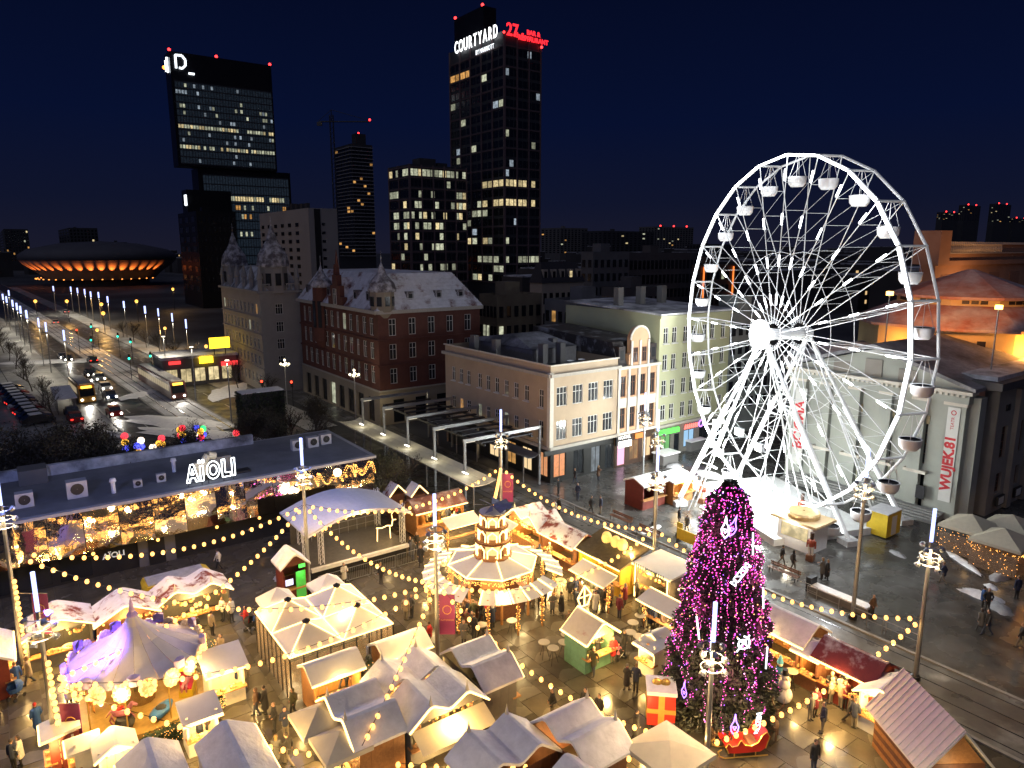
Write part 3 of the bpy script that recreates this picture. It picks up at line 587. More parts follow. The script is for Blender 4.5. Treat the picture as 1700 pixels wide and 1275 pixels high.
text('WUJEK.81',1.2,bt,q,(-.04,0,-.8),(R(90),R(-90),R(-90)),'banner_text',.004,.055)
text('TEATR',.4,bt,q,(-.04,.0,3.0),(R(90),R(-90),R(-90)),'banner_text',.004); MB().lathe([(.16,-.01),(.24,0),(.16,.01)],12).build('banner_mark',bt,q,(-.04,0,4.0)).rotation_euler=(0,R(90),0)
q=MB().box((0,0,0),(.06,1.3,8.6)).build('banner',ban,o,(-.66,L-1.4,5.8)); text('BOGMA',1.5,bt,q,(-.04,0,.2),(R(90),R(-90),R(-90)),'banner_text',.004,.04)
MB().box((0,0,0),(.08,.8,1.3)).build('notice_case',dark,o,(-.66,3.1,2.0))
# wing to the right
b=MB(); ws=[(x,z,1.35,h,'2r',wl(.35,(warmwin2,orwin)) if z==5.3 else glassc) for x in (2.2,6.4,10.2,14,17.8) for z,h in ((5.3,3.2),(1.9,2.0))]
facade(o,b,(3.2,-1.2),(24,-1.2),0,12.4,ws,'2r',woodd,glassc,.45); wall(b,(3.2,.05),(3.2,-1.2),0,12.4); b.build('wing_wall',thd,o)
for x in (7.5,11.5,15.3,19.1): MB().box((x,-1.4,6),(1.0,.45,11.8)).build('wing_pilaster',thd,o)
for x in (5.4,9.6,13.4): 
    for s_ in (-.3,.3): MB().box((x+s_,-1.22,10.3),(.35,.12,.6)).build('attic_vent',black,o)
    q=MB().box((x,-1.55,1.25),(1.6,.2,.95)).build('poster_case',black,o); MB().box((x,-1.665,1.25),(1.15,.02,.7)).build('poster',woodw,q)
MB().bb(1.2,25,-2.0,20,12.4,13.1).build('wing_cornice',mat('dark_cornice',(.09,.085,.085),.6,var=.2),o); MB().bb(2.2,24.5,-1.2,20,13.1,13.5).build('wing_roof',snow_dark,o)
MB().box((.9,-.35,5.9),(1.3,.9,11.6)).build('corner_pier',thm,o)
# octagonal lit auditorium drum
om=mat('auditorium_wall',(.50,.40,.22),.75,var=.12,scale=.4); rt=mat('auditorium_roof_tiles',(.30,.12,.09),.7,var=.2,scale=1.5,c2=(.42,.38,.40),cov=.5,csc=.35,soft=.15)
d=MB(); d.lathe([(11.6,11.5),(11.6,16.3)],10); d=d.build('auditorium_drum',om,o,(25.,11.,0),R(9))
MB().lathe([(12.6,16.1),(12.6,16.4),(7.8,18.6)],10).build('lower_roof',rt,o,(25.,11.,0),R(9)); MB().lathe([(7.6,18.4),(7.6,19.5)],10).build('lantern_band',om,o,(25.,11.,0),R(9))
MB().lathe([(8.4,19.3),(8.4,19.6),(.4,22.5),(.01,22.5)],10).build('upper_roof',rt,o,(25.,11.,0),R(9))
for k in range(30):
    a=R(9+36*(k//3)+18+(k%3-1)*7); MB().box((0,0,0),(.12,.7,.4)).build('lantern_vent',black,o,(25.+7.3*math.cos(a),11.+7.3*math.sin(a),19.0),a)
for a in (-150,-115,-98): a=R(a); MB().box((0,0,0),(.15,.8,.6)).build('drum_window',black,o,(25.+11.35*math.cos(a),11.+11.35*math.sin(a),14.8),a)
for a in (168,-172,-150,-128,-108): 
    a=R(a); p=(25.+12.6*math.cos(a),11.+12.6*math.sin(a),13.6); MB().box((0,0,0),(.4,.4,.25)).build('floodlight',em('amber_flood_lens',(1,.5,.1),9),o,p); point((p[0]+.5*math.cos(a),p[1]+.5*math.sin(a),p[2]+.5),2200,(1,.38,.06),.2,o)
for x,y,z in ((3.,9.6,20.5),(6.5,1.0,19.5)):  # masts and floodlights added to light the drum roof tiers amber
    MB().tube((x,y,12.8),(x,y,z),.07,6).build('added_floodlight_mast',steel,o)
    q=MB().box((0,0,0),(.5,.5,.4)).build('added_roof_floodlight',MC['amber_flood_lens'],o,(x,y,z)); spot((x+.5,y,z+.4),(20.,10.5,19.),5200,(1,.36,.08),62,.3,o)
# --- fly tower with balustrade
f=Far('stone_tower_block','brown stone block with balustraded parapet behind the theatre roof','building',1530,1556,1790,404,104,mat('brown_stone',(.33,.20,.14),.8,var=.15,scale=.3))
f.shell(roofd,1.2); f.grid('r',7,1,15,f.H-4.2,.5,.9,lambda i,j:mat('blind_recess',(.24,.14,.10),.8,var=.2),name='blind_panel',off=.05)
MB().bb(-.4,f.lu,-.5,0,f.H-3.2,f.H-2.5).build('cornice',MC['brown_stone'],f.o); MB().bb(-.3,f.lu,-.35,.1,f.H-.1,f.H+.25).build('handrail',trimm,f.o); MB().bb(-.8,2.6,-.7,3,f.H-3,f.H+1.8).build('parapet_pier',MC['brown_stone'],f.o)
bm=MB().lathe([(.16,0),(.22,.5),(.1,1.0),(.16,1.3)],8).mesh('baluster',stonem)
for k in range(30): inst(bm,'baluster',f.o,(3.2+k*.62,-.42,f.H-1.35))
MB().bb(2.6,f.lu,-.6,-.2,f.H-1.5,f.H-1.32).build('parapet_plinth',stonem,f.o)
point(tuple(f.o.matrix_basis@Vector((6,-6,18))),2600,(1,.45,.16),.5)  # added fill light that brightens the stone block, no lamp body here
# --- red brick department houses
brick=mat('red_brick',(.105,.036,.026),.8,var=.25,scale=.8,bump=.15,bscale=8); beige=mat('beige_ashlar',(.28,.24,.18),.8,var=.12,scale=.5)
o=house('red_brick_palace','dark red brick corner palace with stepped gable, turrets and snowy mansard roof',43,91)
A,D,H=17,31,16.2; b=MB(); bb_=MB()
ws=[(2.2+2.42*i,z,1.25 if i%3 else .9,h,'2t',wl(.03)) for i in range(12) for z,h in ((5.9,2.5),(9.4,2.4),(12.8,2.5))]
facade(o,b,(0,D),(0,0),4.9,H,ws,'2t',woodw,glassc); ws=[(2.2+3.15*i,z,1.1,h,'2t') for i in range(5) for z,h in ((5.9,2.2),(9.4,2.2),(12.8,2.4))]
facade(o,b,(0,0),(A,0),4.9,H,ws,'2t',woodw,glassc); wall(b,(A,0),(A,D),0,H); b.build('wall',brick,o)
facade(o,bb_,(-.2,D),(-.2,-.2),0,4.9,[(3+3.6*i,.2,2.1,3.6,'1',wl(.15,(warmwin2,orwin,coolwin)) if i%2 else glass) for i in range(8)],'1',black,None,.4); facade(o,bb_,(-.2,-.2),(A,-.2),0,4.9,[(3+3.6*i,.2,1.8,3.4,'1',glass) for i in range(4)],'1',black,None,.4); bb_.build('ashlar_base',beige,o)
for z in (4.95,8.6,12.2): cornice(o,(0,D),(0,0),z,.25,.22,stonem if z<5 else brick,'string_course'); cornice(o,(0,0),(A,0),z,.25,.22,stonem if z<5 else brick,'string_course')
cornice(o,(0,D),(0,0),H,.5,.6); cornice(o,(0,0),(A,0),H,.5,.6)
MB().add([(-.4,-.4,H+.2),(A+.4,-.4,H+.2),(A+.4,D,H+.2),(-.4,D,H+.2),(3.4,3.2,H+5.2),(A-3,3.2,H+5.2),(A-3,D-1,H+5.2),(3.4,D-1,H+5.2)],[(0,1,5,4),(1,2,6,5),(2,3,7,6),(3,0,4,7),(4,5,6,7)]).build('mansard_roof',mat('mansard_snow',(.64,.65,.70),.8,var=.2,scale=1.2,c2=(.13,.04,.035),cov=.33,csc=.35,soft=.06),o)
rid=MB()
for j in range(9): z=H+.6+j*.52; t_=(z-H-.2)/5; rid.bb(-.4+3.8*t_-.12,A+.4-3.4*t_,-.4+3.6*t_-.14,-.4+3.6*t_-.02,z,z+.09)
stuff(rid.build('tile_courses',MC['mansard_snow'],o))
def turret(o,x,y,z0,r,zw,zt,m,rm,ball=True):
    q=MB().lathe([(r*.5,z0-1.2),(r,z0),(r,zw)],10).build('turret',m,o,(x,y,0)); MB().lathe([(r*1.15,zw),(r*1.2,zw+.3),(r*1.05,zw+(zt-zw)*.3),(r*.45,zw+(zt-zw)*.6),(.08,zt),(.03,zt+1.6)],10).build('turret_roof',rm,q)
    for k in range(5): MB().box((0,0,0),(.1,r*.4,(zw-z0)*.5)).build('turret_window',glassc,q,(r*.98*math.cos(R(150+40*k)),r*.98*math.sin(R(150+40*k)),(z0+zw)/2),R(150+40*k))
slt=mat('turret_slate_snow',(.10,.09,.10),.6,var=.3,c2=(.5,.5,.54),cov=.45,csc=1.,soft=.1)
turret(o,.2,21,H-6,1.5,H+2.6,H+6,brick,slt); turret(o,1.2,.9,H+.2,1.7,H+2.8,H+6.8,beige,slt)
g=MB(); g.extx([(11,H-.5),(16.6,H-.5),(16.6,H+1.5),(15.6,H+1.5),(15.6,H+3.2),(14.7,H+3.2),(14.7,H+4.8),(14.2,H+4.8),(13.8,H+6.4),(13.4,H+4.8),(12.9,H+4.8),(12.9,H+3.2),(12,H+3.2),(12,H+1.5),(11,H+1.5)],-.5,.3); g=g.build('stepped_gable',brick,o)
window(g,(-.55,13.8,H+.3),-math.pi/2,1.2,2.4,'2t',woodw,glassc); MB().lathe([(.3,0),(.2,1),(.05,2.4)],8).build('gable_finial',brick,g,(0,13.8,H+6.2))
b=MB(); b.extx([(11.4,H+.2),(13.8,H+4.4),(16.2,H+.2)],.3,5); b.build('gable_roof',MC['mansard_snow'],o)
for x in (5.5,10.2,14): d=MB().bb(-.55,.55,-.1,1.6,0,1.5).build('dormer',slt,o,(x,.7,H+1.2)); inst(pane_mesh(.7,.9,glassc),'pane',d,(0,-.12,.3))
for y in (4.2,8.6,19,25,28.5): d=MB().bb(-.1,1.6,-.55,.55,0,1.5).build('dormer',slt,o,(.6,y,H+1.2)); inst(pane_mesh(.7,.9,glassc),'pane',d,(-.12,0,.3),-math.pi/2)
point((UW(42,88)+Vector((0,0,3.8))),120,(1,.85,.5),.3)
# --- white townhouse with spires
o=house('white_townhouse','pale ornate townhouse with spires, corner tower and pinnacled gables',36.8,124)
A,D,H=7,25,17.6; wm=mat('white_grey_stucco',(.30,.285,.27),.8,var=.12,scale=.5); b=MB()
facade(o,b,(0,D),(0,0),0,H,[(2+2.3*i,z,1.1,1.8,'2t',wl(.06) if z>1 else rnd.choice((shopl,glass,MC['green_shop_glow']))) for i in range(10) for z in (1.2,4.6,7.6,10.6,13.7)],'2t',woodw,glassc); facade(o,b,(0,0),(A,0),0,H,[(3.2,z,1.3,1.8,'3t') for z in (4.6,7.6,10.6,13.7)],'3t',woodw,glassc); wall(b,(A,0),(A,D),0,H); b.build('wall',wm,o)
for y0,y1 in ((5,11),(12,19)): MB().bb(-.12,-.01,y0,y1,5,12.5).build('brick_panel_band',brick,o) if 0 else None
for z in (4.2,7.2,10.2,13.2): cornice(o,(0,D),(0,0),z,.2,.2,wm,'string_course')
cornice(o,(0,D),(0,0),H,.4,.5,wm); cornice(o,(0,0),(A,0),H,.4,.5,wm)
MB().add([(0,0,H+.2),(A,0,H+.2),(A,D,H+.2),(0,D,H+.2),(3,3,H+4),(A-1,3,H+4),(A-1,D-2,H+4),(3,D-2,H+4)],[(0,1,5,4),(1,2,6,5),(2,3,7,6),(3,0,4,7),(4,5,6,7)]).build('roof',snow_dark,o)
turret(o,3.2,1.8,H,2.4,H+4.2,H+11.5,wm,slt); turret(o,2,21.5,H,2.1,H+4,H+10.5,wm,slt)
for x,y in ((.3,.3),(A-.3,.3),(.3,5),(.3,9.5),(.3,14),(.3,18.5),(.3,24)): MB().lathe([(.45,0),(.45,2.2),(.6,2.3),(.05,4.6)],8).build('pinnacle',wm,o,(x,y,H))
for k in range(9): MB().box((0,0,.5),(.16,.3,1)).build('baluster',wm,o,(.2+.75*k,-.05,H+.2))
MB().bb(0,A,-.2,.1,H+1.2,H+1.4).build('balustrade_rail',wm,o)
# --- mirrored restaurant pavilion
o=house('restaurant_pavilion','long low restaurant pavilion with mirrored fascia, dark ground floor and flat roof',-20,59.4)
A,D=47.2,11.6; mir=mat('mirror_cladding',(.80,.74,.66),.045,1.,var=.0); mir2=mat('mirror_cladding_wavy',(.86,.80,.72),.05,1.,var=.04,scale=.4,bump=.22,bscale=.6)
b=MB(); b.bb(0,A-.6,.9,D,0,2.6); b.build('ground_floor',mat('anthracite_panel',(.022,.022,.024),.3,var=.2),o)
MB().bb(0,A,.12,D,2.6,5.72).build('upper_box',dark,o)
pmw=2.35; pm_=MB().quad((-pmw/2+.02,0,-1.56),(pmw/2-.02,0,-1.56),(pmw/2-.02,0,1.56),(-pmw/2+.02,0,1.56)).mesh('mirror_panel',mir2)
for k in range(20):
    q=inst(pm_,'mirror_panel',o,(pmw*(k+.5)+.05,-.20,4.15)); q.rotation_euler=(-R(9)+rnd.uniform(-.03,.03),0,rnd.uniform(-.03,.03))
for k in range(4): q=inst(pm_,'mirror_panel',o,(A+.035,pmw*(k+.6)+.2,4.15)); q.rotation_euler=(0,0,R(90))
MB().bb(-.2,A+.15,-.12,D+.15,5.72,5.95).build('roof_edge',mat('grey_roof_trim',(.36,.36,.38),.5,var=.1),o); MB().bb(.3,A-.3,.3,D-.3,5.95,5.99).build('roof_membrane',mat('roof_membrane',(.17,.175,.19),.6,var=.25,scale=.6),o)
MB().bb(2,A-8,D-1.1,D-.6,5.99,6.9).build('roof_parapet',snow_dark,o); MB().bb(20,22,D-3,D-1.1,5.99,7.2).build('roof_lift_head',dk2,o)
def acunit(x,y,s=1):
    q=MB().box((0,0,.55*s),(1.15*s,.8*s,1.1*s)).build('air_conditioner',mat('ac_casing',(.45,.45,.47),.5,var=.12),o,(x,y,5.99)); MB().lathe([(.02,0),(.36*s,0),(.38*s,.03)],14).build('fan_grille',black,q,(0,-.41*s,.6*s)).rotation_euler=(R(90),0,0)
for x,y,s in ((20.2,3,1),(23.6,3.2,1.2),(27.8,3,.55),(29.6,3.4,.6),(42,6,.9),(43.6,6.2,.9),(45,6.5,.9)): acunit(x,y,s)
for x,y in ((26,2.4),(31,5.5)): MB().lathe([(.16,0),(.16,.9),(.26,.95),(.2,1.2),(.02,1.25)],10).build('roof_vent',whitem,o,(x,y,5.99))
q=MB().bb(33.2,35.2,3.2,4.6,5.99,7.3).build('roof_plant',dk2,o); MB().path([(33,3,6),(33,3,7.3),(33.3,3,7.7),(33.9,3.1,7.5)],.32,8).build('duct_elbow',mat('cream_duct',(.55,.5,.36),.5),q); MB().bb(32.1,33,2.4,2.8,5.99,7.3).build('vent_stack',MC['cream_duct'],o); MB().bb(32.6,36.4,1.6,2.6,5.99,6.15).build('roof_hatch',black,o)
# rooftop letters made of bulbs
let={'A':[[(0,0),(.45,1.3),(.75,1.3),(1.2,0),(.9,0),(.82,.3),(.38,.3),(.3,0),(0,0)],[(.46,.55),(.74,.55),(.6,.98),(.46,.55)]],'I':[[(0,0),(.32,0),(.32,1.1),(0,1.1),(0,0)]],'L':[[(0,0),(.85,0),(.85,.3),(.32,.3),(.32,1.3),(0,1.3),(0,0)]],'l':[[(0,0),(.32,0),(.32,1.3),(0,1.3),(0,0)]]}
let['O']=[[(.65+.65*math.cos(t),.65+.65*math.sin(t)) for t in [R(k*20) for k in range(19)]],[(.65+.36*math.cos(t),.65+.36*math.sin(t)) for t in [R(k*24) for k in range(16)]]]
dt=lambda cx:[(cx+.12*math.cos(t),1.42+.12*math.sin(t)) for t in [R(k*45) for k in range(9)]]
let['I']+= [dt(-.02),dt(.34)]
x=37.3-20+19.2; lw=em('white_bulb_letter',(.9,.97,1),5.); sb=MB(); ox,oy=Q(309,800,6.4); x=ox+20
for ch in 'AIOLl':
    b=MB()
    for pl in let[ch]: b.path([(a*.78,0,c*1.15) for a,c in pl],.045,5)
    b.build('roof_letter',lw,o,(x,.35,6.35)); sb.tube((x+.1,.4,5.95),(x+.1,.4,6.4),.03,4)
    x+={'A':1.55,'I':.75,'O':1.75,'L':1.15,'l':.6}[ch]*.68
sb.tube((ox+20,.4,6.32),(x,.4,6.32),.035,4); sb.build('letter_frame',dark,o)
# ground floor : glass bays, door, sign
for k in range(9): MB().box((2+2.6*k,.86,1.35),(2.1,.06,2.2)).build('glass_bay',glass,o)
dx=Q(270,940)[0]+20; MB().bb(dx-1.5,dx+1.2,.7,.9,0,2.6).build('door_surround',dk2,o); MB().bb(dx-.8,dx+.4,.64,.7,0,2.2).build('door',black,o)
text('AÏOLI',.62,mat('white_print',(.75,.75,.72),.6,var=0,emit=(1,1,1),es=.35),o,(dx-3.2,.84,1.5),(R(90),0,0),'wall_sign',.01,.015); text('CAFE\nAÏOLI',.42,MC['white_print'],o,(dx-11,.80,1.7),(R(90),0,0),'window_sign',.01)
for k,xx in enumerate((24,28.5,33,36.5,40,45)): q=MB().tube((0,0,0),(0,0,-.45),.015,4).build('pendant_lamp',black,o,(xx,.45,2.6)); MB().ball((0,0,-.5),.13).build('lamp_globe',bulbm,q)
# warm garlands at the pavilion end
for x0,x1,z0 in ((40.5,43.8,5.2),(44.2,47.0,5.4)):
    b=MB(); pts=[]; n_=46
    for k in range(n_): t_=k/(n_-1); pts.append((x0+(x1-x0)*t_+.3*math.sin(9*t_),-.28+.05*math.sin(31*t_),z0-.5+.55*math.sin(t_*17)))
    for p in pts: b.ico(p,.06)
    stuff(b.build('fairy_lights',bulbm,o))
point(UW(24,58.2,5.),60,(1,.7,.35),.4)
# --- fast food house at the boulevard
p=Q(345,640); o=house('fast_food_house','low flat roofed fast food house with bright yellow sign boxes',p[0],p[1]+2)
b=MB(); facade(o,b,(-7,0),(6,0),0,5,[(1.5+2.4*i,.6,1.9,2.6,'2',warmwin) for i in range(5)],'2',black); wall(b,(-7,9),(-7,0),0,5); wall(b,(6,0),(6,9),0,5); b.build('wall',dk2,o); MB().bb(-7.2,6.2,-.3,9.2,5,5.5).build('roof',snow_dark,o)
ys=em('yellow_sign',(1,.62,.02),4.); 
for x0,x1,z0,z1,y in ((1.2,4.8,6.6,8.6,-.4),(-.8,1.6,4.0,5.2,-.45),(3,6,3.2,4.0,-.5),(-6,-4,4.2,4.8,-.4)): MB().bb(x0,x1,y-.2,y,z0,z1).build('sign_box',ys if z0>3.4 and x0>-5 else em('red_sign',(1,.05,.05),1.6),o)
for x in (2,4): MB().tube((x,-.3,5.4),(x,-.3,6.7),.08,6).build('sign_post',dark,o)
# --- green wall block
p=G(437,720); o=thing('green_wall_block','tall dark ivy covered block with a lit top edge','hedge wall',p,AU)
b=MB(); b.box((0,0,3),(5.6,2.6,6)); b.build('frame',black,o); b=MB(); r_=random.Random(5); ivy=mat('ivy_leaves',(.03,.045,.02),.6,var=.5,scale=3)
for k in range(2600):
    f_=r_.random()
    if f_<.6: q=Vector((r_.uniform(-2.85,2.85),-1.33-r_.random()*.12,r_.uniform(0,6)))
    else: q=Vector((-2.85-r_.random()*.1,r_.uniform(-1.3,1.3),r_.uniform(0,6)))
    a=Vector((r_.uniform(-1,1),r_.uniform(-1,1),r_.uniform(-1,1)))*.2; c=Vector((r_.uniform(-1,1),r_.uniform(-1,1),r_.uniform(-1,1)))*.2; b.tri(q-a,q+a,q+c)
stuff(b.build('ivy',ivy,o)); MB().bb(-2.8,2.8,-1.35,1.35,6,6.12).build('snow_cap',snow,o)
# --- tram stop
o=thing('tram_stop_canopy','long curved cream tram stop canopy on slim posts','canopy',UW(35.2,53.2),AU); can=[(-1.55,3.35),(-.8,3.12),(0,3.05),(.8,3.12),(1.55,3.35),(1.55,3.43),(.8,3.2),(0,3.13),(-.8,3.2),(-1.55,3.43)]
MB().extr(can,0,31).build('canopy_roof',mat('cream_canopy',(.62,.58,.44),.5,var=.08),o)
for k in range(7): MB().tube((0,1.5+4.6*k,0),(0,1.5+4.6*k,3.08),.08,8).build('post',steel,o)
for k in range(5): MB().box((0,3+6*k,3.55),(.14,.9,.06)).build('canopy_lamp',lampw,o); point(UW(35.2,56.2+6*k,4.6),46,(1,.86,.52),.5)
o2=thing('tram_stop_canopy','grey tram stop canopy with rounded end close to the corner building','canopy',UW(44.4,57.5),AU); MB().extr([(x*.62,z) for x,z in can],0,22).build('canopy_roof',mat('grey_canopy',(.16,.165,.17),.4,.3,var=.1),o2)
for k in range(5): MB().tube((0,1.5+4.6*k,0),(0,1.5+4.6*k,3.08),.08,8).build('post',steel,o2)
fs='steel portal frames over the tram stop'
for k,ww in enumerate((57.5,63.5,69.5,75.5,81.5)):
    o=thing('portal_frame',('steel portal frame over the tram tracks, first from the plaza pole','steel portal frame over the tram tracks, second from the plaza','steel portal frame over the tram tracks, third from the plaza','steel portal frame over the tram tracks, fourth from the plaza','steel portal frame over the tram tracks, closest to the brick palace')[k],'portal frame',UW(36,ww),AU,fs)
    for x in (0,9.4): MB().box((x,0,3.1),(.22,.22,6.2)).build('post',steel,o)
    MB().box((4.7,0,6.35),(9.75,.26,.32)).build('beam',steel,o)
    MB().box((.7,-.02,6.15),(1.,.12,.08)).build('beam_lamp',em('dim_beam_lamp',(1,.9,.65),.9),o)
lo=thing('slatted_pergola','dark slatted pergola roof between the portal frames','pergola',UW(36,58),AU)
for k in range(13): MB().box((5.4,1.8*k,5.7),(6.5,.5,.12)).build('slat',dark,lo)
for x in (2.4,8.4): MB().bb(x-.1,x+.1,-.5,22.5,5.4,5.6).build('girder',dark,lo)
# ================= market stalls
FACE={'S':AU,'N':AU+math.pi,'W':AU-math.pi/2,'E':AU+math.pi/2}
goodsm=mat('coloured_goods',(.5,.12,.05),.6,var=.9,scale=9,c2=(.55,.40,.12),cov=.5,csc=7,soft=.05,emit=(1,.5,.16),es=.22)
def led_path(o,pts,r=.058,m=None,name='led_strip'): return MB().path(pts,r,5).build(name,m or led,o)  # strips drawn thick, their glow is widened into the tube
def snowcap(prof,dz=.10): return [(x,z+dz) for x,z in prof]
def chaikin(p,n=2):
    for _ in range(n):
        q=[p[0]]
        for a,b in zip(p,p[1:]): q+= [(a[0]*.9+b[0]*.1,a[1]*.9+b[1]*.1),(a[0]*.1+b[0]*.9,a[1]*.1+b[1]*.9)]
        p=q+[p[-1]]
    return p
def stall(label,u,w,face,W_=4,D_=2.4,h=2.2,rise=.9,kind='M',roofm=None,wallm=None,light=130,ledf=True,group='market huts',xy=None,rz=None,goods=True,snowm=None,over=.2,awning=None,boards=True):
    o=thing('market_hut',label,'market stall',xy or UW(u,w),FACE[face] if rz is None else rz,group); wm=wallm or wood; rm=roofm or snow
    x0,x1,y0,y1=-W_/2,W_/2,-D_/2,D_/2
    n=max(4,int(W_/.45))
    if boards:
        bm_=cached(('bd',round(W_/n,3),h,wm.name),lambda:MB().box((0,0,h/2),(W_/n-.012,.05,h)).mesh('board',wm))
        for k in range(n): inst(bm_,'board',o,(x0+(k+.5)*W_/n,y1,0))
    else: MB().bb(x0,x1,y1-.05,y1,0,h).build('back_wall',wm,o)
    nd_=max(3,int(D_/.5)); sm=cached(('sd',round(D_/nd_,3),h,wm.name),lambda:MB().box((0,0,h/2),(.05,D_/nd_-.012,h)).mesh('board',wm))
    for k in range(nd_):
        for x in (x0+.03,x1-.03): inst(sm,'board',o,(x,y0+(k+.5)*D_/nd_,0))
    MB().bb(x0+.06,x1-.06,y0,y0+.06,0,.95).build('front_panel',wm,o); MB().bb(x0-.05,x1+.05,y0-.28,y0+.25,.95,1.02).build('counter',wood,o)
    for x in (x0+.06,x1-.06): MB().box((x,y0+.04,1.6),(.1,.1,1.3)).build('post',wm,o)
    MB().bb(x0+.06,x1-.06,y1-.4,y1-.08,1.45,1.5).build('shelf',wood,o)
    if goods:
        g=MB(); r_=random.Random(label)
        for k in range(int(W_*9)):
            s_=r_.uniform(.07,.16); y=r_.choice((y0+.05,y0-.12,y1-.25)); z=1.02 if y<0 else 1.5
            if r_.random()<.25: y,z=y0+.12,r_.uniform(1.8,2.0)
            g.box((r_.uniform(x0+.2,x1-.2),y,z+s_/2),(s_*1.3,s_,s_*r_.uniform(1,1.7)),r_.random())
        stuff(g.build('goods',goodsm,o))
    e0,e1=x0-over,x1+over; f0,f1=y0-over-.12,y1+over*.6
    th=.15
    if kind=='M':
        q=(x1-x0)/4; pr=chaikin([(e0,h-.12),(x0+q,h+rise),(0,h+.28),(x1-q,h+rise),(e1,h-.12)])
        up=[(x,z+th) for x,z in pr]; MB().extr(pr+up[::-1],f0,f1).build('roof',rm if snowm is None else rm,o)
        edge=[(x,f0-.03,z+th*.5) for x,z in pr]
        gv=[(x0,h-.02),(x0+q,h+rise-.02),(0,h+.26),(x1-q,h+rise-.02),(x1,h-.02)]; MB().extr(gv,y0-.02,y0+.04).build('gable_board',wm,o)
        for x in (x0+q,x1-q): MB().lathe([(.11,0),(.10,.1),(.03,.42),(.005,.6)],8).build('finial',trimm,o,(x,f0+.12,h+rise+th-.14))
    elif kind=='gx':   # ridge along the front
        pr=chaikin([(f0,h-.1),((f0+f1)/2,h+rise),(f1,h-.1)]); up=[(y,z+th) for y,z in pr]; MB().extx(pr+up[::-1],e0,e1).build('roof',rm,o)
        edge=[(e0,f0-.03,h-.04),(e1,f0-.03,h-.04)]; MB().extx([(y0,h-.02),((y0+y1)/2,h+rise-.05),(y1,h-.02)],x0+.02,x0+.07).build('gable_board',wm,o); MB().extx([(y0,h-.02),((y0+y1)/2,h+rise-.05),(y1,h-.02)],x1-.07,x1-.02).build('gable_board',wm,o)
    elif kind=='gy':   # gable faces the front
        pr=chaikin([(e0,h-.1),(0,h+rise),(e1,h-.1)]); up=[(x,z+th) for x,z in pr]; MB().extr(pr+up[::-1],f0,f1).build('roof',rm,o)
        edge=[(x,f0-.03,z+th*.5) for x,z in pr]; MB().extr([(x0,h-.02),(0,h+rise-.06),(x1,h-.02)],y0-.02,y0+.04).build('gable_board',wm,o)
    else:              # shed
        pr=[(f0,h-.05),(f1,h+rise)]; MB().extx([(f0,h-.05),(f1,h+rise),(f1,h+rise+th),(f0,h-.05+th)],e0,e1).build('roof',rm,o); edge=[(e0,f0-.03,h),(e1,f0-.03,h)]
    if ledf: led_path(o,edge)
    if awning: MB().add([(x0,y0-.1,h-.2),(x1,y0-.1,h-.2),(x1,y0-1.3,h-.75),(x0,y0-1.3,h-.75)],[(0,1,2,3)]).build('awning',awning,o)
    if light:
        b=MB()
        for k in range(int(W_*1.2)): b.ball((x0+.4+k*(W_-.8)/max(1,int(W_*1.2)-1),y0+.35,h-.28),.07,6,4)
        stuff(b.build('hanging_bulbs',bulbm,o))
        point((0,y0+.5,h-.35),light*1.9,(1,.61,.19),.25,o); point((0,y0-.7,h-.15),light*2.7,(1,.61,.19),.2,o)
    return o
S=stall
S('grey walled hut with red tiled roof half under snow beside the tall banner pole',1.0,49.2,'S',3.4,2.4,2.3,.8,'gy',snow_red,woodg)
S('brown wooden hut with zigzag lit eave and snow patched roof next to the grey hut',4.6,48.7,'S',3.4,2.4,2.2,.9,'gy',snow_red,woodd,150)
S('wide double gabled snack hut with blue lit counter in front of the yellow bus',8.6,49.0,'S',4.5,2.3,2.2,.75,'M',snow_red,woodg,170)
S('hut with barred lit window at the edge of the market beyond the carousel',-2.8,47.6,'E',3.4,2.4,2.3,.8,'gx',snow,woodr,150)
S('orange wood hut whose two canvas parasols stand at its lit counter',12.6,30.0,'W',4.4,2.3,2.2,.85,'M',snow,wood,150)
S('snowed double gabled hut turning its back to the hut with the long awning',15.9,31.3,'N',4.2,2.0,2.2,.85,'M',snow,woodg,80,False)
S('double gabled hut with bright eave, long canvas awning and bottle shelves',16.1,28.8,'S',4.2,2.3,2.2,.85,'M',snow,woodg,190,True,awning=tarpc)
S('dark walled double gabled hut closed at the back, end of the four hut island',19.6,30.1,'E',4.2,2.1,2.2,.85,'M',snow,woodg,60,True,goods=False)
S('snow roofed double gabled hut opposite the island, facing the round tables',20.2,22.4,'E',4.0,2.4,2.2,.85,'M',snow,woodd,70)
S('snow roofed double gabled hut with four thin finials near the bulb string',16.6,23.4,'N',4.3,2.3,2.2,.85,'M',snow,woodd,50,False)
S('snow roofed hut back to back with the four finial hut',17.2,19.9,'S',4.0,2.0,2.2,.85,'M',snow,woodd,90)
S('white roofed hut behind the carousel ticket booths with a glowing side',3.5,31.2,'W',3.4,2.2,2.3,.7,'gx',snow,woodw,120)
S('long white roofed hut beside the carousel hedge with a lit edge',6.5,30.3,'E',3.6,2.3,2.3,.7,'gx',snow,woodw,120)
S('red roofed hut with zigzag lit gable at the tram side end of the row',35.3,45.2,'W',4.3,2.4,2.3,.9,'M',snow_red,wood,190)
S('red and white snow patched hut second from the tram side end of the row',35.3,40.8,'W',4.0,2.4,2.3,.8,'gx',snow_red,woodd,190)
cn=S('bright yellow corn hut with popcorn models behind its lit roof edge',35.7,36.3,'W',4.6,2.6,2.3,.8,'shed',mat('wet_glass_roof',(.12,.10,.06),.25,var=.3),mat('yellow_wood',(.62,.36,.04),.5),260)
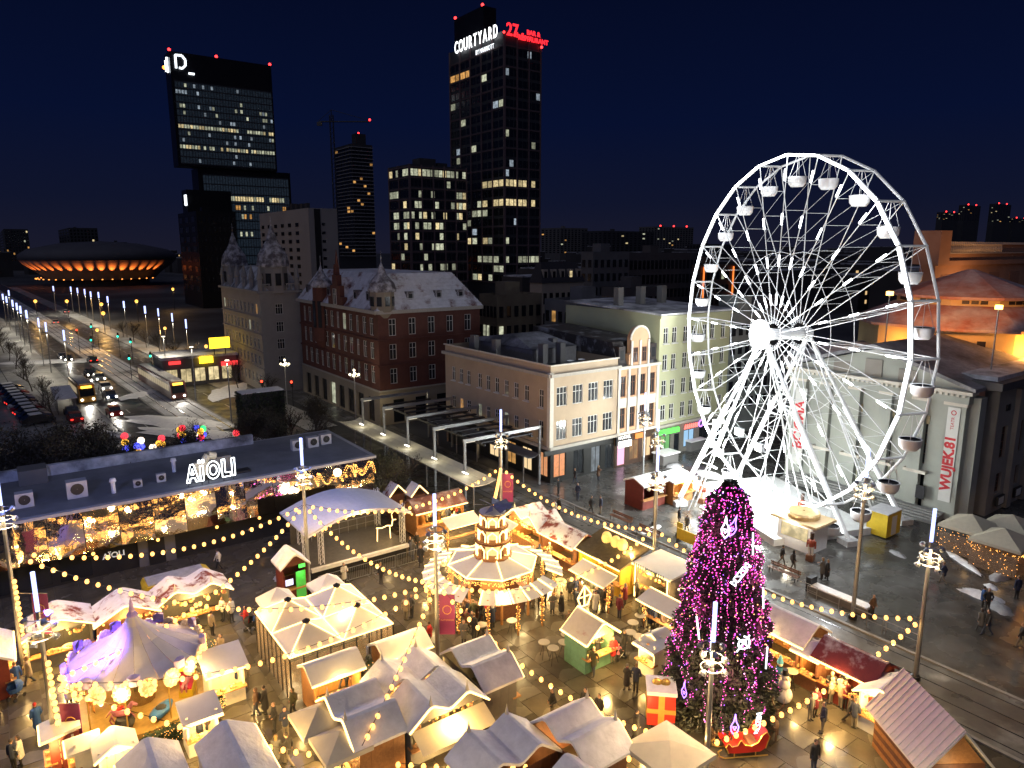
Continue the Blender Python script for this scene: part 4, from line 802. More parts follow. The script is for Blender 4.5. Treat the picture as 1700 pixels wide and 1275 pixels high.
for a,b_ in (((-2.65,1.65),(2.65,1.65)),): led_path(cn,[(a[0],a[1],3.2),(b_[0],b_[1],3.2)],.06)
for x in (-.9,.1,.8): MB().ball((0,0,.3),.42,9,6,sz=1.2).build('popcorn_model',mat('popcorn_yellow',(.7,.5,.15),.6,emit=(1,.7,.2),es=.6),cn,(x,.3,2.9))
kb=S('low white box kiosk with barred fascia and small yellow sign',36.9,32.0,'W',3.2,2.6,2.6,.15,'shed',tarp,mat('grey_box_wall',(.20,.18,.16),.6),240,boards=False)
MB().bb(-.2,.7,-1.9,-1.8,2.55,2.85).build('sign_board',black,kb); text('CORN',.26,em('yellow_letters',(1,.75,.05),3),kb,(.25,-1.92,2.7),(R(90),0,0),'sign_text',.01)
for x in (-1.55,1.5): led_path(kb,[(x,-1.5,.1),(x,-1.5,2.5)],.06,ledw if 0 else led)
for k in range(14): MB().box((-1.4+.21*k,-1.77,2.7),(.05,.04,.3)).build('fascia_bar',black,kb)
S('orange sided hut with a peaked lit canopy half hidden by the Christmas tree',36.9,27.6,'W',3.4,2.4,2.3,.9,'gy',snow,wood,200)
S('long honey wood hut with a bright gable edge beside the tram tracks',37.0,22.6,'W',4.3,2.6,2.4,.9,'gx',snow,wood,170)
S('dark red roofed hut with lit edge, before the steep roofed cabin',36.7,17.9,'W',3.2,2.4,2.3,.8,'gx',mat('dark_red_roof',(.16,.025,.03),.5,var=.2,c2=(.6,.6,.62),cov=.35,csc=.6),woodr,170)
S('small bright sweet hut tucked behind the steep white roofed cabin',35.6,15.3,'W',2.4,2.0,2.2,.7,'gy',snow,woodw,190)
S('small grey roofed hut between the honey wood hut and the red roofed hut',36.4,20.0,'W',1.4,2.0,2.2,.4,'gx',snow,woodd,50)
S('wide hut with long lit eave behind the Christmas pyramid',30.2,53.6,'S',4.9,2.4,2.3,.9,'gx',mat('brown_roof',(.16,.06,.04),.6,var=.3,c2=(.4,.3,.25),cov=.35,csc=.8),wood,220)
S('brown kiosk with snowy roof standing alone near the hostel',50.2,46.6,'S',3.2,2.4,2.5,.5,'gx',snow,woodr,0,False,goods=False)
S('small hut with fairy light front next to the brown kiosk and the wheel',53.6,45.6,'S',3.0,1.8,2.3,.4,'shed',snow,wood,90)
# --- small things built on the same hut idea
def booth(label,u,w,face,W_,D_,h,rise,wm,light=60,group='lit ticket and snack booths',kind='gy',roofm=None): 
    o=stall(label,u,w,face,W_,D_,h,rise,kind,roofm or tarp,wm,light,True,group,over=.2); o.name='snack_booth'; o['category']='booth'; return o
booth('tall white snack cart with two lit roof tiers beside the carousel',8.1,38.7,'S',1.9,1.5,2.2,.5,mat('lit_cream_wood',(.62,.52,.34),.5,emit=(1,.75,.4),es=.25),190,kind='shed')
booth('white tented sweets booth where three people queue by the carousel',6.1,35.3,'S',1.5,1.2,2.0,.35,woodw,130,kind='shed')
booth('small white topped booth above the magenta banner with gold crest',.4,37.4,'W',1.3,1.2,2.3,.2,woodr,90,kind='shed')
booth('narrow white gabled booth between the banner booth and the arched booth',1.2,36.2,'W',1.0,1.0,1.9,.35,woodw,70)
booth('white gabled booth with arched lit front behind the carousel hedge',2.3,35.0,'S',1.5,1.2,2.0,.5,woodw,120)
booth('box shaped ticket booth with lit panel next to the giant gift box',29.4,26.2,'W',1.3,1.1,1.9,.1,woodw,60,kind='shed')
booth('tiny ticket booth behind the boxy one at the foot of the tree',30.4,26.6,'W',1.0,.9,1.9,.3,woodw,40)
gh=stall('small green chalet with big lit diamond ornament on its white roof',27.2,29.4,'S',2.3,1.9,2.1,1.0,'gy',mat('white_painted_roof',(.62,.58,.48),.6,var=.1,c2=(.35,.12,.08),cov=.15,csc=1.5),woodgreen,200); gh.name='chalet'
led_path(gh,[(-1.35,1.1,2.05),(0,1.1,3.15),(1.35,1.1,2.05)]); led_path(gh,[(-1.4,-1.3,2.1),(-1.4,1.1,2.1)]); led_path(gh,[(1.4,-1.3,2.1),(1.4,1.1,2.1)]); led_path(gh,[(0,-1.3,3.22),(0,1.1,3.22)])
dm=[(0,.5,4.8),(.55,.5,4.1),(.28,.5,3.5),(-.28,.5,3.5),(-.55,.5,4.1),(0,.5,4.8)]; led_path(gh,dm,.05,name='lit_ornament'); led_path(gh,[(0,.5,4.8),(0,.5,3.5)],.05,name='lit_ornament'); led_path(gh,[(-.55,.5,4.1),(.55,.5,4.1)],.04,name='lit_ornament')
tb_=stall('red wooden booth with a green lit doorway beside the stage',15.3,48.4,'S',1.7,1.6,2.7,.9,'gy',snow,woodr,0,False,goods=False,over=.25); tb_.name='service_booth'; tb_['category']='booth'; MB().bb(.05,.75,-.9,-.84,.05,2.2).build('door',mat('green_lit_door',(.05,.35,.05),.5,emit=(.2,1,.15),es=.22),tb_); MB().bb(-.7,-.15,-.88,-.84,1.3,1.75).build('screen',em('pale_screen',(.8,.75,1),1.6),tb_); MB().bb(.3,.75,-.93,-.86,2.45,2.7).build('exit_light',em('green_exit',(.1,1,.1),2),tb_); point((.4,-1.2,2),12,(.3,1,.3),.1,tb_)
# steep roofed cabin
o=thing('log_cabin','steep white roofed log cabin with carved sides at the tram road','cabin',(19.9,30.3,0),R(2),'market huts')
pr=[(-1.75,1.9),(0,4.0),(1.75,1.9)]; MB().extr(pr+[(x,z+.12) for x,z in pr[::-1]],-2.5,2.3).build('roof',mat('corrugated_snow',(.80,.80,.76),.7,var=.08),o)
rib=cached('rib',lambda:MB().add([(-1.76,-.04,1.95),(-1.76,.04,1.95),(-.02,.04,4.05),(-.02,-.04,4.05),(-1.76,-.03,2.05),(-1.76,.03,2.05),(-.02,.03,4.14),(-.02,-.03,4.14)],[(4,5,6,7),(0,4,7,3),(1,2,6,5),(0,1,5,4)]).mesh('roof_rib',MC['corrugated_snow']))
for k in range(14): inst(rib,'roof_rib',o,(0,-2.4+.36*k,.02))
for k in range(8): MB().bb(-1.45,1.45,-2.02,1.9,.05+.26*k,.05+.26*k+.24).build('log',woodd if k%2 else wood,o)
b=MB(); b.extr([(-1.4,2.1),(0,3.8),(1.4,2.1)],-2.0,-1.9); b.build('gable_board',wood,o); led_path(o,[(-1.6,-2.45,.3),(-1.6,-2.45,1.8)],.03); MB().box((.2,-2.08,1.3),(.7,.06,.7)).build('poster',red,o); point((0,-2.8,1.8),50,(1,.7,.35),.2,o)
# --- bar shelters with white lit awnings
def shelter(label,u,w,face,L,D=1.3,h=2.35,light=220):
    o=thing('bar_shelter',label,'shelter',UW(u,w),FACE[face],'lit awnings over standing tables')
    MB().add([(-L/2,-D/2,h-.25),(L/2,-D/2,h-.25),(L/2,D/2,h+.2),(-L/2,D/2,h+.2),(-L/2,-D/2,h-.17),(L/2,-D/2,h-.17),(L/2,D/2,h+.28),(-L/2,D/2,h+.28)],[(3,2,1,0),(4,5,6,7),(0,1,5,4),(1,2,6,5),(2,3,7,6),(3,0,4,7)]).build('awning',tarp,o)
    led_path(o,[(-L/2,-D/2-.03,h-.2),(L/2,-D/2-.03,h-.2)],.05); led_path(o,[(-L/2,D/2,h+.32),(L/2,D/2,h+.32)],.035)
    for x in (-L/2+.15,L/2-.15):
        MB().tube((x,0,0),(x,0,h),.06,6).build('post',wood,o); b=MB(); r_=random.Random(label+str(x))
        for k in range(90): a=r_.random()*6.3; b.ico((x+.11*math.cos(a),.11*math.sin(a),r_.uniform(.5,h-.2)),.025)
        stuff(b.build('fairy_lights',em('amber_fairy',(1,.42,.08),5),o))
    MB().bb(-L/2,L/2,-.2,.2,1.0,1.06).build('bar_top',wood,o); point((0,-.4,h-.5),light,(1,.72,.38),.2,o)
shelter('long lit awning in front of the yellow corn hut',32.2,34.6,'W',3.6)
shelter('long lit awning beside the Christmas tree facing the tables',32.9,28.3,'W',4.2)
shelter('lit awning behind the pyramid facing the stage',30.0,48.5,'S',3.2)
shelter('slanted lit awning between pyramid and red roofed huts',32.2,46.0,'W',3.2)
# --- parasols
def parasol(label,u,w,s=2.6,h=2.3,rise=.7,m=None,group='canvas parasols',name='parasol',lit=False,rz=None):
    o=thing(name,label,'parasol',UW(u,w),AU if rz is None else rz,group); s2=s/2; cz=h+rise; fm=m or tarpc
    MB().add([(-s2,-s2,h),(s2,-s2,h),(s2,s2,h),(-s2,s2,h),(0,0,cz),(-s2,-s2,h-.22),(s2,-s2,h-.22),(s2,s2,h-.22),(-s2,s2,h-.22)],[(0,1,4),(1,2,4),(2,3,4),(3,0,4),(0,5,6,1),(1,6,7,2),(2,7,8,3),(3,8,5,0)]).build('canopy',fm,o)
    MB().tube((0,0,0),(0,0,cz-.05),.045,8).build('pole',steel,o); MB().lathe([(.35,0),(.35,.1),(.05,.14)],12).build('base',dark,o)
    for x,y in ((-1,-1),(1,-1),(1,1),(-1,1)): MB().tube((0,0,h-.1),(x*s2*.98,y*s2*.98,h-.01),.018,4).build('rib',steel,o)
    if lit: MB().ball((0,0,h-.2),.1).build('lamp',bulbm,o); point((0,0,h-.4),lit,(1,.6,.25),.3,o)
    return o
parasol('cream parasol at the outer counter corner of the orange wood hut',10.7,31.0,2.3,2.2,.6); parasol('cream parasol nearest the bulb string at the orange wood hut',10.9,28.7,2.3,2.2,.6)
parasol('cream canvas canopy at the edge of the market by the sleigh',22.9,19.2,3.0,2.3,.5)
for k,(u,w) in enumerate(((63.4,22.6),(62.2,19.8),(66.0,20.6),(69,18.3))):
    o=parasol(('beige cafe parasol tent closest to the theatre corner pier','beige cafe parasol tent with a string of lights facing the square','beige cafe parasol tent in the middle of the terrace','pale cafe parasol tent at the poster cases')[k],u,w,3.6,2.5,.95,mat('beige_canvas',(.50,.45,.34),.8,var=.08),'cafe terrace parasols',lit=45)
    b=MB(); r_=random.Random(k)
    for i in range(120): t_=r_.uniform(-1.75,1.75); sd_=r_.choice((0,1)); b.ico((t_,-1.8,2.15-.35*abs(math.sin(t_*2))*r_.random()) if sd_ else (-1.8,t_,2.15-1.8*r_.random()**2),.03)
    stuff(b.build('fairy_lights',bulbm,o))
    for i,(x,y) in enumerate(((-1.2,-1.2),(.9,-1.1),(-1,.8))): q=MB().lathe([(.02,.74),(.4,.74),(.4,.78),(.02,.78)],10).build('cafe_table',woodd,o,(x,y,0)); MB().tube((0,0,0),(0,0,.74),.04,5).build('table_leg',dark,q)
    for i in range(2): MB().box((0,0,1.0),(3.3,.04,1.6)).build('clear_screen',mat('clear_screen',(.2,.16,.12),.2,var=.3,alpha=.45,emit=(1,.4,.15),es=.05),o,((0,-1.72,.1),(-1.72,0,.1))[i],(0,R(90))[i])
# --- big square beer tent of four pagodas
o=thing('pagoda_tent','square tent of four joined white pagodas edged with warm light','tent',UW(11.0,36.0),AU); s_=3.15; h=2.75
for i in range(2):
    for j in range(2):
        x,y=i*s_,j*s_; q=MB().add([(x,y,h),(x+s_,y,h),(x+s_,y+s_,h),(x,y+s_,h),(x+s_/2,y+s_/2,h+1.05)],[(0,1,4),(1,2,4),(2,3,4),(3,0,4)]).build('pagoda_roof',tarp,o)
        led_path(q,[(x,y,h+.05),(x+s_,y,h+.05),(x+s_,y+s_,h+.05),(x,y+s_,h+.05),(x,y,h+.05)],.045)
        for a,b_ in ((x,y),(x+s_,y),(x,y+s_),(x+s_,y+s_)): MB().tube((a,b_,h+.06),(x+s_/2,y+s_/2,h+1.1),.04,5).build('led_strip',led,q)
        MB().lathe([(.22,1.0),(.25,1.1),(.02,1.25)],8).build('peak_cap',dark,q,(x+s_/2,y+s_/2,h)); point((x+s_/2,y+s_/2,h-.2),420,(1,.72,.36),.3,o)
for k in range(9):
    for a in (0,2*s_): MB().box((0,0,h/2),(.07,.07,h)).build('frame_post',dark,o,(a,k*2*s_/8,0)); MB().box((0,0,h/2),(.07,.07,h)).build('frame_post',dark,o,(k*2*s_/8,a,0))
gp=mat('tent_window_film',(.30,.22,.14),.2,var=.3,scale=1.5,alpha=.35,emit=(1,.6,.25),es=.12)
for k in range(8):
    for a in (0,2*s_): MB().box((0,0,1.3),(.02,2*s_/8-.1,2.4)).build('side_panel',gp,o,(a,(k+.5)*2*s_/8,0)); MB().box((0,0,1.3),(2*s_/8-.1,.02,2.4)).build('side_panel',gp,o,((k+.5)*2*s_/8,a,0))
for k,(u,w) in enumerate(((12.8,43.6),(16.2,43.6))): parasol(('small white canvas pagoda at the back of the square tent towards the huts','small white canvas pagoda at the back of the square tent towards the stage')[k],u,w,2.2,2.5,.9,tarp,'canvas pagodas behind the tent','small_pagoda')
S('arched stall of red gifts attached to the tent front beside the little fir',12.9,34.9,'S',2.7,1.9,2.2,.55,'gx',tarp,wood,260,group='gift stalls at the tent')
S('stall of dolls and gifts on the far side of the little fir',17.0,34.6,'S',2.7,1.9,2.2,.55,'gx',tarp,wood,260,group='gift stalls at the tent')
# ================= light poles and strings
poles={}
def pole(key,label,px,py,ytop,banner=None,flood=180,fl=6,blue=24,heads=True,side=(0,-1)):
    p=G(px,py); H=zfrompy(p,ytop); o=thing('light_pole',label,'light pole',p,0,'plaza light poles'); poles[key]=(p,H)
    MB().tube((0,0,0),(0,0,H-3.3),.15,10,.11).build('shaft',steel,o); MB().tube((0,0,H-3.3),(0,0,H-1.95),.10,8).build('neck',steel,o); MB().lathe([(.28,0),(.28,.25),(.16,.35)],10).build('foot',dark,o)
    MB().tube((0,0,H-1.95),(0,0,H),.10,10).build('light_tube',ledb,o)
    if heads:
        for zz in (H-2.2,H-2.75,H-3.25):
            MB().lathe([(.5,-.03),(.55,0),(.5,.03)],14).build('lamp_ring',steel,o,(0,0,zz))
            for k in range(fl//3+1):
                a=R(40+k*360/(fl//3+1)+zz*50); q=MB().lathe([(.06,-.12),(.15,.0),(.17,.14)],10).build('spot_head',steel,o,(.55*math.cos(a),.55*math.sin(a),zz-.1)); q.rotation_euler=(R(180-35)*1,0,a+R(90)); MB().lathe([(.001,.145),(.16,.145)],10).build('lens',lampw if k==0 else mat('unlit_lens',(.3,.3,.32),.2,var=0),q)
    if flood: spot((0,-.1,H-2.4),(0,-.1,0),flood*8.5,(1,.71,.36),140,.45,o,.55)
    if blue: point((0,0,H+.25),blue,(.30,.38,1),.3,o)
    if banner:
        bx,bz=banner; q=MB().box((bx,0,bz),(.95,.03,2.6)).build('banner',purple,o); MB().tube((0,0,bz+1.32),(bx+.5,0,bz+1.32),.025,5).build('banner_arm',steel,o)
        c=MB(); c.path([(bx+.26*math.cos(R(a)),-.03,bz+.35+.26*math.sin(R(a))*(1.2 if a>180 else 1)) for a in range(0,361,40)],.025,4); c.build('crest',gold,q); text('KATOWICE',.15,gold,q,(bx,-.03,bz-.35),(R(90),0,0),'banner_text',.003)
    return o
pole('A','light pole with glowing blue tube at the stage corner',514,985,728,flood=170,blue=2200)
pole('B','light pole with blue tube and magenta crest banner between tent and pyramid',727,1100,820,(.62,3.2),flood=280)
pole('C','light pole with blue tube and banner behind the Christmas pyramid',832,884,680,(.6,4.2),flood=200)
pole('D','light pole with blue tube at the end of the hut row by the tram track',1084,965,740,flood=200)
pole('D2','slim light pole with blue tube beyond the tram tracks opposite the hut row',1086,872,680,flood=60)
pole('D1','slim light pole with blue tube in front of the hostel',1067,795,652,flood=70)
pole('E','dark light pole with a white tube on the wide wet square by the wheel',1415,1027,745,flood=170)
pole('F','light pole with blue tube tying two bulb strings by the tram tracks',1519,1128,845,flood=330)
pole('G','light pole with white lamps standing before the Christmas tree and sleigh',1171,1290,1000,flood=380)
pole('H','light pole wrapped in bulbs with blue tube at the carousel banner',98,1275,950,(.9,2.2),flood=110,blue=160)
pole('I','light pole with blue tube at the pavilion corner beyond the huts',40,1110,785,(1.5,3.6),flood=200,blue=3000)
for k,(x,y,lab) in enumerate(((-5,13.5,'light pole standing south of the snow roofed hut island'),(11.5,13.5,'light pole standing south of the sleigh and log cabin'))):  # two poles added out of view to light the camera-facing hut roofs
    p=Vector((x,y,0)); o=thing('light_pole',lab,'light pole',p,0,'plaza light poles'); H=10.6
    MB().tube((0,0,0),(0,0,H-2),.15,10,.10).build('shaft',steel,o); MB().tube((0,0,H-1.95),(0,0,H),.10,10).build('light_tube',ledb,o); MB().lathe([(.28,0),(.28,.25),(.16,.35)],10).build('foot',dark,o)
    for j in range(4): MB().lathe([(.06,-.12),(.15,.0),(.17,.14)],10).build('spot_head',steel,o,(.5*math.cos(R(90*j)),.5*math.sin(R(90*j)),H-2.4))
    spot((0,.1,H-2.6),(0,1.2,0),5600,(1,.78,.56),150,.45,o,.4)
sg_='festoon bulb strings'
bulb_me=MB().ball((0,0,-.09),.125,8,5,sz=1.2).mesh('bulb',bulbm); wirem=black  # bulbs drawn oversize, their halo is built into the width
ATY={'A':838,'B':966,'C':775,'D':876,'F':1022,'G':1230,'H':1130,'I':915}
def att(k,dz): p,H=poles[k]; return p+Vector((0,0,zfrompy(p,ATY[k])+(dz-7.5)*.06))
def string(label,a,b,sag,sp=.62,every=9,e=270):
    L=(b-a).length; n=max(6,int(L/sp)); o=thing('bulb_string',label,'string lights',a,0,sg_); pts=[]
    for k in range(n+1): t=k/n; q=a.lerp(b,t)-a; pts.append(Vector((q.x,q.y,q.z-4*sag*t*(1-t))))
    MB().path(pts[::2]+([pts[-1]] if n%2 else []),.02,4).build('wire',wirem,o)
    for k in range(1,n): inst(bulb_me,'bulb',o,pts[k])
    for k in range(every//2,n,every) if e else (): point(pts[k]-Vector((0,0,.25)),e,(1,.60,.20),.12,o)
string('bulb string along the pavilion front to the stage pole',att('I',8.1),att('A',8.2),1.7)
string('bulb string from the pavilion corner over the huts to the banner pole',att('I',7.9),att('B',7.2),2.6)
string('bulb string from the stage pole over the carousel roof',att('A',8.1),att('H',7.2),1.6)
string('bulb string from the stage pole to the pole by the pyramid',att('A',7.9),att('B',7.2),1.3)
string('bulb string from the stage roof edge to the pole behind the pyramid',att('C',7.8),att('A',8.0),1.9)
py=G(818,945,2.7); pyr=Vector((py.x,py.y,0))
string('short steep bulb string from pole to pyramid rotor',att('C',7.8),pyr+Vector((0,0,7.3)),.2)
string('bulb string above the tram side hut roofs',att('C',7.8),att('D',7.1),1.5)
string('bulb string running along the tram track behind the Christmas tree',att('D',7.0),att('F',5.9),1.9)
string('bulb string over the pyramid roof to the hut row',att('D',6.8),att('B',7.0),2.2)
string('bulb string sagging across the open wet plaza to the tree pole',att('B',7.),att('G',4.3),2.0)
string('bulb string from the banner pole down among the snow roofed huts',att('B',6.9),G(601,1238,2.7),.3,e=0)
string('bulb string over the square tent to the carousel pole',att('B',6.9),att('H',6.3),2.0)
string('long low bulb string along the front hut roofs',att('H',6.0),att('G',4.2),2.6,e=650)
string('bulb string from the sleigh to the tram side pole',att('G',4.4),att('F',5.9),.9)
# bulbs wound down the carousel pole
for k_,lab in (('H','bulb chain wound down the carousel banner pole'),('I','bulb chain hanging down the pavilion corner pole')):
    p,H=poles[k_]; string(lab,p+Vector((.3,-.2,6.2)),p+Vector((.55,-.35,.4)),.0,.33,12,25)
# ================= ferris wheel
o=thing('ferris_wheel','giant white ferris wheel outlined in white light with hanging gondolas','ferris wheel',(25.4,65.5,0),R(-75)); wheel=o
RW,ZH,N=15.9,17.2,24; HY=1.15
inv=Matrix.Translation((25.4,65.5,0))@Matrix.Rotation(R(-75),4,'Z'); inv=inv.inverted()
def rp(k,r,y): a=2*math.pi*k/N+math.pi/2; return Vector((r*math.cos(a),y,ZH+r*math.sin(a)))
tubem=mat('wheel_glowing_white_paint',(.72,.74,.76),.4,var=.06,emit=(.95,1,1),es=.10)  # faint white glow put into the paint, also on steel without lamps
b=MB(); b2=MB()
for k in range(N):
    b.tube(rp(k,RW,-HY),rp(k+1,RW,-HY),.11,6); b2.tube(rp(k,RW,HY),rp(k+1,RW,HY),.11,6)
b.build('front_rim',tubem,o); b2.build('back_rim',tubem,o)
for y in (-HY,HY):
    b=MB()
    for k in range(N): b.tube(rp(k,RW*.47,y),rp(k+1,RW*.47,y),.025,5)
    b.build('inner_ring',tubem,o)
for k in range(N):
    a,c=rp(k,RW-.03,-HY-.18),rp(k+1,RW-.03,-HY-.18); MB().tube(a.lerp(c,.03),a.lerp(c,.97),.105,8).build('rim_light_tube',ledw,o)
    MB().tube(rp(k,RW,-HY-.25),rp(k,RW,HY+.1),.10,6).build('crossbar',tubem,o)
    q=MB().add([rp(k,RW+.15,-HY-.2)+Vector((-.45,0,.12)),rp(k,RW+.15,-HY-.2)+Vector((.45,0,.12)),rp(k,RW+.15,HY+.2)+Vector((.45,0,.12)),rp(k,RW+.15,HY+.2)+Vector((-.45,0,.12))],[(0,1,2,3)]) if 0 else None
    for s_,nm in ((-1,'front_spoke'),(1,'back_spoke')):
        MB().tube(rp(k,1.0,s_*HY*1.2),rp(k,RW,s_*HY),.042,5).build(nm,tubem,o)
    sl=MB()
    for f0 in (.17,.39,.62,.86): sl.tube(rp(k,RW*f0,-HY-.16),rp(k,RW*(f0+.062),-HY-.16),.085,6)
    stuff(sl.build('spoke_light_bars',ledw,o))
    lc=MB()
    for j in range(4):
        r0,r1=RW*(.4+.15*j),RW*(.55+.15*j); lc.tube(rp(k,r0,-HY*(1)),rp(k,r1,HY),.018,4).tube(rp(k,r0,HY),rp(k,r0,-HY),.018,4)
    stuff(lc.build('spoke_lacing',tubem,o))
# gondolas
tub=MB().lathe([(.05,-.75),(.62,-.75),(.88,-.45),(.95,.12),(.97,.2),(.88,.2),(.82,-.3),(.05,-.45)],14).mesh('gondola',whitem,True)
roofc=MB().lathe([(1.0,1.36),(.98,1.43),(.3,1.62),(.02,1.64)],14).mesh('gondola_canopy',whitem,True); seatm=MB().lathe([(.3,.0),(.84,.0),(.86,.16),(.80,.16)],14).mesh('gondola_seat',dark)
hang=MB()
for a in range(4): hang.tube((.85*math.cos(R(45+90*a)),.85*math.sin(R(45+90*a)),.1),(.2*math.cos(R(45+90*a)),.2*math.sin(R(45+90*a)),2.2),.03,4)
hang=hang.mesh('gondola_hanger',whitem)
for k in range(N):
    p=rp(k,RW,0); g=inst(tub,'gondola',o,p+Vector((0,0,-2.05)),0,(.84,.84,.9)); inst(seatm,'seat',g); inst(hang,'hanger',g)
# hub, axle, legs
hb=MB().tube((0,-2.6,ZH),(0,2.6,ZH),.5,14).build('axle',tubem,o); MB().lathe([(1.25,-.1),(1.3,0),(1.25,.1)],20).build('hub_ring',tubem,o,(0,-1.4,ZH)).rotation_euler=(R(90),0,0); MB().lathe([(1.25,-.1),(1.3,0),(1.25,.1)],20).build('hub_ring',tubem,o,(0,1.4,ZH)).rotation_euler=(R(90),0,0)
MB().tube((0,-3.0,ZH),(0,-2.62,ZH),1.35,22).build('hub_floodlight',em('wheel_hub_light',(.95,.97,1),14),o)  # disc widened so the lamp's flare is built into its size
feet={}
for nm,px,py_ in (('A',1127,838),('B',1408,903),('C',1497,868),('D',1222,800)):
    f=inv@G(px,py_); feet[nm]=f
cf={'A':(0,-2.4,ZH),'B':(0,-2.4,ZH),'C':(0,2.4,ZH),'D':(0,2.4,ZH)}
for nm,f in feet.items():
    MB().tube((f.x,f.y,.4),cf[nm],.19,8,.15).build('leg',tubem,o); MB().box((f.x,f.y,.25),(1.3,1.3,.5)).build('foot_block',mat('foot_ballast',(.5,.5,.5),.6),o)
    MB().tube((f.x*.55,f.y*.9,.4),cf[nm],.085,6).build('brace_leg',tubem,o); MB().tube((f.x*.3,f.y*1.05,.4),cf[nm],.065,6).build('brace_leg',tubem,o)
    st=MB(); P0=Vector((f.x,f.y,.4)); P1=Vector(cf[nm]); Q0=Vector((f.x*.55,f.y*.9,.4))
    for j in range(1,7): t_=j/8; st.tube(P0.lerp(P1,t_),Q0.lerp(P1,t_),.05,4).tube(P0.lerp(P1,t_),Q0.lerp(P1,t_+.12),.045,4)
    stuff(st.build('leg_lacing',tubem,o))
    ml=MB(); m0,m1=P0.lerp(P1,.03),P0.lerp(P1,.6); off=Vector((0,-.3,0)); ml.tube(m0+off,m1+off,.07,6); ml.build('leg_light_tube',em('leg_light',(.95,1,.98),3.2),o)
MB().bb(-7.5,7.5,-5.2,5.2,.0,.62).build('platform',mat('wheel_platform',(.7,.71,.71),.5,var=.15),o)
for k in range(4): MB().bb(-2.5,2.5,-5.2-.35*(k+1),-5.2-.35*k,0,.5-.12*k).build('step',MC['wheel_platform'],o)
fr=MB()
for k in range(22):
    x=-7.3+k*14.6/21; fr.tube((x,-5.1,.6),(x,-5.1,1.65),.03,4)
fr.tube((-7.3,-5.1,1.65),(7.3,-5.1,1.65),.04,4).tube((-7.3,-5.1,1.15),(7.3,-5.1,1.15),.03,4); stuff(fr.build('railing',tubem,o))
for x,y,z in ((-4,-4.2,8.),(0.5,-4.6,8.3),(-2.,-5.0,5.6),(3.5,-4.4,7.6)):
    q=MB().box((0,0,0),(.9,.4,.7)).build('floodlight',steel,o,(x,y,z)); MB().box((0,-.23,0),(.8,.05,.6)).build('lens',em('wheel_flood_lens',(1,1,.98),16),q)
    point((x,y-.6,z),2600,(.93,1,.95),.4,o)
point((0,-3.8,ZH),5200,(.88,.95,1),.8,o)
for x in (-6,-2,2,6): point((x,-3.2,2.6),2600,(.95,1,.95),.3,o); MB().box((x,-3.2,2.85),(1.4,.2,.12)).build('deck_lamp',ledw,o)
for k in range(0,N,3): p=rp(k,RW-.2,-HY-1.2); point(p,700,(.93,.97,1),.4,o)
# cashier house on the platform
c=thing('wheel_ticket_house','white and gold round topped ticket house under the ferris wheel','booth',tuple(wheel.matrix_basis@Vector((2.6,-4.6,.0))) if 0 else G(1330,905),R(-54)); MB().bb(-1.6,1.6,-1.2,1.2,0,2.4).build('body',whitem,c); MB().bb(-2.1,2.1,-1.6,1.6,2.4,2.6).build('roof',mat('gold_trim_roof',(.55,.4,.22),.4,var=.1),c); MB().lathe([(1.3,0),(1.35,.35),(1.25,.5),(.1,.55)],18).build('drum_sign',mat('gold_drum',(.6,.42,.2),.35,.3),c,(0,0,2.6)); MB().bb(-1.2,1.2,-1.25,-1.2,1.0,2.1).build('window',warmwin,c); point((0,-2,2.2),160,(1,.9,.7),.2,c)
for i,(px,py_) in enumerate(((1165,835),(1345,930),(1330,860))):
    n_=thing('nutcracker_figure',('brown toy soldier statue beside the left wheel foot','red brown toy soldier statue in front of the wheel platform','toy soldier statue on the wheel platform behind the ticket house')[i],'statue',G(px,py_),R(-40),'toy soldier statues'); b=MB(); b.box((0,0,.25),(.6,.6,.5)); b.build('plinth',woodd,n_); [MB().box((x,0,.85),(.18,.22,.7)).build('leg',woodw,n_) for x in (-.12,.12)]; MB().lathe([(.22,1.2),(.28,1.5),(.24,1.75),(.1,1.8)],10).build('torso',mat('soldier_red',(.3,.06,.03),.5),n_); MB().lathe([(.02,1.8),(.14,1.85),(.15,2.02),(.16,2.05),(.17,2.4),(.02,2.42)],10).build('head_and_hat',mat('soldier_dark',(.06,.03,.02),.5),n_)
    for s_ in (-1,1): MB().tube((s_*.3,0,1.7),(s_*.33,-.05,1.1),.07,6).build('arm',MC['soldier_red'],n_)
yb=thing('service_cabin','yellow box cabin at the right foot of the wheel','cabin',G(1465,885),AU); MB().bb(-1.2,1.2,-.9,.9,.1,2.2).build('body',yellow,yb); MB().bb(-1.25,1.25,-.95,.95,2.2,2.3).build('roof',snow,yb); MB().bb(-.4,.4,-.94,-.9,.2,1.9).build('door',woodw,yb)
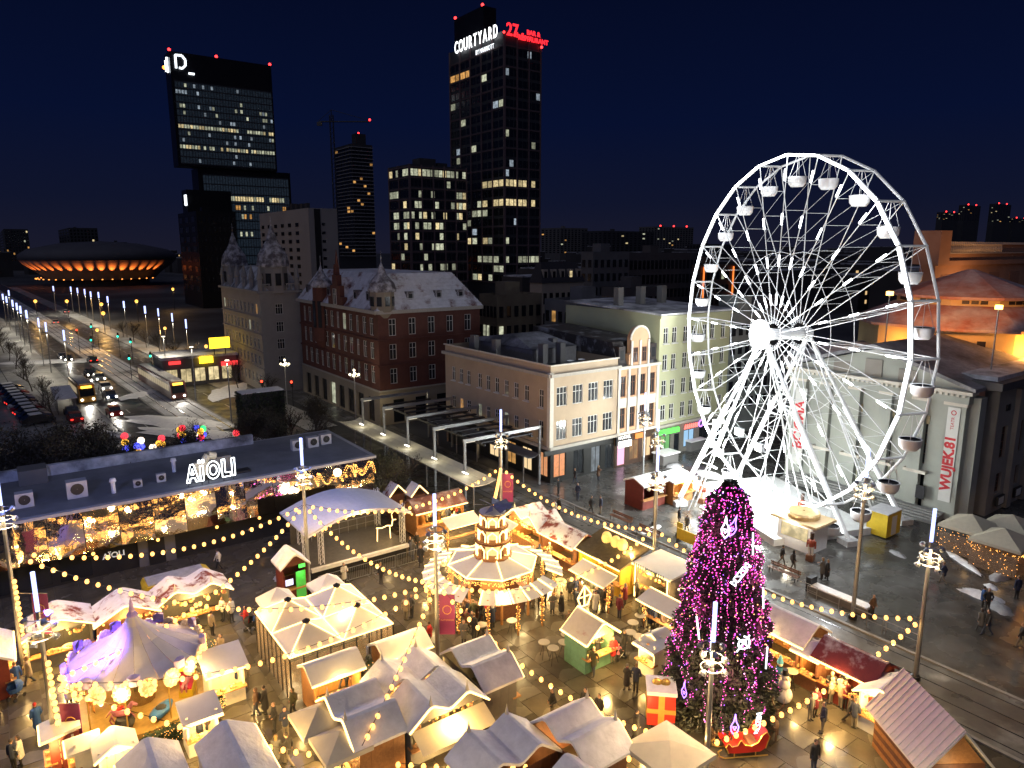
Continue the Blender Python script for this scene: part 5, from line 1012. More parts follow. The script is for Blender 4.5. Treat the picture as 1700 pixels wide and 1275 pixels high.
# ================= christmas pyramid bar
o=thing('christmas_pyramid','tiered Christmas pyramid bar ringed by lit awnings with a rotor on top','christmas pyramid',pyr,AU)
zy=lambda y:zfrompy(pyr,y)
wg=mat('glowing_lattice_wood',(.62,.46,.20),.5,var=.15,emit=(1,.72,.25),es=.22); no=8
MB().lathe([(3.15,3.25),(3.15,3.35),(1.0,3.95),(.95,3.85)],no).build('inner_roof',tarp,o,None,R(22.5))
for k in range(no):
    a=R(22.5+45*k); a2=a+R(45); MB().tube((3.17*math.cos(a),3.17*math.sin(a),3.4),(1.0*math.cos(a),1.0*math.sin(a),4.0),.05,5).build('led_strip',led,o); MB().tube((3.2*math.cos(a),3.2*math.sin(a),3.34),(3.2*math.cos(a2),3.2*math.sin(a2),3.34),.05,5).build('led_strip',led,o)
    MB().tube((2.9*math.cos(a),2.9*math.sin(a),0),(2.9*math.cos(a),2.9*math.sin(a),3.3),.09,6).build('post',wood,o)
    g=MB(); r_=random.Random(k)
    for j in range(70): t_=r_.random(); q=Vector((3.15*math.cos(a),3.15*math.sin(a),0)).lerp(Vector((3.15*math.cos(a2),3.15*math.sin(a2),0)),t_); g.ico((q.x,q.y,3.1-.25*r_.random()),.03)
    stuff(g.build('fairy_lights',MC['amber_fairy'],o))
    point((2.2*math.cos(a+.4),2.2*math.sin(a+.4),2.5),150,(1,.70,.30),.25,o)
MB().lathe([(2.3,0),(2.3,1.05),(2.5,1.06),(2.5,1.14),(2.0,1.14)],16).build('bar_counter',woodd,o); MB().lathe([(.9,0),(.9,3.8)],8).build('core',wood,o)
# outer awning ring
for k in range(28):
    if k in (6,17,24): continue
    a=R(360/28*k); da=R(360/28*.45); zi,zo=2.95,2.55
    q=MB().add([(3.75*math.cos(a-da),3.75*math.sin(a-da),zi),(4.95*math.cos(a-da),4.95*math.sin(a-da),zo),(4.95*math.cos(a+da),4.95*math.sin(a+da),zo),(3.75*math.cos(a+da),3.75*math.sin(a+da),zi)],[(0,1,2,3)]).build('awning',tarp,o)
    MB().tube((3.75*math.cos(a-da),3.75*math.sin(a-da),zi+.05),(4.95*math.cos(a-da),4.95*math.sin(a-da),zo+.05),.07,5).build('led_strip',led,q)
    if k%2==0:
        MB().tube((4.5*math.cos(a),4.5*math.sin(a),0),(4.5*math.cos(a),4.5*math.sin(a),2.7),.07,6).build('post',wood,q); g=MB(); r_=random.Random(100+k)
        for j in range(60): t_=r_.random()*6.3; g.ico((4.5*math.cos(a)+.13*math.cos(t_),4.5*math.sin(a)+.13*math.sin(t_),r_.uniform(.3,2.5)),.028)
        stuff(g.build('fairy_lights',MC['amber_fairy'],q))
    if k%4==0: point((4.3*math.cos(a),4.3*math.sin(a),2.3),150,(1,.70,.30),.2,o)
tz=[(3.9,4.95,1.15),(5.02,5.98,1.0),(6.05,6.95,.85)]
for z0,z1,r in tz:
    q=MB().lathe([(r*1.18,z0-.1),(r*1.22,z0),(r*1.18,z0+.1),(r*.6,z0+.1)],12).build('tier_floor',wood,o); MB().lathe([(r*.45,z0),(r*.45,z1)],8).build('tier_core',em('tier_glow',(1,.68,.25),1.3),q); MB().lathe([(r*1.1,z1-.06),(r*1.15,z1),(r*.6,z1+.05)],12).build('tier_ceiling',wood,q)
    for k in range(8):
        a=R(45*k+10); e_=Vector((-math.sin(a),math.cos(a),0)); c_=Vector((r*math.cos(a),r*math.sin(a),0)); b=MB(); w_=r*.30; hh=z1-z0-.15
        b.path([c_-e_*w_+Vector((0,0,z0+.1)),c_-e_*w_+Vector((0,0,z0+hh*.7)),c_+Vector((0,0,z0+hh)),c_+e_*w_+Vector((0,0,z0+hh*.7)),c_+e_*w_+Vector((0,0,z0+.1))],.055,5); b.build('lit_arch',led,q)
        if k%2==0: f=MB(); f.lathe([(.10,0),(.12,.25),(.05,.38),(.08,.45),(.07,.55),(.01,.6)],8); f.build('carved_figure',woodd,q,c_*.82+Vector((0,0,z0+.1)))
    point((r*1.5,-r*1.5,z1-.3),60,(1,.7,.3),.2,o)
MB().lathe([(.9,6.98),(.95,7.05),(.3,7.25),(.06,7.3)],12).build('rotor_base',tarp,o); MB().tube((0,0,7.2),(0,0,7.55),.05,6).build('rotor_shaft',dark,o)
for k in range(8): a=R(45*k); q=MB().add([(.1,-.08,.0),(1.35,-.28,-.12),(1.35,.28,.14),(.1,.08,.05)],[(0,1,2,3)]).build('rotor_blade',mat('blue_grey_blade',(.22,.22,.32),.5),o,(0,0,7.45),a)
# ================= carousel
cc=UW(4.2,41.0); o=thing('carousel','vintage carousel with violet white tent roof and golden bulb crown','carousel',cc,AU); n=18
MB().lathe([(3.3,0),(3.3,.3),(.01,.3)],28).build('platform',mat('gold_floor',(.45,.28,.08),.4,var=.25),o)
cv=[(3.3,3.0),(2.4,3.45),(1.3,4.15),(.5,4.9),(.22,5.35)]
for k in range(n): MB().lathe(cv,2,(0,0,0),2*math.pi*k/n+.004,2*math.pi*(k+1)/n-.004).build('canopy_panel',(mat('violet_canvas',(.58,.55,.60),.7,var=.06),mat('ivory_canvas',(.66,.62,.56),.7,var=.06))[k%2],o)
MB().lathe([(.24,5.3),(.3,5.4),(.16,5.6),(.12,5.9),(.02,6.4)],10).build('finial',mat('violet_finial',(.4,.3,.6),.5),o)
for k in range(n):
    a=2*math.pi*(k+.5)/n; q=MB().lathe([(.02,-.06),(.42,-.06),(.42,.06),(.02,.06)],14,sy=1.25).build('crown_board',mat('ivory_gold_board',(.62,.5,.3),.45,var=.2,scale=6,c2=(.75,.7,.6),cov=.5,csc=6),o,(3.36*math.cos(a),3.36*math.sin(a),2.86)); q.rotation_euler=(R(90),0,a+R(90))
    b=MB()
    for j in range(10): t_=2*math.pi*j/10; b.ball((3.48*math.cos(a)+.36*math.cos(t_)*-math.sin(a),3.48*math.sin(a)+.36*math.cos(t_)*math.cos(a),2.86+.42*math.sin(t_)),.085,6,4)
    stuff(b.build('crown_bulbs',bulbm,o))
    if k%3==0: point((3.85*math.cos(a),3.85*math.sin(a),2.7),120,(1,.68,.28),.15,o)
    if k%2==0: MB().tube((3.0*math.cos(a),3.0*math.sin(a),.3),(3.0*math.cos(a),3.0*math.sin(a),3.0),.04,6).build('brass_pole',gold,o)
MB().lathe([(.75,.3),(.75,3.3)],12).build('mirror_core',mat('mirror_gold',(.7,.55,.3),.15,.8,var=.2),o); point((1.6,-1.6,2.6),160,(1,.66,.25),.3,o); point((-1.6,-1.2,2.6),160,(1,.66,.25),.3,o)
for k in range(n): a=2*math.pi*k/n; MB().lathe([(.05,0),(.3,.06),(.3,.5),(.05,.62)],8,a0=0,a1=math.pi).build('rounding_scallop',mat('violet_canvas2',(.42,.36,.62),.7),o,(3.25*math.cos(a),3.25*math.sin(a),3.1),a-R(90)) if k%2 else None
def horse(x,y,a,cm,sc=1.):
    q=MB(); q.ball((0,0,0),.30,8,6,sx=1.7,sy=.8); q=q.build('carousel_horse',cm,o,(x,y,1.15),a,smooth=True); q.scale=(sc,)*3
    b=MB(); b.tube((.38,0,.1),(.62,0,.52),.15,7,.10); b.tube((.58,0,.52),(.88,0,.38),.10,7,.06); b.tube((-.5,0,.05),(-.75,0,-.3),.06,5,.02)
    for s_ in (-1,1): b.tube((.38,s_*.12,-.1),(.62,s_*.12,-.35),.07,5,.05); b.tube((.62,s_*.12,-.35),(.5,s_*.12,-.62),.05,5,.04); b.tube((-.38,s_*.12,-.1),(-.52,s_*.12,-.4),.08,5,.05); b.tube((-.52,s_*.12,-.4),(-.4,s_*.12,-.68),.05,5,.04)
    b.build('head_and_legs',cm,q,smooth=True); MB().ball((0,0,.22),.2,8,5,sx=1.1,sz=.5).build('saddle',red,q); MB().tube((0,0,-.85),(0,0,2.2),.025,6).build('pole',gold,q)
hm=[mat('cream_horse',(.62,.5,.4),.4),mat('pink_horse',(.55,.2,.25),.4),mat('orange_horse',(.6,.25,.06),.4)]
for k in range(11):
    a=R(360/11*k+10)
    if k in (8,9,6): continue
    horse(2.35*math.cos(a),2.35*math.sin(a),a+R(90),hm[k%3])
a=R(-75); q=MB(); q.lathe([(.02,.25),(.5,.3),(.55,.55),(.3,.62),(.02,.62)],12,sx=1.6,sy=.7); q=q.build('blue_ride_car',mat('blue_paint',(.04,.16,.45),.3),o,(2.45*math.cos(a),2.45*math.sin(a),.25),a+R(120),smooth=True); MB().ball((0,0,.6),.3,8,5,sz=.4).build('cockpit',black,q)
a=R(-20); q=MB().bb(-.6,.6,-.35,.35,.3,.75).build('red_bench_coach',yellow,o,(2.4*math.cos(a),2.4*math.sin(a),0),a+R(90)); MB().bb(-.55,.55,.1,.3,.75,1.5).build('bench_back',mat('crimson_plush',(.5,.01,.06),.6),q); MB().bb(-.55,.55,-.3,.1,.75,.85).build('bench_seat',MC['crimson_plush'],q); MB().bb(-.7,.7,-.45,.45,2.0,2.1).build('coach_roof',yellow,q); [MB().tube((x,.3,.7),(x,.3,2.0),.03,5).build('coach_post',gold,q) for x in (-.6,.6)]
a=R(-115); MB().lathe([(.02,.3),(.35,.35),(.5,.7),(.38,1.0),(.02,1.02)],12).build('black_kettle_seat',black,o,(2.6*math.cos(a),2.6*math.sin(a),0))
# violet flood washes the carousel roof from the banner pole
pH,HH=poles['H']; spot(pH+Vector((.3,.2,8.4)),cc+Vector((-1.8,-.6,3.2)),22000,(.20,.08,1),42,.25)
hedgem=mat('hedge_needles',(.035,.07,.025),.6,var=.5,scale=5)
def hedge(label,p,rz,L,h=1.0,d=.6,nl=120):
    o=thing('lit_hedge',label,'hedge',p,rz,'lit hedges round the carousel'); b=MB(); r_=random.Random(label); f=MB()
    for k in range(int(L*420)):
        q=Vector((r_.uniform(-L/2,L/2),r_.uniform(-d/2,d/2),r_.uniform(.05,h)));e1=Vector((r_.uniform(-1,1),r_.uniform(-1,1),r_.uniform(-.3,1)))*.12;e2=Vector((r_.uniform(-1,1),r_.uniform(-1,1),r_.uniform(-1,1)))*.06; b.tri(q-e1,q+e1,q+e2)
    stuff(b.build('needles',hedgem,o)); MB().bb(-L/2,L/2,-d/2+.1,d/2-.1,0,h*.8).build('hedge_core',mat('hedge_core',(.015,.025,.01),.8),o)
    for k in range(nl): f.ico((r_.uniform(-L/2,L/2),-d/2-.02 if r_.random()<.6 else r_.uniform(-d/2,d/2),r_.uniform(.1,h+.05)),.022)
    stuff(f.build('fairy_lights',bulbm,o))
hedge('dark fir hedge with tiny lights along the front of the carousel',UW(4.9,36.6),AU+R(8),2.6); hedge('short fir hedge with lights at the carousel exit by the snack cart',UW(7.4,37.6),AU+R(60),1.2); hedge('fir hedge bush with garland at the outer side of the carousel',UW(.3,40.2),AU+R(80),1.6,1.3); hedge('tall fir wreath arch hedge beside the red carousel coach',UW(8.0,41.4),AU+R(70),1.0,2.2)
# ================= christmas tree
tc_=UW(29.7,21.7); o=thing('christmas_tree','huge dark Christmas tree hung with magenta light chains and white ornaments','christmas tree',tc_); HT_=13.3; RB=3.0
MB().tube((0,0,0),(0,0,HT_-.5),.3,10,.05).build('trunk',woodd,o)
def tr(z): t=1-z/HT_; return .55+(RB-.55)*(t**.72) if z<HT_-.8 else .55*(HT_-z)/.8+.15
b=MB(); r_=random.Random(11); nm_=mat('fir_needles',(.06,.065,.04),.6,var=.5,scale=4)
for k in range(26000):
    z=HT_*(1-(1-r_.random())**.5)*.985; z=HT_*r_.random()**1.35 if k%2 else z
    z=.35+z*.97; R0=tr(z); a=r_.random()*6.283; rr=R0*(1-.35*r_.random()**2.2)*(1+.10*math.sin(a*7+z*1.7)+.07*math.sin(z*5.1+a*3))
    q=Vector((rr*math.cos(a),rr*math.sin(a),z)); e1=Vector((math.cos(a)+r_.uniform(-.7,.7),math.sin(a)+r_.uniform(-.7,.7),r_.uniform(-.5,.35))).normalized()*r_.uniform(.16,.34); e2=Vector((r_.uniform(-1,1),r_.uniform(-1,1),r_.uniform(-1,1)))*.055
    b.add([q-e1*.4,q+e1*.6+e2,q+e2*1.2,q+e1*.2-e2*1.5],[(0,1,2),(0,3,1)])
stuff(b.build('crown',nm_,o))
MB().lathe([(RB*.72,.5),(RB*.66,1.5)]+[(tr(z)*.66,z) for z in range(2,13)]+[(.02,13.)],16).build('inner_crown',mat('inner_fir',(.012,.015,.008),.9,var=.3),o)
cm_={'m':em('magenta_fairy',(1,.07,.46),4.6),'p':em('pink_fairy',(1,.30,.62),5.0),'v':em('violet_fairy',(.45,.12,1),4.5),'g':em('gold_fairy',(1,.55,.15),4)}
nch=36
for c in range(nch):
    a=2*math.pi*c/nch+r_.uniform(-.05,.05); f=MB(); g=MB(); zb_=r_.uniform(.5,2.6) if c%2==0 else r_.uniform(3.5,8); z=HT_-.4-r_.random()*.8
    if c%2: z=min(z,10.6)
    while z>zb_:
        rr=tr(z)*(1.03+.10*math.sin(a*7+z*1.7)+.07*math.sin(z*5.1+a*3)); aa=a+.03*math.sin(z*2+c)
        (f if r_.random()<.72 else g).ico((rr*math.cos(aa)+r_.uniform(-.05,.05),rr*math.sin(aa)+r_.uniform(-.05,.05),z),r_.choice((.018,.022,.028,.045))); z-=r_.uniform(.07,.19)
    ch=stuff(f.build('light_chain',cm_['m'],o)); stuff(g.build('chain_sparks',cm_['p'],ch))
f=MB(); g=MB(); v_=MB()
for k in range(950):
    z=HT_*(.12+.86*r_.random()**.75); a=r_.random()*6.283; rr=tr(z)*(1.0+.10*math.sin(a*7+z*1.7)); (f if k%3 else v_).ico((rr*math.cos(a),rr*math.sin(a),z),r_.uniform(.025,.045))
for k in range(110): z=r_.uniform(4.5,8.5); a=r_.random()*6.283; rr=tr(z)*1.02; g.ico((rr*math.cos(a),rr*math.sin(a),z),.035)
stuff(f.build('scattered_lights',cm_['m'],o)); stuff(v_.build('scattered_violet_lights',cm_['v'],o)); stuff(g.build('scattered_gold_lights',cm_['g'],o))
for z,a in ((11,-2.2),(9,-1.2),(7.2,-2.4),(6,-1.),(4,-1.8),(8,.2),(10.5,-.7)): rr=tr(z)+.55; point((rr*math.cos(a),rr*math.sin(a),z),75,(1,.12,.5),.3,o)
# white LED ornaments : candies and drops (camera side, follow the cone)
def orn(kind,az,z,m,tilt=0,s=1.):
    rr=tr(z)*1.12+.15; a=R(az); q=MB(); 
    if kind=='candy':
        q.path([(-.13,0,-.35),(.13,0,-.35),(.13,0,.35),(-.13,0,.35),(-.13,0,-.35)],.028,4).path([(-.13,0,-.2),(.13,0,-.02),(-.13,0,.12),(.13,0,.3)],.024,4).path([(0,0,.35),(-.16,0,.55),(.16,0,.55),(0,0,.35)],.026,4).path([(0,0,-.35),(-.16,0,-.55),(.16,0,-.55),(0,0,-.35)],.026,4)
    elif kind=='drop': q.path([(0,0,.75),(.06,0,.35),(.2,0,.05),(.16,0,-.2),(0,0,-.42),(-.16,0,-.2),(-.2,0,.05),(-.06,0,.35),(0,0,.75)],.03,4).path([(-.1,0,.05),(.1,0,.05),(0,0,-.15),(-.1,0,.05)],.025,4)
    elif kind=='swirl': q.path([(.3*math.cos(t_*.6)*(.4+t_*.05),0,.3*math.sin(t_*.6)*(.4+t_*.05)) for t_ in range(14)],.035,4).path([(-.25,0,-.35),(.25,0,.35)],.035,4).path([(.28,0,-.2),(-.25,0,.25)],.03,4)
    else: q.tube((0,0,-.6),(0,0,.6),.04,6)
    e_=q.build('lit_'+kind,m,o,(rr*math.cos(a),rr*math.sin(a),z),0); e_.rotation_euler=(0,tilt,a+R(90)); e_.scale=(s,)*3
wl_=em('ornament_white',(.85,.92,1),4.); vl_=em('ornament_violet',(.42,.20,1),4.)
orn('candy',-86,9.0,wl_,R(35),1.15); orn('drop',-112,11.1,wl_,0,1.); orn('drop',-100,11.2,vl_,R(15),1.0); orn('icicle',-60,10.4,wl_,R(-5)); orn('swirl',-84,5.6,wl_,0,1.25); orn('icicle',-135,6.0,wl_,R(-10)); orn('icicle',-54,4.6,wl_,0); orn('drop',-92,1.4,vl_,0,1.); orn('candy',-70,1.5,wl_,R(4),1.); orn('icicle',-50,7.6,wl_,R(-8)); orn('icicle',-118,5.5,wl_,0); orn('drop',-140,2.5,vl_,0,.8)
# ================= sleigh, gift, figures
p=G(1232,1250); o=thing('santa_sleigh','red sleigh with gold curled sides and runners at the foot of the tree','sleigh',p,R(6))
side=[(-.95,.45),(-.55,.40),(.7,.42),(.95,.6),(1.12,1.25),(.95,1.5),(.72,1.3),(.55,.95),(.2,.78),(-.15,.85),(-.35,1.15),(-.5,.85),(-.8,.8),(-.98,1.0),(-1.1,.8)]
for y in (-.5,.45): q=MB().extr(side,y,y+.06).build('side_panel',red,o); MB().path([(x,y-.03 if y<0 else y+.09,z) for x,z in side[3:]+side[:1]],.03,5).build('gold_edge',gold,q)
MB().bb(-.9,.8,-.45,.45,.42,.5).build('floor',red,o); MB().bb(.2,.65,-.44,.44,.5,.75).build('seat',woodd,o); MB().add([(.65,-.44,.6),(.65,.44,.6),(1.05,.44,1.45),(1.05,-.44,1.45)],[(0,1,2,3)]).build('seat_back',mat('dark_red_plush',(.25,.01,.02),.6),o)
for y in (-.42,.42): MB().path([(1.15,y,.12),(-1.1,y,.12),(-1.38,y,.25),(-1.45,y,.5),(-1.28,y,.62)],.035,6).build('runner',gold,o); [MB().tube((x,y,.12),(x,y,.44),.03,5).build('runner_post',gold,o) for x in (-.6,.5)]
p=G(1095,1200); o=thing('giant_gift_box','giant red gift box with gold ribbon and snow on the lid','gift box',p,R(-8)); MB().bb(-.72,.72,-.72,.72,.35,2.1).build('box',red,o); MB().bb(-.78,.78,-.78,.78,2.1,2.3).build('lid',snow,o)
for a,b_ in (((-.16,.16,-.74,.74,.2,2.12)),((-.74,.74,-.16,.16,.2,2.12))) if 0 else (): pass
MB().bb(-.16,.16,-.75,.75,.35,2.12).build('ribbon',gold,o); MB().bb(-.75,.75,-.16,.16,.35,2.13).build('ribbon',gold,o); MB().bb(-.75,.75,-.755,.755,1.05,1.3).build('ribbon_band',gold,o); MB().bb(-.5,.5,-.5,.5,0,.35).build('plinth',dark,o)
for s_ in (-1,1): MB().ball((s_*.22,0,2.42),.22,8,6,sx=1.2,sy=.6).build('bow_loop',gold,o)
o=thing('snowman_figure','white snowman figure beside the tree and bulb string','figure',G(1300,1165),0); MB().ball((0,0,.45),.48,14,8).build('body_ball',snow,o,smooth=True); MB().ball((0,0,1.1),.32,14,8).build('chest_ball',snow,o,smooth=True); MB().ball((0,0,1.55),.22,12,8).build('head_ball',snow,o,smooth=True); MB().lathe([(.24,0),(.24,.03),(.15,.04),(.15,.28),(.01,.28)],12).build('hat',black,o,(0,0,1.72)); MB().tube((0,-.2,1.55),(0,-.42,1.53),.04,6,.01).build('nose',mat('carrot',(.7,.2,.02),.5),o)
o=thing('blue_gnome_figure','small blue robed gnome figure near the right side of the tree','figure',G(1293,1130),0); MB().lathe([(.35,0),(.3,.5),(.18,.95)],12).build('robe',mat('sky_blue_cloth',(.06,.28,.5),.7),o); MB().ball((0,0,1.1),.18).build('head',woodw,o); MB().lathe([(.2,1.18),(.1,1.45),(.01,1.75)],10).build('hat',MC['sky_blue_cloth'],o)
def deer(label,px,py_,rz,m,s=1.):
    o=tag(MB().ball((0,0,.75),.24,10,6,sx=1.7,sy=.85).build('reindeer_figure',m,None,G(px,py_),rz,True),label,'figure','reindeer figures'); o.scale=(s,)*3
    b=MB(); b.tube((.3,0,.85),(.55,0,1.25),.11,7,.09); b.tube((.5,0,1.25),(.8,0,1.15),.09,7,.05); b.build('head',m,o,smooth=True)
    for x in (-.3,.28):
        for s_ in (-1,1): MB().tube((x,s_*.12,.7),(x+.03,s_*.12,0),.055,6,.04).build('leg',m,o)
    for s_ in (-1,1): MB().path([(.52,s_*.06,1.3),(.45,s_*.2,1.55),(.5,s_*.3,1.8),(.62,s_*.26,1.95)],.022,5).path([(.45,s_*.2,1.55),(.6,s_*.3,1.62)],.018,5).build('antler',woodd,o)
br_=mat('reindeer_brown',(.16,.09,.05),.7); deer('brown reindeer figure harnessed at the front of the sleigh',1192,1235,R(186),br_,.9); deer('pale wire reindeer figure left of the light pole before the tree',1155,1205,R(120),mat('pale_wire',(.6,.6,.6),.5),.9); deer('brown bear like reindeer figure lying shadowed right of the sleigh',1285,1225,R(60),br_,1.0)
# ================= stage
o=thing('stage','open air stage with curved white roof on truss towers','stage',UW(17.2,49.5),AU); Ls,Ds=8.0,5.2
MB().bb(0,Ls,0,Ds,0,1.15).build('skirt',black,o); MB().bb(-.05,Ls+.05,-.05,Ds,1.15,1.25).build('deck',mat('stage_deck',(.10,.09,.08),.5,var=.3),o); MB().bb(-.1,Ls+.1,-.35,-.05,.95,1.22).build('snow_edge',snow,o)
def truss(o,x,y,z0,z1):
    b=MB(); s_=.16
    for a,c in ((-s_,-s_),(s_,-s_),(s_,s_),(-s_,s_)): b.tube((x+a,y+c,z0),(x+a,y+c,z1),.025,4)
    k=z0
    while k<z1-.3: b.tube((x-s_,y-s_,k),(x+s_,y-s_,k+.35),.015,4).tube((x+s_,y-s_,k),(x+s_,y+s_,k+.35),.015,4).tube((x-s_,y+s_,k),(x-s_,y-s_,k+.35),.015,4); k+=.35
    b.build('truss_tower',whitem,o)
for x,y in ((.9,.2),(Ls-.2,.2),(.9,Ds-.3),(Ls-.2,Ds-.3),(-.3,.2)): truss(o,x,y,1.25 if x>0 else 0,4.6)
pr=[];n=14
for k in range(n+1): t_=k/n; pr.append((-.5+(Ls+.7)*t_,4.0+1.05*math.sin(math.pi*t_)))
MB().extr(pr+[(x,z+.12) for x,z in pr[::-1]],-.7,Ds+.1).build('curved_roof',mat('stage_canvas',(.60,.60,.64),.6,var=.1),o)
MB().path([(x,-.72,z-.05) for x,z in pr],.06,5).build('roof_edge_truss',whitem,o); b=MB()
for x,z in pr[1:]: b.ball((x,-.78,z-.12),.09,6,4)
stuff(b.build('edge_bulbs',bulbm,o)); point((Ls/2,-.8,4.6),150,(1,.8,.5),.4,o); point((Ls/2,2.5,4.0),110,(1,.82,.55),.4,o)
MB().bb(.2,Ls-.2,Ds-.08,Ds-.02,1.25,4.0).build('back_cloth',mat('stage_backcloth',(.06,.055,.05),.8),o)
rl=MB()
for k in range(9): x=1.0+k*.8; rl.tube((x,Ds-.5,1.25),(x,Ds-.5,2.35),.025,4)
rl.tube((1,Ds-.5,2.35),(7.4,Ds-.5,2.35),.03,4).tube((1,Ds-.5,1.8),(7.4,Ds-.5,1.8),.02,4); stuff(rl.build('stage_railing',steel,o))
hs=thing('lit_star_reindeer_lights','golden light reindeer outline standing on the stage end','light figure',UW(24.0,51.0,1.25),AU); b=MB()
b.path([(-.7,0,1.2),(-.2,0,1.1),(.3,0,1.2),(.7,0,1.1),(.8,0,1.6)],.05,5).path([(-.6,0,1.2),(-.65,0,.05)],.04,5).path([(.5,0,1.15),(.55,0,.05)],.04,5).path([(.8,0,1.6),(1.1,0,1.55)],.04,5).path([(.8,0,1.6),(.7,0,2.1),(.9,0,2.3)],.03,5); b.build('light_outline',led,hs); point((0,-.5,1),40,(1,.7,.3),.2,hs)
for k in range(4):
    q=thing('crowd_barrier',('steel crowd barrier at the booth end of the stage','steel crowd barrier second along the stage front','steel crowd barrier third along the stage front','steel crowd barrier at the tower end of the stage')[k],'barrier',UW(18.2+2.15*k,48.1),AU,'barriers along the stage')
    MB().path([(-1,0,.12),(-1,0,1.1),(1,0,1.1),(1,0,.12),(-1,0,.12)],.025,5).build('frame',steel,q); b=MB()
    for j in range(13): b.tube((-.9+.15*j,0,.14),(-.9+.15*j,0,1.08),.012,4)
    stuff(b.build('bars',steel,q)); [MB().tube((x,-.3,.02),(x,.3,.02),.025,5).build('foot',steel,q) for x in (-.8,.8)]
# little lit houses by the tram canopy
for k,(u,w) in enumerate(((28.6,58.2),(30.2,57.0))):
    o=thing('toy_house',('brown toy house with lit windows and lit gable by the stage roof','toy house with snowy roof and lit gable next to the tram canopy')[k],'toy house',UW(u,w),AU,'toy houses'); MB().bb(-.7,.7,-.6,.6,0,2.3).build('body',woodd,o); MB().extr([(-.9,2.25),(0,3.2),(.9,2.25),(.9,2.35),(0,3.32),(-.9,2.35)],-.75,.75).build('roof',snow_red if k==0 else snow,o); led_path(o,[(-.9,-.78,2.3),(0,-.78,3.28),(.9,-.78,2.3)]); [MB().bb(x-.15,x+.15,-.63,-.6,1.2,1.7).build('window',orwin,o) for x in (-.35,.35)]
# yellow van behind the snack hut
p=UW(8.6,52.0); o=thing('yellow_van','yellow van with snowy roof parked behind the snack hut','van',p,AU); MB().extr([(-2.4,.35),(2.4,.35),(2.5,1.1),(1.9,2.05),(1.6,2.2),(-2.3,2.2),(-2.45,1.9)],-.95,.95).build('body',yellow,o); MB().bb(-2.2,1.5,-.8,.8,2.2,2.28).build('snow_cover',snowd,o); [MB().tube((x,-.98,.34),(x,.98,.34),.34,12).build('wheel',black,o) for x in (-1.5,1.6)]; MB().add([(1.55,-.97,2.0),(1.9,-.97,1.95),(2.3,-.97,1.25),(1.2,-.97,1.25)],[(0,1,2,3)]).build('side_window',glass,o)
# round standing tables
tg='round standing tables'
def rtable(label,px,py_):
    o=thing('bar_table',label,'table',G(px,py_),rnd.random(),tg); MB().lathe([(.02,1.05),(.36,1.05),(.37,1.07),(.36,1.09),(.02,1.09)],16).build('table_top',mat('pale_table_top',(.4,.36,.28),.5,var=.15),o)
    for k in range(3): a=R(120*k); MB().tube((.05*math.cos(a),.05*math.sin(a),1.05),(.34*math.cos(a),.34*math.sin(a),0),.02,5).build('leg',dark,o)
for x,y in ((903,1092),(918,1102),(940,1078),(936,1092),(955,1090)): rtable('round standing table in the cluster beside the green chalet',x,y)
for x,y in ((1050,1058),(1062,1046),(1046,1075),(1060,1082)): rtable('round standing table in the cluster near the lit awning',x,y)
for x,y in ((1300,1155),(1312,1142)): rtable('round standing table between tree and honey wood hut',x,y)
for x,y in ((850,1055),(800,1062),(735,1040),(930,985)): rtable('round standing table at the rim of the Christmas pyramid',x,y)
rtable('round standing table by the grey hut near the carousel',118,1098)
# benches, planters, barriers on the square
def bench(label,px,py_,rz):
    o=thing('park_bench',label,'bench',G(px,py_),rz,'benches by the tram track'); 
    for k in range(4): MB().bb(-1.3,1.3,-.22+.12*k,-.13+.12*k,.44,.48).build('slat',woodd,o)
    for k in range(2): MB().bb(-1.3,1.3,.26,.29,.58+.16*k,.70+.16*k).build('back_slat',woodd,o)
    for x in (-1.1,1.1): MB().path([(x,-.2,0),(x,-.2,.44),(x,.25,.44),(x,.28,.9)],.03,5).path([(x,.22,0),(x,.25,.44)],.03,5).build('leg',dark,o)
bench('slatted bench beside the bulb string at the wheel side of the tracks',1300,958,R(-54)); bench('slatted bench near the brown kiosk by the tram tracks',1030,868,R(-54)); bench('slatted bench between the kiosk and the yellow barrier',1075,892,R(-54))
o=thing('snowy_planter','long stone planter topped with snow beside the dark light pole','planter',G(1395,1000),R(-54)); MB().bb(-2.2,2.2,-.5,.5,0,.5).build('trough',mat('planter_stone',(.12,.115,.11),.6),o); MB().bb(-2.1,2.1,-.42,.42,.5,.58).build('snow_cover',snow,o); MB().bb(-2.5,-2.1,-.4,.4,0,1.1).build('end_block',dark,o)
for k,(x,y) in enumerate(((1140,905),(1128,890))): q=thing('yellow_barrier',('yellow barrier panel beside the tracks behind the tree','upright yellow block at the tracks behind the tree')[k],'barrier',G(x,y),R(-54)); MB().bb(-1.1 if k==0 else -.3,1.1 if k==0 else .3,-.04,.04,.25,1.25).build('panel',yellow,q); [MB().box((s_*(.9 if k==0 else .2),0,.15),(.1,.5,.3)).build('foot',dark,q) for s_ in (-1,1)]
for k in range(9):
    pts=((1330,985),(1365,1003),(1440,1040),(1468,1053),(1000,880),(1040,900),(1110,925),(940,850),(1495,1065)); q=thing('track_railing','low steel railing panel along the tram tracks','railing',G(*pts[k]),R(-54),'railings along the tram tracks'); MB().path([(-1.2,0,0),(-1.2,0,.95),(1.2,0,.95),(1.2,0,0)],.025,5).path([(-1.2,0,.5),(1.2,0,.5)],.018,4).build('rail_frame',steel,q)
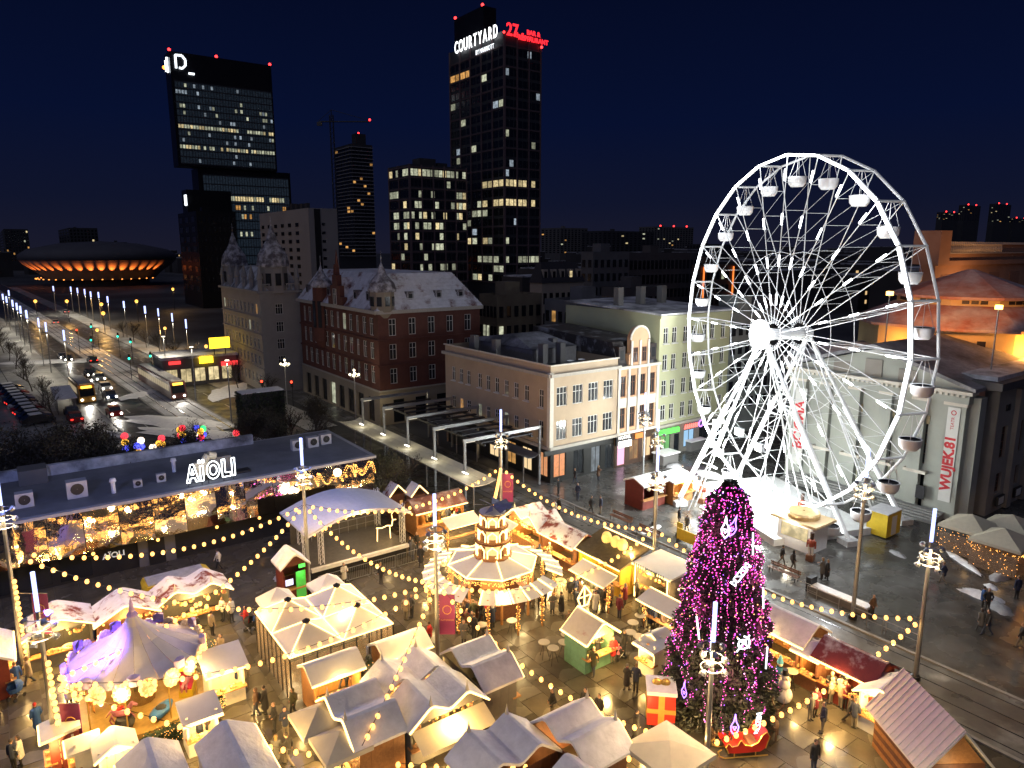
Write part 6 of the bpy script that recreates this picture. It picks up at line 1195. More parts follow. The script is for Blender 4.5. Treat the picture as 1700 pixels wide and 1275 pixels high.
SNL=('oval snow heap on the wet square before the cafe terrace','long snow heap right beside the cafe terrace screens','thin snow ridge along the front of the cafe terrace','round snow heap where two people stand on the wet square','broad snow heap before the neon shops','lower snow heap next to the broad one before the neon shops','snow heap behind the wheel foot at the dark townhouse','tiny snow patch at the yellow cabin by the wheel','flat snow ridge between the benches and the tracks','upper snow heap beside the red booth at the stage','lower snow heap beside the red booth at the stage','snow heap at the low grey shed','small snow lump between the oval heap and the terrace')
for i,(px,py_,rx,ry,h) in enumerate(((1630,990,1.6,.7,.35),(1665,955,1.9,.6,.4),(1600,935,2.4,.4,.3),(1660,1010,1.2,.7,.3),(1180,790,2.2,.9,.5),(1150,800,1.4,.6,.4),(1255,830,1.5,.6,.4),(1490,920,.9,.4,.2),(1080,880,1.6,.4,.25),(470,960,.8,.6,.4),(465,985,.7,.5,.35),(1120,775,1.2,.6,.4),(1645,975,.6,.4,.25))):
    tag(blob('snow_heap',G(px,py_),rx,ry,h,snowd if i%2 else snow,60+i),SNL[i],'snow heap','shovelled snow heaps')
for i,(px,py_) in enumerate(((1105,768),(1150,745))): q=thing('market_crate_hut',('low grey box shed with snowy lid before the neon shops','low green grey box shed with snowy lid near the green house')[i],'shed',G(px,py_),AU); MB().bb(-1.3,1.3,-.8,.8,0,1.2).build('body',dk2,q); MB().bb(-1.45,1.45,-.95,.95,1.2,1.35).build('snow_lid',snow,q)
# ================= people
def capsule(a,b,ra,rb,n=8):
    m=MB(); a=Vector(a);b=Vector(b); m.tube(a,b,ra,n,rb); m.ball(a,ra*1.0,n,5); m.ball(b,rb*1.0,n,5); return m
def person_mesh(name,pose):
    P=pose; prims=[]  # (a,b,ra,rb,slot)
    H=P.get('h',1.72); k=H/1.72; hipz=.92*k; shz=1.42*k; lean=P.get('lean',0)
    hip=Vector((0,0,hipz)); sh=Vector((0,-lean,shz)); hd=Vector((0,-lean*1.25-.02,1.60*k))
    add=lambda a,b,ra,rb,s:prims.append((Vector(a),Vector(b),ra*k,rb*k,s))
    cz=P.get('coat',.78)*k    # hem of the coat
    add((0,0,cz),(0,-lean*.6,1.18*k),.165+P.get('flare',0),.165,0); add((0,-lean*.6,1.15*k),(0,-lean,1.36*k),.17,.155,0)
    for s in (-1,1):
        add((s*.05,-lean,1.33*k),(s*.17*k,-lean,1.38*k),.12,.085,0)
        hx=s*.085*k; st=P['legs'][0 if s<0 else 1]; knee=Vector((hx,-st[0],.48*k+st[2]*.5)); foot=Vector((hx+s*.01,-st[1],.09*k+st[2]))
        add((hx,0,hipz),knee,.095,.07,1); add(knee,foot,.068,.05,1); add(foot+Vector((0,.03,-.03*k)),foot+Vector((0,-.14*k,-.045*k)),.052,.042,4)
        ar=P['arms'][0 if s<0 else 1]; el=Vector((s*(.235+ar[0])*k,-lean-ar[1],1.12*k)); wr=Vector((s*(.24+ar[2])*k,-lean-ar[3],ar[4]*k))
        add((s*.18*k,-lean,1.38*k),el,.072,.058,0); add(el,wr,.056,.043,0); P.setdefault('_w',{})[s]=(el,wr)
        d=(wr-el).normalized(); add(wr,wr+d*.07*k,.036,.030,2)
    add((0,-lean,1.40*k),hd-Vector((0,0,.05*k)),.062,.058,2)
    add(hd+Vector((0,-.012,-.02*k)),hd+Vector((0,-.008,.05*k)),.080,.088,2)
    hat=P.get('hair','short')
    if hat=='hat': add(hd+Vector((0,.012,.075*k)),hd+Vector((0,.02,.115*k)),.098,.07,3)
    elif hat=='hood': add(hd+Vector((0,.035,.0)),hd+Vector((0,.03,.06*k)),.108,.105,0)
    elif hat=='long': add(hd+Vector((0,.03,.06*k)),hd+Vector((0,.05,-.18*k)),.095,.075,3)
    else: add(hd+Vector((0,.03,.05*k)),hd+Vector((0,.035,.02*k)),.092,.085,3)
    if P.get('pack'): add((0,.17-lean,1.0*k),(0,.17-lean,1.3*k),.12,.11,5)
    if P.get('scarf'): add((0,-lean-.02,1.41*k),(0,-lean+.0,1.46*k),.095,.09,5)
    allm=MB()
    for a,b,ra,rb,s in prims:
        c=capsule(a,b,ra,rb); allm.add(c.v,c.f)
    me=bpy.data.meshes.new('tmp'); me.from_pydata(allm.v,[],allm.f); o=bpy.data.objects.new('tmp',me); col.objects.link(o)
    md=o.modifiers.new('r','REMESH'); md.mode='VOXEL'; md.voxel_size=.023*k
    sm=o.modifiers.new('s','SMOOTH'); sm.factor=.5; sm.iterations=2
    out=bpy.data.meshes.new_from_object(o.evaluated_get(bpy.context.evaluated_depsgraph_get())); bpy.data.objects.remove(o)
    V=[v.co.copy() for v in out.vertices]; Fs=[tuple(p.vertices) for p in out.polygons]; mi=[]
    for p in out.polygons:
        c=p.center; best=None
        for a,b,ra,rb,s in prims:
            ab=b-a; t=max(0,min(1,(c-a).dot(ab)/max(1e-9,ab.length_squared))); d=(c-(a+ab*t)).length-(ra+(rb-ra)*t)
            if s==0 and c.z<cz-.12*k: d+=.2
            if best is None or d<best[0]: best=(d,s)
        mi.append(best[1])
    x=MB(); x.v=[tuple(v) for v in V]; x.f=Fs; x.mi=mi
    # fingers, thumb, nose, eyes, ears, mouth
    for s in (-1,1):
        el,wr=P['_w'][s]; d=(wr-el).normalized(); side=Vector((0,-1,0)) if abs(d.y)<.7 else Vector((s,0,0)); side=(side-d*side.dot(d)).normalized(); palm=wr+d*.075*k; cu=Vector((-s,0,0))
        x.m=2
        for j,l in enumerate((.065,.078,.074,.058)):
            r0=palm+side*(.027-.018*j)*k; m0=r0+d*l*.55*k; x.tube(r0,m0,.0095*k,5,.009*k); x.tube(m0,m0+(d*.7+cu*.7).normalized()*l*.5*k,.009*k,5,.007*k)
        t0=wr+d*.03*k+side*.03*k; x.tube(t0,t0+(d*.6+side*.8).normalized()*.05*k,.011*k,5,.008*k)
    x.m=2; f=hd+Vector((0,-.092*k,0)); x.tube(f+Vector((0,.01,.022*k)),f+Vector((0,-.018*k,-.015*k)),.008*k,5,.014*k)
    for s in (-1,1): x.m=2; x.ball(hd+Vector((s*.086*k,.0,.0)),.022*k,6,4,sx=.5); x.m=4; x.ball(f+Vector((s*.032*k,.012*k,.025*k)),.010*k,6,4)
    x.m=3 if 0 else 5; x.box(f+Vector((0,.012*k,-.05*k)),(.045*k,.012*k,.010*k))
    return x.mesh(name,[black]*6,True)
A0=((.0,.0,.02,.02,.86),(.0,.0,.02,.02,.86))
poses={
'stand':dict(legs=((0,0,0),(.01,.02,0)),arms=A0,hair='hat'),
'pocket':dict(legs=((.02,.0,0),(0,.04,0)),arms=((.06,-.04,-.06,.14,.95),(.06,-.04,-.06,.14,.95)),hair='short'),
'walk':dict(legs=((.17,.26,0),(-.02,-.30,.06)),arms=((.0,-.14,.0,-.10,.9),(.0,.14,.0,.22,.92)),hair='hat',lean=.03),
'walk2':dict(legs=((.02,-.22,.05),(.14,.22,0)),arms=((.0,.10,-.02,.2,.95),(.02,-.1,.02,-.06,.9)),hair='long',lean=.02,coat=.62,flare=.03,scarf=1),
'hold':dict(legs=((0,.02,0),(.02,-.02,0)),arms=((.02,.08,-.12,.30,1.18),(.02,.08,-.12,.30,1.18)),hair='long',coat=.6,flare=.03,scarf=1),
'phone':dict(legs=((0,0,0),(.03,.05,0)),arms=((.03,.10,-.14,.34,1.34),(0,0,.02,.04,.88)),hair='hood'),
'pack':dict(legs=((.1,.16,0),(0,-.18,.03)),arms=((.03,-.03,-.02,.08,.95),(.03,-.03,-.02,.08,.95)),hair='hood',pack=1),
'longcoat':dict(legs=((.08,.12,0),(.02,-.14,.02)),arms=((.02,.02,-.02,.12,.92),(.02,.02,-.02,.12,.92)),hair='hat',coat=.46,flare=.05,scarf=1),
'child':dict(h=1.2,legs=((0,0,0),(.02,.04,0)),arms=((.02,.02,.02,.05,.92),(.1,.0,.14,.0,1.1)),hair='hat'),
}
PM={k:person_mesh('person',dict(v)) for k,v in poses.items()}
cl_=lambda n,c:mat('cloth_'+n,c,.85,var=.15,scale=6)
coats={'black':cl_('black',(.018,.018,.02)),'navy':cl_('navy',(.02,.028,.06)),'grey':cl_('grey',(.10,.10,.10)),'brown':cl_('brown',(.09,.05,.03)),'red':cl_('red',(.42,.02,.02)),'white':cl_('white',(.55,.53,.5)),'olive':cl_('olive',(.06,.06,.03)),'beige':cl_('beige',(.32,.25,.17)),'burgundy':cl_('burgundy',(.13,.015,.03)),'blue':cl_('blue',(.03,.09,.28)),'pink':cl_('pink',(.45,.15,.22))}
trs=[cl_('denim',(.035,.045,.075)),cl_('charcoal',(.03,.03,.032)),cl_('black2',(.014,.014,.015)),cl_('stone',(.16,.14,.11))]
skins=[mat('skin_a',(.48,.28,.20),.6,var=.08),mat('skin_b',(.40,.23,.16),.6,var=.08)]; hairs=[mat('hair_dark',(.025,.016,.012),.6),mat('hair_fair',(.20,.12,.05),.6),cl_('hat_grey',(.12,.12,.12)),cl_('hat_red',(.4,.02,.02)),cl_('hat_white',(.5,.5,.5))]
pr_=random.Random(21); pg='people strolling through the market'
plist='''385 1033 white stand|by the wide snack hut;410 1046 red hold|pushing a pram near the wide snack hut;371 1030 white pocket|beside the string lit snack hut counter;407 1144 beige stand|at the snack cart by the carousel;395 1138 navy hold|next to the snack cart;427 1188 brown pack|with backpack in the lane beside the square tent;441 1186 black longcoat|in the lane beside the square tent;457 1214 black pocket|alone in the lane between tent and carousel;475 1224 navy phone|walking in the lane before the orange wood hut;488 1190 olive pack|beside the tent corner post;518 1168 navy stand|at the first gift stall;480 1272 black walk|at the low bulb string;461 1274 grey walk2|in front of the low bulb string;572 971 white hold|at the stage barriers;633 969 black stand|before the stage alone;614 1111 blue stand|at the doll stall beside the little fir;588 1136 red hold|crowding at the gift stalls;600 1141 black stand|among the gift stall crowd;610 1134 grey walk2|leaving the gift stall crowd;576 1139 navy hold|leaning to the gift stall counter;714 1072 red walk|in front of the magenta banner pole;684 1025 grey pocket|between tent and pyramid;674 1030 beige stand|behind the tent by the bulb string;698 1073 brown walk|beside the banner pole;770 1071 grey hold|at a pyramid table;787 1061 black stand|standing beside the pyramid tables;775 1049 burgundy pocket|at the pyramid rim;759 1049 black hold|drinking at the pyramid;744 1046 navy stand|at the pyramid side near the banner;726 1010 black pocket|under the pyramid awnings;738 1010 brown hold|under the pyramid awnings with a cup;810 1090 burgundy walk|walking off from the pyramid towards the dark hut;886 1008 red stand|by the pyramid exit;896 1010 black pocket|next to the red jacket at the pyramid exit;904 1007 navy stand|behind the pair at the pyramid exit;917 1021 grey hold|at the table outside the pyramid;932 1022 black longcoat|facing the table outside the pyramid;946 998 black stand|before the corn hut awning;955 995 navy pocket|waiting at the corn hut awning;969 992 olive phone|at the corner of the corn hut awning;988 1019 white longcoat|crossing towards the green chalet;1000 1003 black hold|under the corn hut awning;1015 1006 brown stand|at the end of the corn hut awning;1028 1027 burgundy stand|alone on the wet plaza by the white kiosk;1057 998 grey pocket|ordering at the white box kiosk;1067 1011 black hold|queueing at the white box kiosk;1086 1046 navy pocket|at the tree side awning;1099 1055 brown hold|under the tree side awning;1103 1092 black phone|beside the Christmas tree edge;1116 1087 grey walk|passing the ticket booths at the tree;944 1055 brown walk|left of the green chalet;992 1092 black hold|at the chalet window;985 1119 olive walk2|in front of the green chalet;1017 1100 red hold|beside the pram at the chalet;1035 1090 black stand|bending to the pram at the chalet;1040 1146 black longcoat|chatting in the middle of the wet plaza;1055 1149 navy pocket|chatting partner in the middle of the wet plaza;971 1192 black stand|behind the row of snow roofed huts;994 1202 black longcoat|striding behind the snow roofed huts;917 1192 black pocket|half hidden behind a snow roofed hut;1055 1228 black longcoat|passing the giant gift box;1447 1026 brown pocket|standing at the tram railing;1344 1195 grey stand|by the snowman;1352 1188 burgundy hold|behind the grey coat by the snowman;1365 1217 navy pocket|back turned between sleigh and red roofed hut;1409 1201 black walk|walking along the red roofed hut;1417 1209 navy stand|beside the walker at the red roofed hut;1350 1282 black stand|at the lower edge by the sleigh;1378 1163 black hold|at the red roofed hut counter;1565 970 navy walk|crossing the wet square near the terrace;1627 1050 grey walk2|strolling arm in arm on the dark square;1638 1055 black walk|strolling companion on the dark square;1630 1012 blue stand|by the round snow heap;1638 1016 black pocket|partner by the round snow heap;1687 995 navy stand|alone before the cafe terrace;1695 1078 black walk|at the far edge of the dark square;1297 938 black walk|striding past the bench at the wheel;1316 948 black pack|with a bag past the bench at the wheel;1364 962 grey hold|at the planter by the wheel;1372 963 black longcoat|at the planter end by the wheel;1127 873 black stand|by the left wheel foot;1140 884 grey walk|walking to the wheel from the kiosk;1132 797 black stand|near the neon shops;30 1147 blue walk|pushing a stroller left of the carousel;50 1136 beige walk2|beside the stroller left of the carousel;116 1174 white hold|between carousel and grey hut;64 1217 blue longcoat|wearing a red hat by the banner pole;24 1278 navy stand|couple half at the paving edge;36 1272 white hold|couple half in a pale coat at the paving edge;329 1063 black pocket|on the lane between carousel and snack hut;353 1055 beige stand|in a pale coat between carousel and snack hut;318 1230 red stand|in a bright red coat at the sweets booth;333 1228 navy hold|queueing at the sweets booth;346 1222 brown stand|last in the queue at the sweets booth;138 1274 black stand|at the narrow booth;369 1095 beige hold|behind the tall snack cart;681 923 black stand|in the group by the stage steps;692 916 black pocket|in the group by the stage tower;699 940 black longcoat|nearest the pyramid from the stage group;685 930 grey hold|in the stage group facing the tents;742 866 grey stand|at the wide hut behind the pyramid;754 878 white walk|leaving the wide hut behind the pyramid;728 862 beige hold|queueing at the wide hut behind the pyramid;764 868 black pocket|at the end of the wide hut;717 868 burgundy stand|in front of the wide hut counter;364 945 white walk|walking along the dark pavilion;927 821 black stand|at the corner shop window;955 803 black walk|passing the lit shop poster;959 830 navy pocket|crossing the tram tracks;993 797 brown hold|at the hostel doorway;981 851 black walk|by the bench at the tracks;997 853 navy stand|beside the bench at the tracks;921 858 white stand|in a white coat by the red roofed hut;928 856 black pocket|beside the white coat at the red roofed hut;710 792 black stand|waiting on the tram platform;722 788 grey pocket|waiting under the tram canopy;880 1010 black child|child at the pyramid exit;1026 1098 pink child|child at the green chalet;604 1143 red child|child at the gift stall;425 1046 blue child|child near the pram'''
for ln in plist.split(';'):
    a,desc=ln.split('|'); x,y,c,ps=a.split(); p=G(float(x),float(y),.027)
    o=inst(PM[ps],'person',None,p,pr_.uniform(0,6.28),None); s=pr_.uniform(.95,1.06); o.scale=(s,s,s)
    W2={'stand':'jacket','pocket':'jacket','walk':'jacket','walk2':'long jacket','hold':'coat','phone':'hooded jacket','pack':'hooded jacket','longcoat':'long coat','child':'jacket'}[ps]
    tag(o,('child' if ps=='child' else 'person')+' in a '+c+' '+W2+' '+(desc.replace('child ','') if ps=='child' else desc),'person',pg)
    ms=[coats[c],pr_.choice(trs),pr_.choice(skins),hairs[3] if 'red hat' in desc else pr_.choice(hairs[:3]+hairs[:2]),black,pr_.choice((coats['burgundy'],coats['grey'],coats['black']))]
    for sl,m in zip(o.material_slots,ms): sl.link='OBJECT'; sl.material=m
def pram(label,px,py,rz,m):
    o=thing('pram',label,'pram',G(px,py,.027),rz,'prams'); MB().lathe([(.02,.45),(.28,.5),(.36,.8),(.33,.8)],12,sx=1.3).build('basket',m,o); MB().lathe([(.36,.8),(.30,1.0),(.12,1.1),(.01,1.12)],12,a0=R(60),a1=R(300),sx=1.2).build('hood',m,o)
    for a in (-.3,.3):
        for b in (-.22,.22): MB().tube((a,b-.02,.12),(a,b+.02,.12),.12,10).build('wheel',black,o); MB().tube((a,b,.12),(-a*.6,b,.5),.015,4).build('strut',steel,o)
    MB().path([(-.35,-.2,.75),(-.62,-.2,1.0),(-.62,.2,1.0),(-.35,.2,.75)],.015,5).build('handle',dark,o)
pram('dark pram before the wide snack hut',416,1049,R(-30),coats['black']); pram('black pram parked at the green chalet',1028,1094,R(30),coats['black']); pram('blue stroller left of the carousel',28,1160,R(-100),coats['blue'])

# dense little crowds
for (cx,cy,n_,sx_,sy_,lab) in ((770,1040,14,45,16,'crowded at the Christmas pyramid rim'),(985,1005,12,45,14,'in the crowd between pyramid and corn hut'),(590,1132,8,28,10,'in the crowd pressing to the gift stalls'),(745,868,8,28,8,'in the queue at the wide hut behind the pyramid'),(900,940,7,22,8,'between the pyramid and the red roofed huts'),(1075,1030,7,28,14,'near the tree side awning'),(1395,1165,5,22,14,'before the red roofed hut')):
    for k in range(n_):
        x=cx+pr_.gauss(0,sx_*.6); y=cy+pr_.gauss(0,sy_*.6); c=pr_.choice(('black','black','navy','grey','brown','olive','burgundy','beige')); ps=pr_.choice(('stand','pocket','hold','phone','longcoat','walk'))
        o=inst(PM[ps],'person',None,G(x,y,.027),pr_.uniform(0,6.28),pr_.uniform(.94,1.05)); tag(o,'person in '+c+' clothes '+lab,'person',pg)
        ms=[coats[c],pr_.choice(trs),pr_.choice(skins),pr_.choice(hairs),black,coats['grey']]
        for sl,m in zip(o.material_slots,ms): sl.link='OBJECT'; sl.material=m
# ================= trees, boulevard, vehicles
twm=mat('bark',(.05,.038,.03),.8,var=.3,scale=4); lfm=mat('dry_leaves',(.05,.042,.024),.7,var=.5,scale=2); lfg=mat('dull_green_leaves',(.075,.075,.028),.65,var=.45,scale=2)
def tree_meshes(seed,H=7.5,leaves=2200,sp=2.4,low=1.4):
    r_=random.Random(seed); b=MB(); tips=[]
    def grow(p,d,L,rad,lev):
        n=3 if lev<2 else 2; q=p
        for k in range(n):
            d2=(d+Vector((r_.uniform(-.16,.16),r_.uniform(-.16,.16),r_.uniform(-.05,.12)))).normalized(); e=q+d2*(L/n); b.tube(q,e,rad*(1-.25*k/n),6 if lev<1 else 4 if lev<2 else 3,rad*(1-.25*(k+1)/n),cap=False); q=e; d=d2
            if lev>=1: tips.append(q.copy())
            if lev<4 and (k>0 or lev>0):
                for j in range(2 if lev<3 else 1):
                    a=r_.uniform(0,6.28); sd=Vector((math.cos(a),math.sin(a),r_.uniform(.25,.9))).normalized(); grow(q,(d*.45+sd*.75).normalized(),L*r_.uniform(.5,.68),rad*.52,lev+1)
        if lev<4: grow(q,d,L*.6,rad*.6,lev+1)
    grow(Vector((0,0,0)),Vector((0,0,1)),H*.42,H*.018,0)
    lf=MB()
    for k in range(leaves):
        t=r_.choice(tips); c=t+Vector((r_.gauss(0,.28),r_.gauss(0,.28),r_.gauss(0,.28)))
        if c.z<low: continue
        u_=Vector((r_.uniform(-1,1),r_.uniform(-1,1),r_.uniform(-1,1))).normalized()*r_.uniform(.07,.13); v_=Vector((r_.uniform(-1,1),r_.uniform(-1,1),r_.uniform(-1,1))).normalized()*.07; lf.add([c-u_,c+v_,c+u_,c-v_],[(0,1,2,3)])
    return b.mesh('trunk',twm),lf
TT=[]
for s,(H,nl,lm_) in enumerate(((7.5,3400,lfm),(6.6,3000,lfm),(8.2,3600,lfm),(7.,1900,lfg),(6.5,350,lfm),(7.4,250,lfm))):
    t,l=tree_meshes(50+s,H,nl); TT.append((t,l.mesh('crown',lm_)))
def tree(label,p,kind,s=1.,group='trees behind the pavilion',name='street_tree'):
    o=thing(name,label,'tree',p,rnd.uniform(0,6.28),group); o.scale=(s,)*3; inst(TT[kind][0],'trunk',o); stuff(inst(TT[kind][1],'crown',o)); return o
k_=0
for u in (-6,-2.8,.2,3.2,6.2,9.2,12.2,15.2):
    for w in (74.5,79): tree('dark bushy tree in the double row behind the pavilion roof',UW(u+rnd.uniform(-.8,.8),w+rnd.uniform(-.9,.9)),k_%3,rnd.uniform(1.1,1.35) if u<8 else rnd.uniform(.75,.95)); k_+=1
for i,(u,w) in enumerate(((20,80),(22.5,77),(25,81),(27.5,76),(30,82),(23,84),(28,86),(17,84),(32,87),(26,88))): tree('thin twiggy tree in the grove before the brick palace',UW(u,w),(4,5,0)[i%3],rnd.uniform(.75,.95),'grove before the brick palace')
for i,(px,py) in enumerate(((655,850),(668,842),(640,822))): tree(('green leaved tree at the pavilion end beside the toy houses','bare twig tree beside the tram canopy','green leaved tree under the cream tram canopy')[i],G(px,py),(3,5,3)[i],(.85,.8,.7)[i],'trees at the tram stop')
for i in range(9): tree('small bare tree along the house side pavement of the boulevard',AL(22.5,-30+i*14,.1),(4,5)[i%2],.8,'bare trees on the boulevard'); tree('small bare tree on the parking side pavement of the boulevard',AL(-6.5,-25+i*15,.1),(5,4)[i%2],.8,'bare trees on the boulevard far side')
# little fir between gift stalls
o=thing('small_fir','little snowy fir tree between the two gift stalls','tree',UW(15.0,34.5)); MB().tube((0,0,0),(0,0,1.8),.07,6,.02).build('trunk',twm,o); b=MB(); f=MB(); r_=random.Random(2)
for k in range(1500):
    z=2.1*r_.random()**1.3+.15; a=r_.random()*6.28; rr=(2.35-z)*.34*(1-.4*r_.random()**2); q=Vector((rr*math.cos(a),rr*math.sin(a),z)); e1=Vector((math.cos(a),math.sin(a),-.2))*.13; b.tri(q-e1*.5,q+e1+Vector((0,0,.04)),q+Vector((-e1.y,e1.x,0))*.5)
for k in range(60): z=2.0*r_.random()+.2; a=r_.random()*6.28; rr=(2.4-z)*.35; f.ico((rr*math.cos(a),rr*math.sin(a),z),.025)
stuff(b.build('crown',mat('snowy_fir',(.06,.09,.05),.7,c2=(.5,.5,.5),cov=.4,csc=4),o)); stuff(f.build('fairy_lights',bulbm,o))
# colour lanterns in the park behind the pavilion
LC={'y':em('lantern_yellow',(1,.50,.05),2.2),'r':em('lantern_red',(1,.04,.06),2.2),'b':em('lantern_blue',(.08,.10,1),2.8),'g':em('lantern_green',(.05,1,.25),1.8),'w':em('lantern_white',(1,.8,.6),3)}
for i,(px,py,cs) in enumerate(((212,775,'byr'),(238,772,'bw'),(232,782,'yb'),(258,785,'rw'),(268,778,'by'),(272,768,'yr'),(302,752,'ry'),(307,760,'byr'),(330,760,'bwb'),(337,766,'bry'),(340,750,'bg'),(395,758,'yr'),(256,792,'w'),(400,770,'ry'))):
    o=thing('light_lantern',('tall toy soldier lantern of blue, yellow and red light','small blue and white light lantern','gold lantern over a blue base','red and white flower lantern','blue lantern with gold crown','gold lantern with red centre','red and gold star lantern by the ivy block path','tallest toy soldier lantern with red belt','violet blue lantern stack','toy soldier lantern with gold hat','blue lantern with green bar','gold fir lantern beside the ivy block','bright white booth lantern','small gold red lantern at the ivy block')[i],'lantern',G(px,py),0,'coloured light lanterns'); MB().tube((0,0,0),(0,0,2.2),.06,6).build('post',dark,o)
    z=1.9
    for c in cs: MB().ball((0,0,z+.35),.42,8,5,sz=1.).build('lantern_globe',LC[c],o); z+=.72
    if i%2==0: point((0,-.7,2.4),45,(1,.6,.35),.3,o)
# boulevard lamps
LPX=((105,548),(75,535),(63,528),(43,515),(33,508),(27,503),(20,498),(10,492),(4,488)); RPX=((308,530),(285,520),(262,512),(240,508),(205,500),(178,492),(163,485),(150,484),(140,480),(128,478),(117,476),(88,475),(14,482))
for sd,lst in enumerate((LPX,RPX)):
    for i,(px,py) in enumerate(lst):
        q=G(px,py,10.4); o=thing('boulevard_lamp','slim boulevard pole topped by a blue light tube, '+('on the parking side pavement' if sd==0 else 'on the townhouse side pavement'),'street lamp',(q.x,q.y,.1),0,'blue tube lamps along the boulevard '+('parking side' if sd==0 else 'house side')); MB().tube((0,0,0),(0,0,8.4),.10,6,.07).build('shaft',steel,o); MB().tube((0,0,8.4),(0,0,10.3),.15 if i<3 else .22,6).build('light_tube',ledb,o)
        spot((0,0,8.0),(0,0,0),2200,(.95,.86,.66),150,.3,o,.4)
for i,l in enumerate((-40,-22,-4)):
    o=thing('boulevard_lamp','tall plain boulevard mast with a small white lamp head beside the tram verge','street lamp',AL(13.6,l,.1),0,'plain masts at the tram verge'); MB().tube((0,0,0),(0,0,9.),.11,6,.07).build('shaft',steel,o); MB().box((0,0,9.05),(.5,.3,.12)).build('lamp_head',em('mast_lamp',(1,.9,.7),4),o); spot((0,0,8.7),(0,0,0),1900,(1,.88,.66),150,.3,o,.4)
for i,(px,py) in enumerate(((63,500),(115,500),(175,520),(165,548),(172,505),(277,545),(292,585),(230,500),(290,480),(345,575))):
    o=thing('sodium_lamp','orange street lamp with a round glow near the arena road','street lamp',G(px,py+35),0,'orange street lamps'); h=zfrompy(o.location,py); MB().tube((0,0,0),(0,0,h),.09,5).build('shaft',dark,o); MB().ball((0,0,h),.55 if py<530 else .38,8,5).build('lamp_globe',em('sodium_glow',(1,.45,.07),2.6),o); point((0,0,h-.9),1500,(1,.55,.16),.4,o)
for i,(px,py) in enumerate(((478,690),(592,715))):
    o=thing('globe_lamp',('three armed globe lamp before the pale townhouse','three armed globe lamp before the brick palace arches')[i],'street lamp',G(px,py),0,'globe lamps'); MB().tube((0,0,0),(0,0,8.4),.09,8,.06).build('shaft',steel,o)
    for a in range(4): x,y=(.6*math.cos(R(90*a)),.6*math.sin(R(90*a))); MB().path([(0,0,7.8),(x*.6,y*.6,7.6),(x,y,7.8)],.03,5).build('arm',steel,o); MB().ball((x,y,7.95),.17).build('globe',em('globe_glow',(1,.86,.55),4.5),o)
    MB().ball((0,0,8.55),.17).build('globe',MC['globe_glow'],o); point((0,-.3,8.1),330,(1,.84,.52),.4,o)
# traffic lights
for i,(px,py,c) in enumerate(((156,540,'g'),(156,562,'g'),(200,556,'g'),(221,565,'g'),(254,588,'g'),(219,592,'g'),(438,636,'r'),(487,637,'r'),(133,550,'r'))):
    b0=G(px,py+38); o=thing('traffic_light','traffic light showing '+('green' if c=='g' else 'red')+(' on the boulevard' if px<400 else ' beside the pale townhouse'),'traffic light',b0,0,'traffic lights'); h=zfrompy(b0,py); MB().tube((0,0,0),(0,0,h+.5),.06,5).build('pole',dark,o); MB().box((0,-.12,h),(.34,.2,1.05)).build('head',black,o)
    for j,cc_ in enumerate('gyr'): MB().ball((0,-.25,h-.33+.33*j),.2 if cc_==c else .13,8,5).build('lens',em('signal_green',(.02,1,.5),5) if cc_==c=='g' else em('signal_red',(1,.05,.02),5) if cc_==c else black,o)
# vehicles
hl=em('headlight_glow',(1,.95,.82),9); tl=em('tail_glow',(1,.03,.02),3); carmesh={}
def car(label,p,rz,m,lit='n',group='cars on the boulevard',snowy=False):
    o=thing('car',label,'car',p,rz,group)
    MB().extr([(-2.1,.3),(2.1,.3),(2.15,.7),(1.3,.92),(-1.75,.95),(-2.12,.8)],-.86,.86).build('body',m,o); MB().extr([(-1.7,.93),(1.2,.9),(.55,1.42),(-1.1,1.45)],-.74,.74).build('cabin',glass,o); MB().bb(-1.0,.5,-.7,.7,1.44,1.48 if not snowy else 1.56).build('roof',snow if snowy else m,o)
    wm_=cached('whl',lambda:MB().tube((0,-.1,0),(0,.1,0),.31,12).mesh('wheel',black))
    for x in (-1.3,1.3):
        for y in (-.82,.82): inst(wm_,'wheel',o,(x,y,.31))
    h_=cached(('hl',lit),lambda:MB().ball((0,0,0),.19 if lit=='h' else .12,8,5).mesh('headlight',hl if lit=='h' else mat('lamp_glass',(.4,.4,.4),.2,var=0))); t_=cached(('tl',lit),lambda:MB().box((0,0,0),(.06,.32,.18)).mesh('tail_light',tl if lit!='n' else mat('dull_red',(.2,.01,.01),.3,var=0)))
    for y in (-.62,.62): inst(h_,'headlight',o,(2.1,y,.66)); inst(t_,'tail_light',o,(-2.13,y,.75))
    if lit=='h': spot((2.5,0,.75),(14,0,.0),700,(1,.93,.8),70,.2,o)
cpt=[mat('car_black',(.02,.02,.022),.25,.3,var=0),mat('car_silver',(.35,.36,.37),.3,.6,var=0),mat('car_white',(.6,.6,.6),.3,var=0),mat('car_blue',(.03,.06,.16),.3,.3,var=0),mat('car_red',(.3,.02,.02),.3,.2,var=0)]
AWd=BA+R(90) # along +w
for i,(px,py) in enumerate(((150,625),(165,632),(175,648),(183,662),(190,690),(112,600),(105,596))): q=Q(px,py); car(('black','silver','white','blue','red','second silver','second black')[i]+' car with headlights on, driving towards the plaza',UW(q[0],q[1],.01),AWd+R(180),cpt[i%5],'h')
for i,(px,py) in enumerate(((154,602),(92,538),(125,700),(110,520),(120,690))): q=Q(px,py); car(('dark','red','white','far silver','blue')[i]+' car with red tail lights driving away',UW(q[0],q[1],.01),AWd,cpt[(i*2)%5],'t')
for i in range(11): car('snow topped car in the parking row beside the boulevard',UW(3.2-.09*i*3.1,121+i*3.1,.12),BA+R(8),cpt[(i*3)%5],'t' if i in(2,5) else 'n','parked cars in the side row',True)
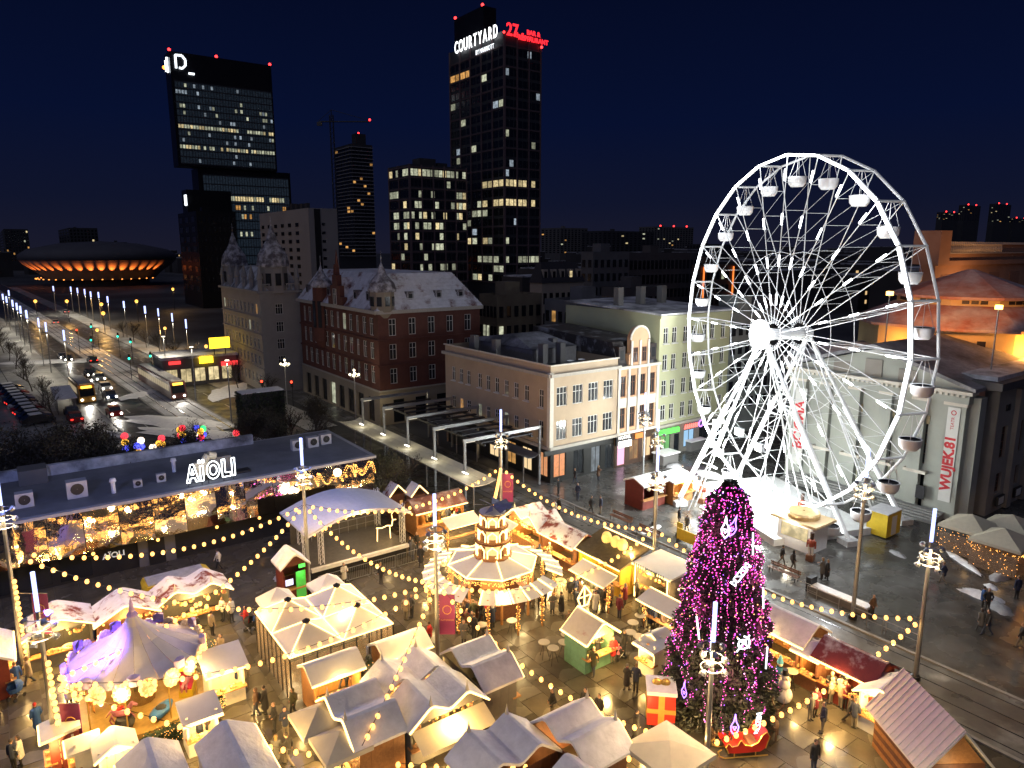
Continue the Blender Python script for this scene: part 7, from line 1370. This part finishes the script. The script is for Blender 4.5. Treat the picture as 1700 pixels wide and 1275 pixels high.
def tram(label,p,rz,L,m,name='tram',sign='y'):
    o=thing(name,label,'tram' if name=='tram' else 'bus',p,rz); MB().extr([(-L/2,.3),(L/2-.2,.3),(L/2,1.2),(L/2-.7,3.1),(-L/2+.2,3.1)],-1.2,1.2).build('body',m,o); MB().bb(-L/2+.3,L/2-.8,-.9,.9,3.1,3.3).build('roof',snowd,o)
    for k in range(int(L/1.6)): [MB().box((-L/2+1+1.5*k,y,2.1),(1.2,.06,1.0)).build('window',em('tram_window',(1,.8,.5),.35),o) for y in (-1.2,1.2)]
    MB().add([(L/2+.01,-1.,1.35),(L/2+.01,1.,1.35),(L/2-.45,1.,2.6),(L/2-.45,-1.,2.6)],[(0,1,2,3)]).build('windscreen',glass,o); MB().box((L/2-.4,0,2.8),(.25,1.5,.35)).build('route_sign',em('route_sign',(1,.5,.05),4),o); [MB().ball((L/2,y,.8),.18,8,5).build('headlight',hl,o) for y in (-.8,.8)]; spot((L/2+.5,0,1),(L/2+14,0,0),900,(1,.95,.85),70,.2,o)
    if name!='tram': [MB().tube((x,-1.22,.45),(x,1.22,.45),.45,12).build('wheel',black,o) for x in (-L/2+2,L/2-2.2)]
    else: [MB().bb(x-1,x+1,-1.0,1.0,.12,.4).build('bogie',black,o) for x in (-L/2+3,L/2-3)]
q=Q(208,640); tram('dark tram with orange route sign on the snowy median',AL(11.6,-8,.12),AWd+R(180),24,mat('tram_red_dark',(.10,.03,.025),.4)); q=Q(150,672); tram('yellow bus with glowing route sign coming down the boulevard',UW(q[0]-.5,q[1]+6,.01),AWd+R(180),11,mat('bus_amber',(.4,.2,.03),.4),'bus')
o=thing('bus_shelter','long flat bus shelter with snowy roof on the boulevard pavement','bus shelter',UW(Q(108,680)[0],Q(108,680)[1],.1),AU); MB().bb(-1.4,1.4,-6,6,2.6,2.78).build('roof',snow,o); [MB().tube((1.1,y,0),(1.1,y,2.6),.06,6).build('post',steel,o) for y in (-5.5,-2,2,5.5)]; [MB().box((-1.2,y,1.3),(.04,2.6,2.2)).build('glass_pane',glass,o) for y in (-4.2,-1.4,1.4,4.2)]
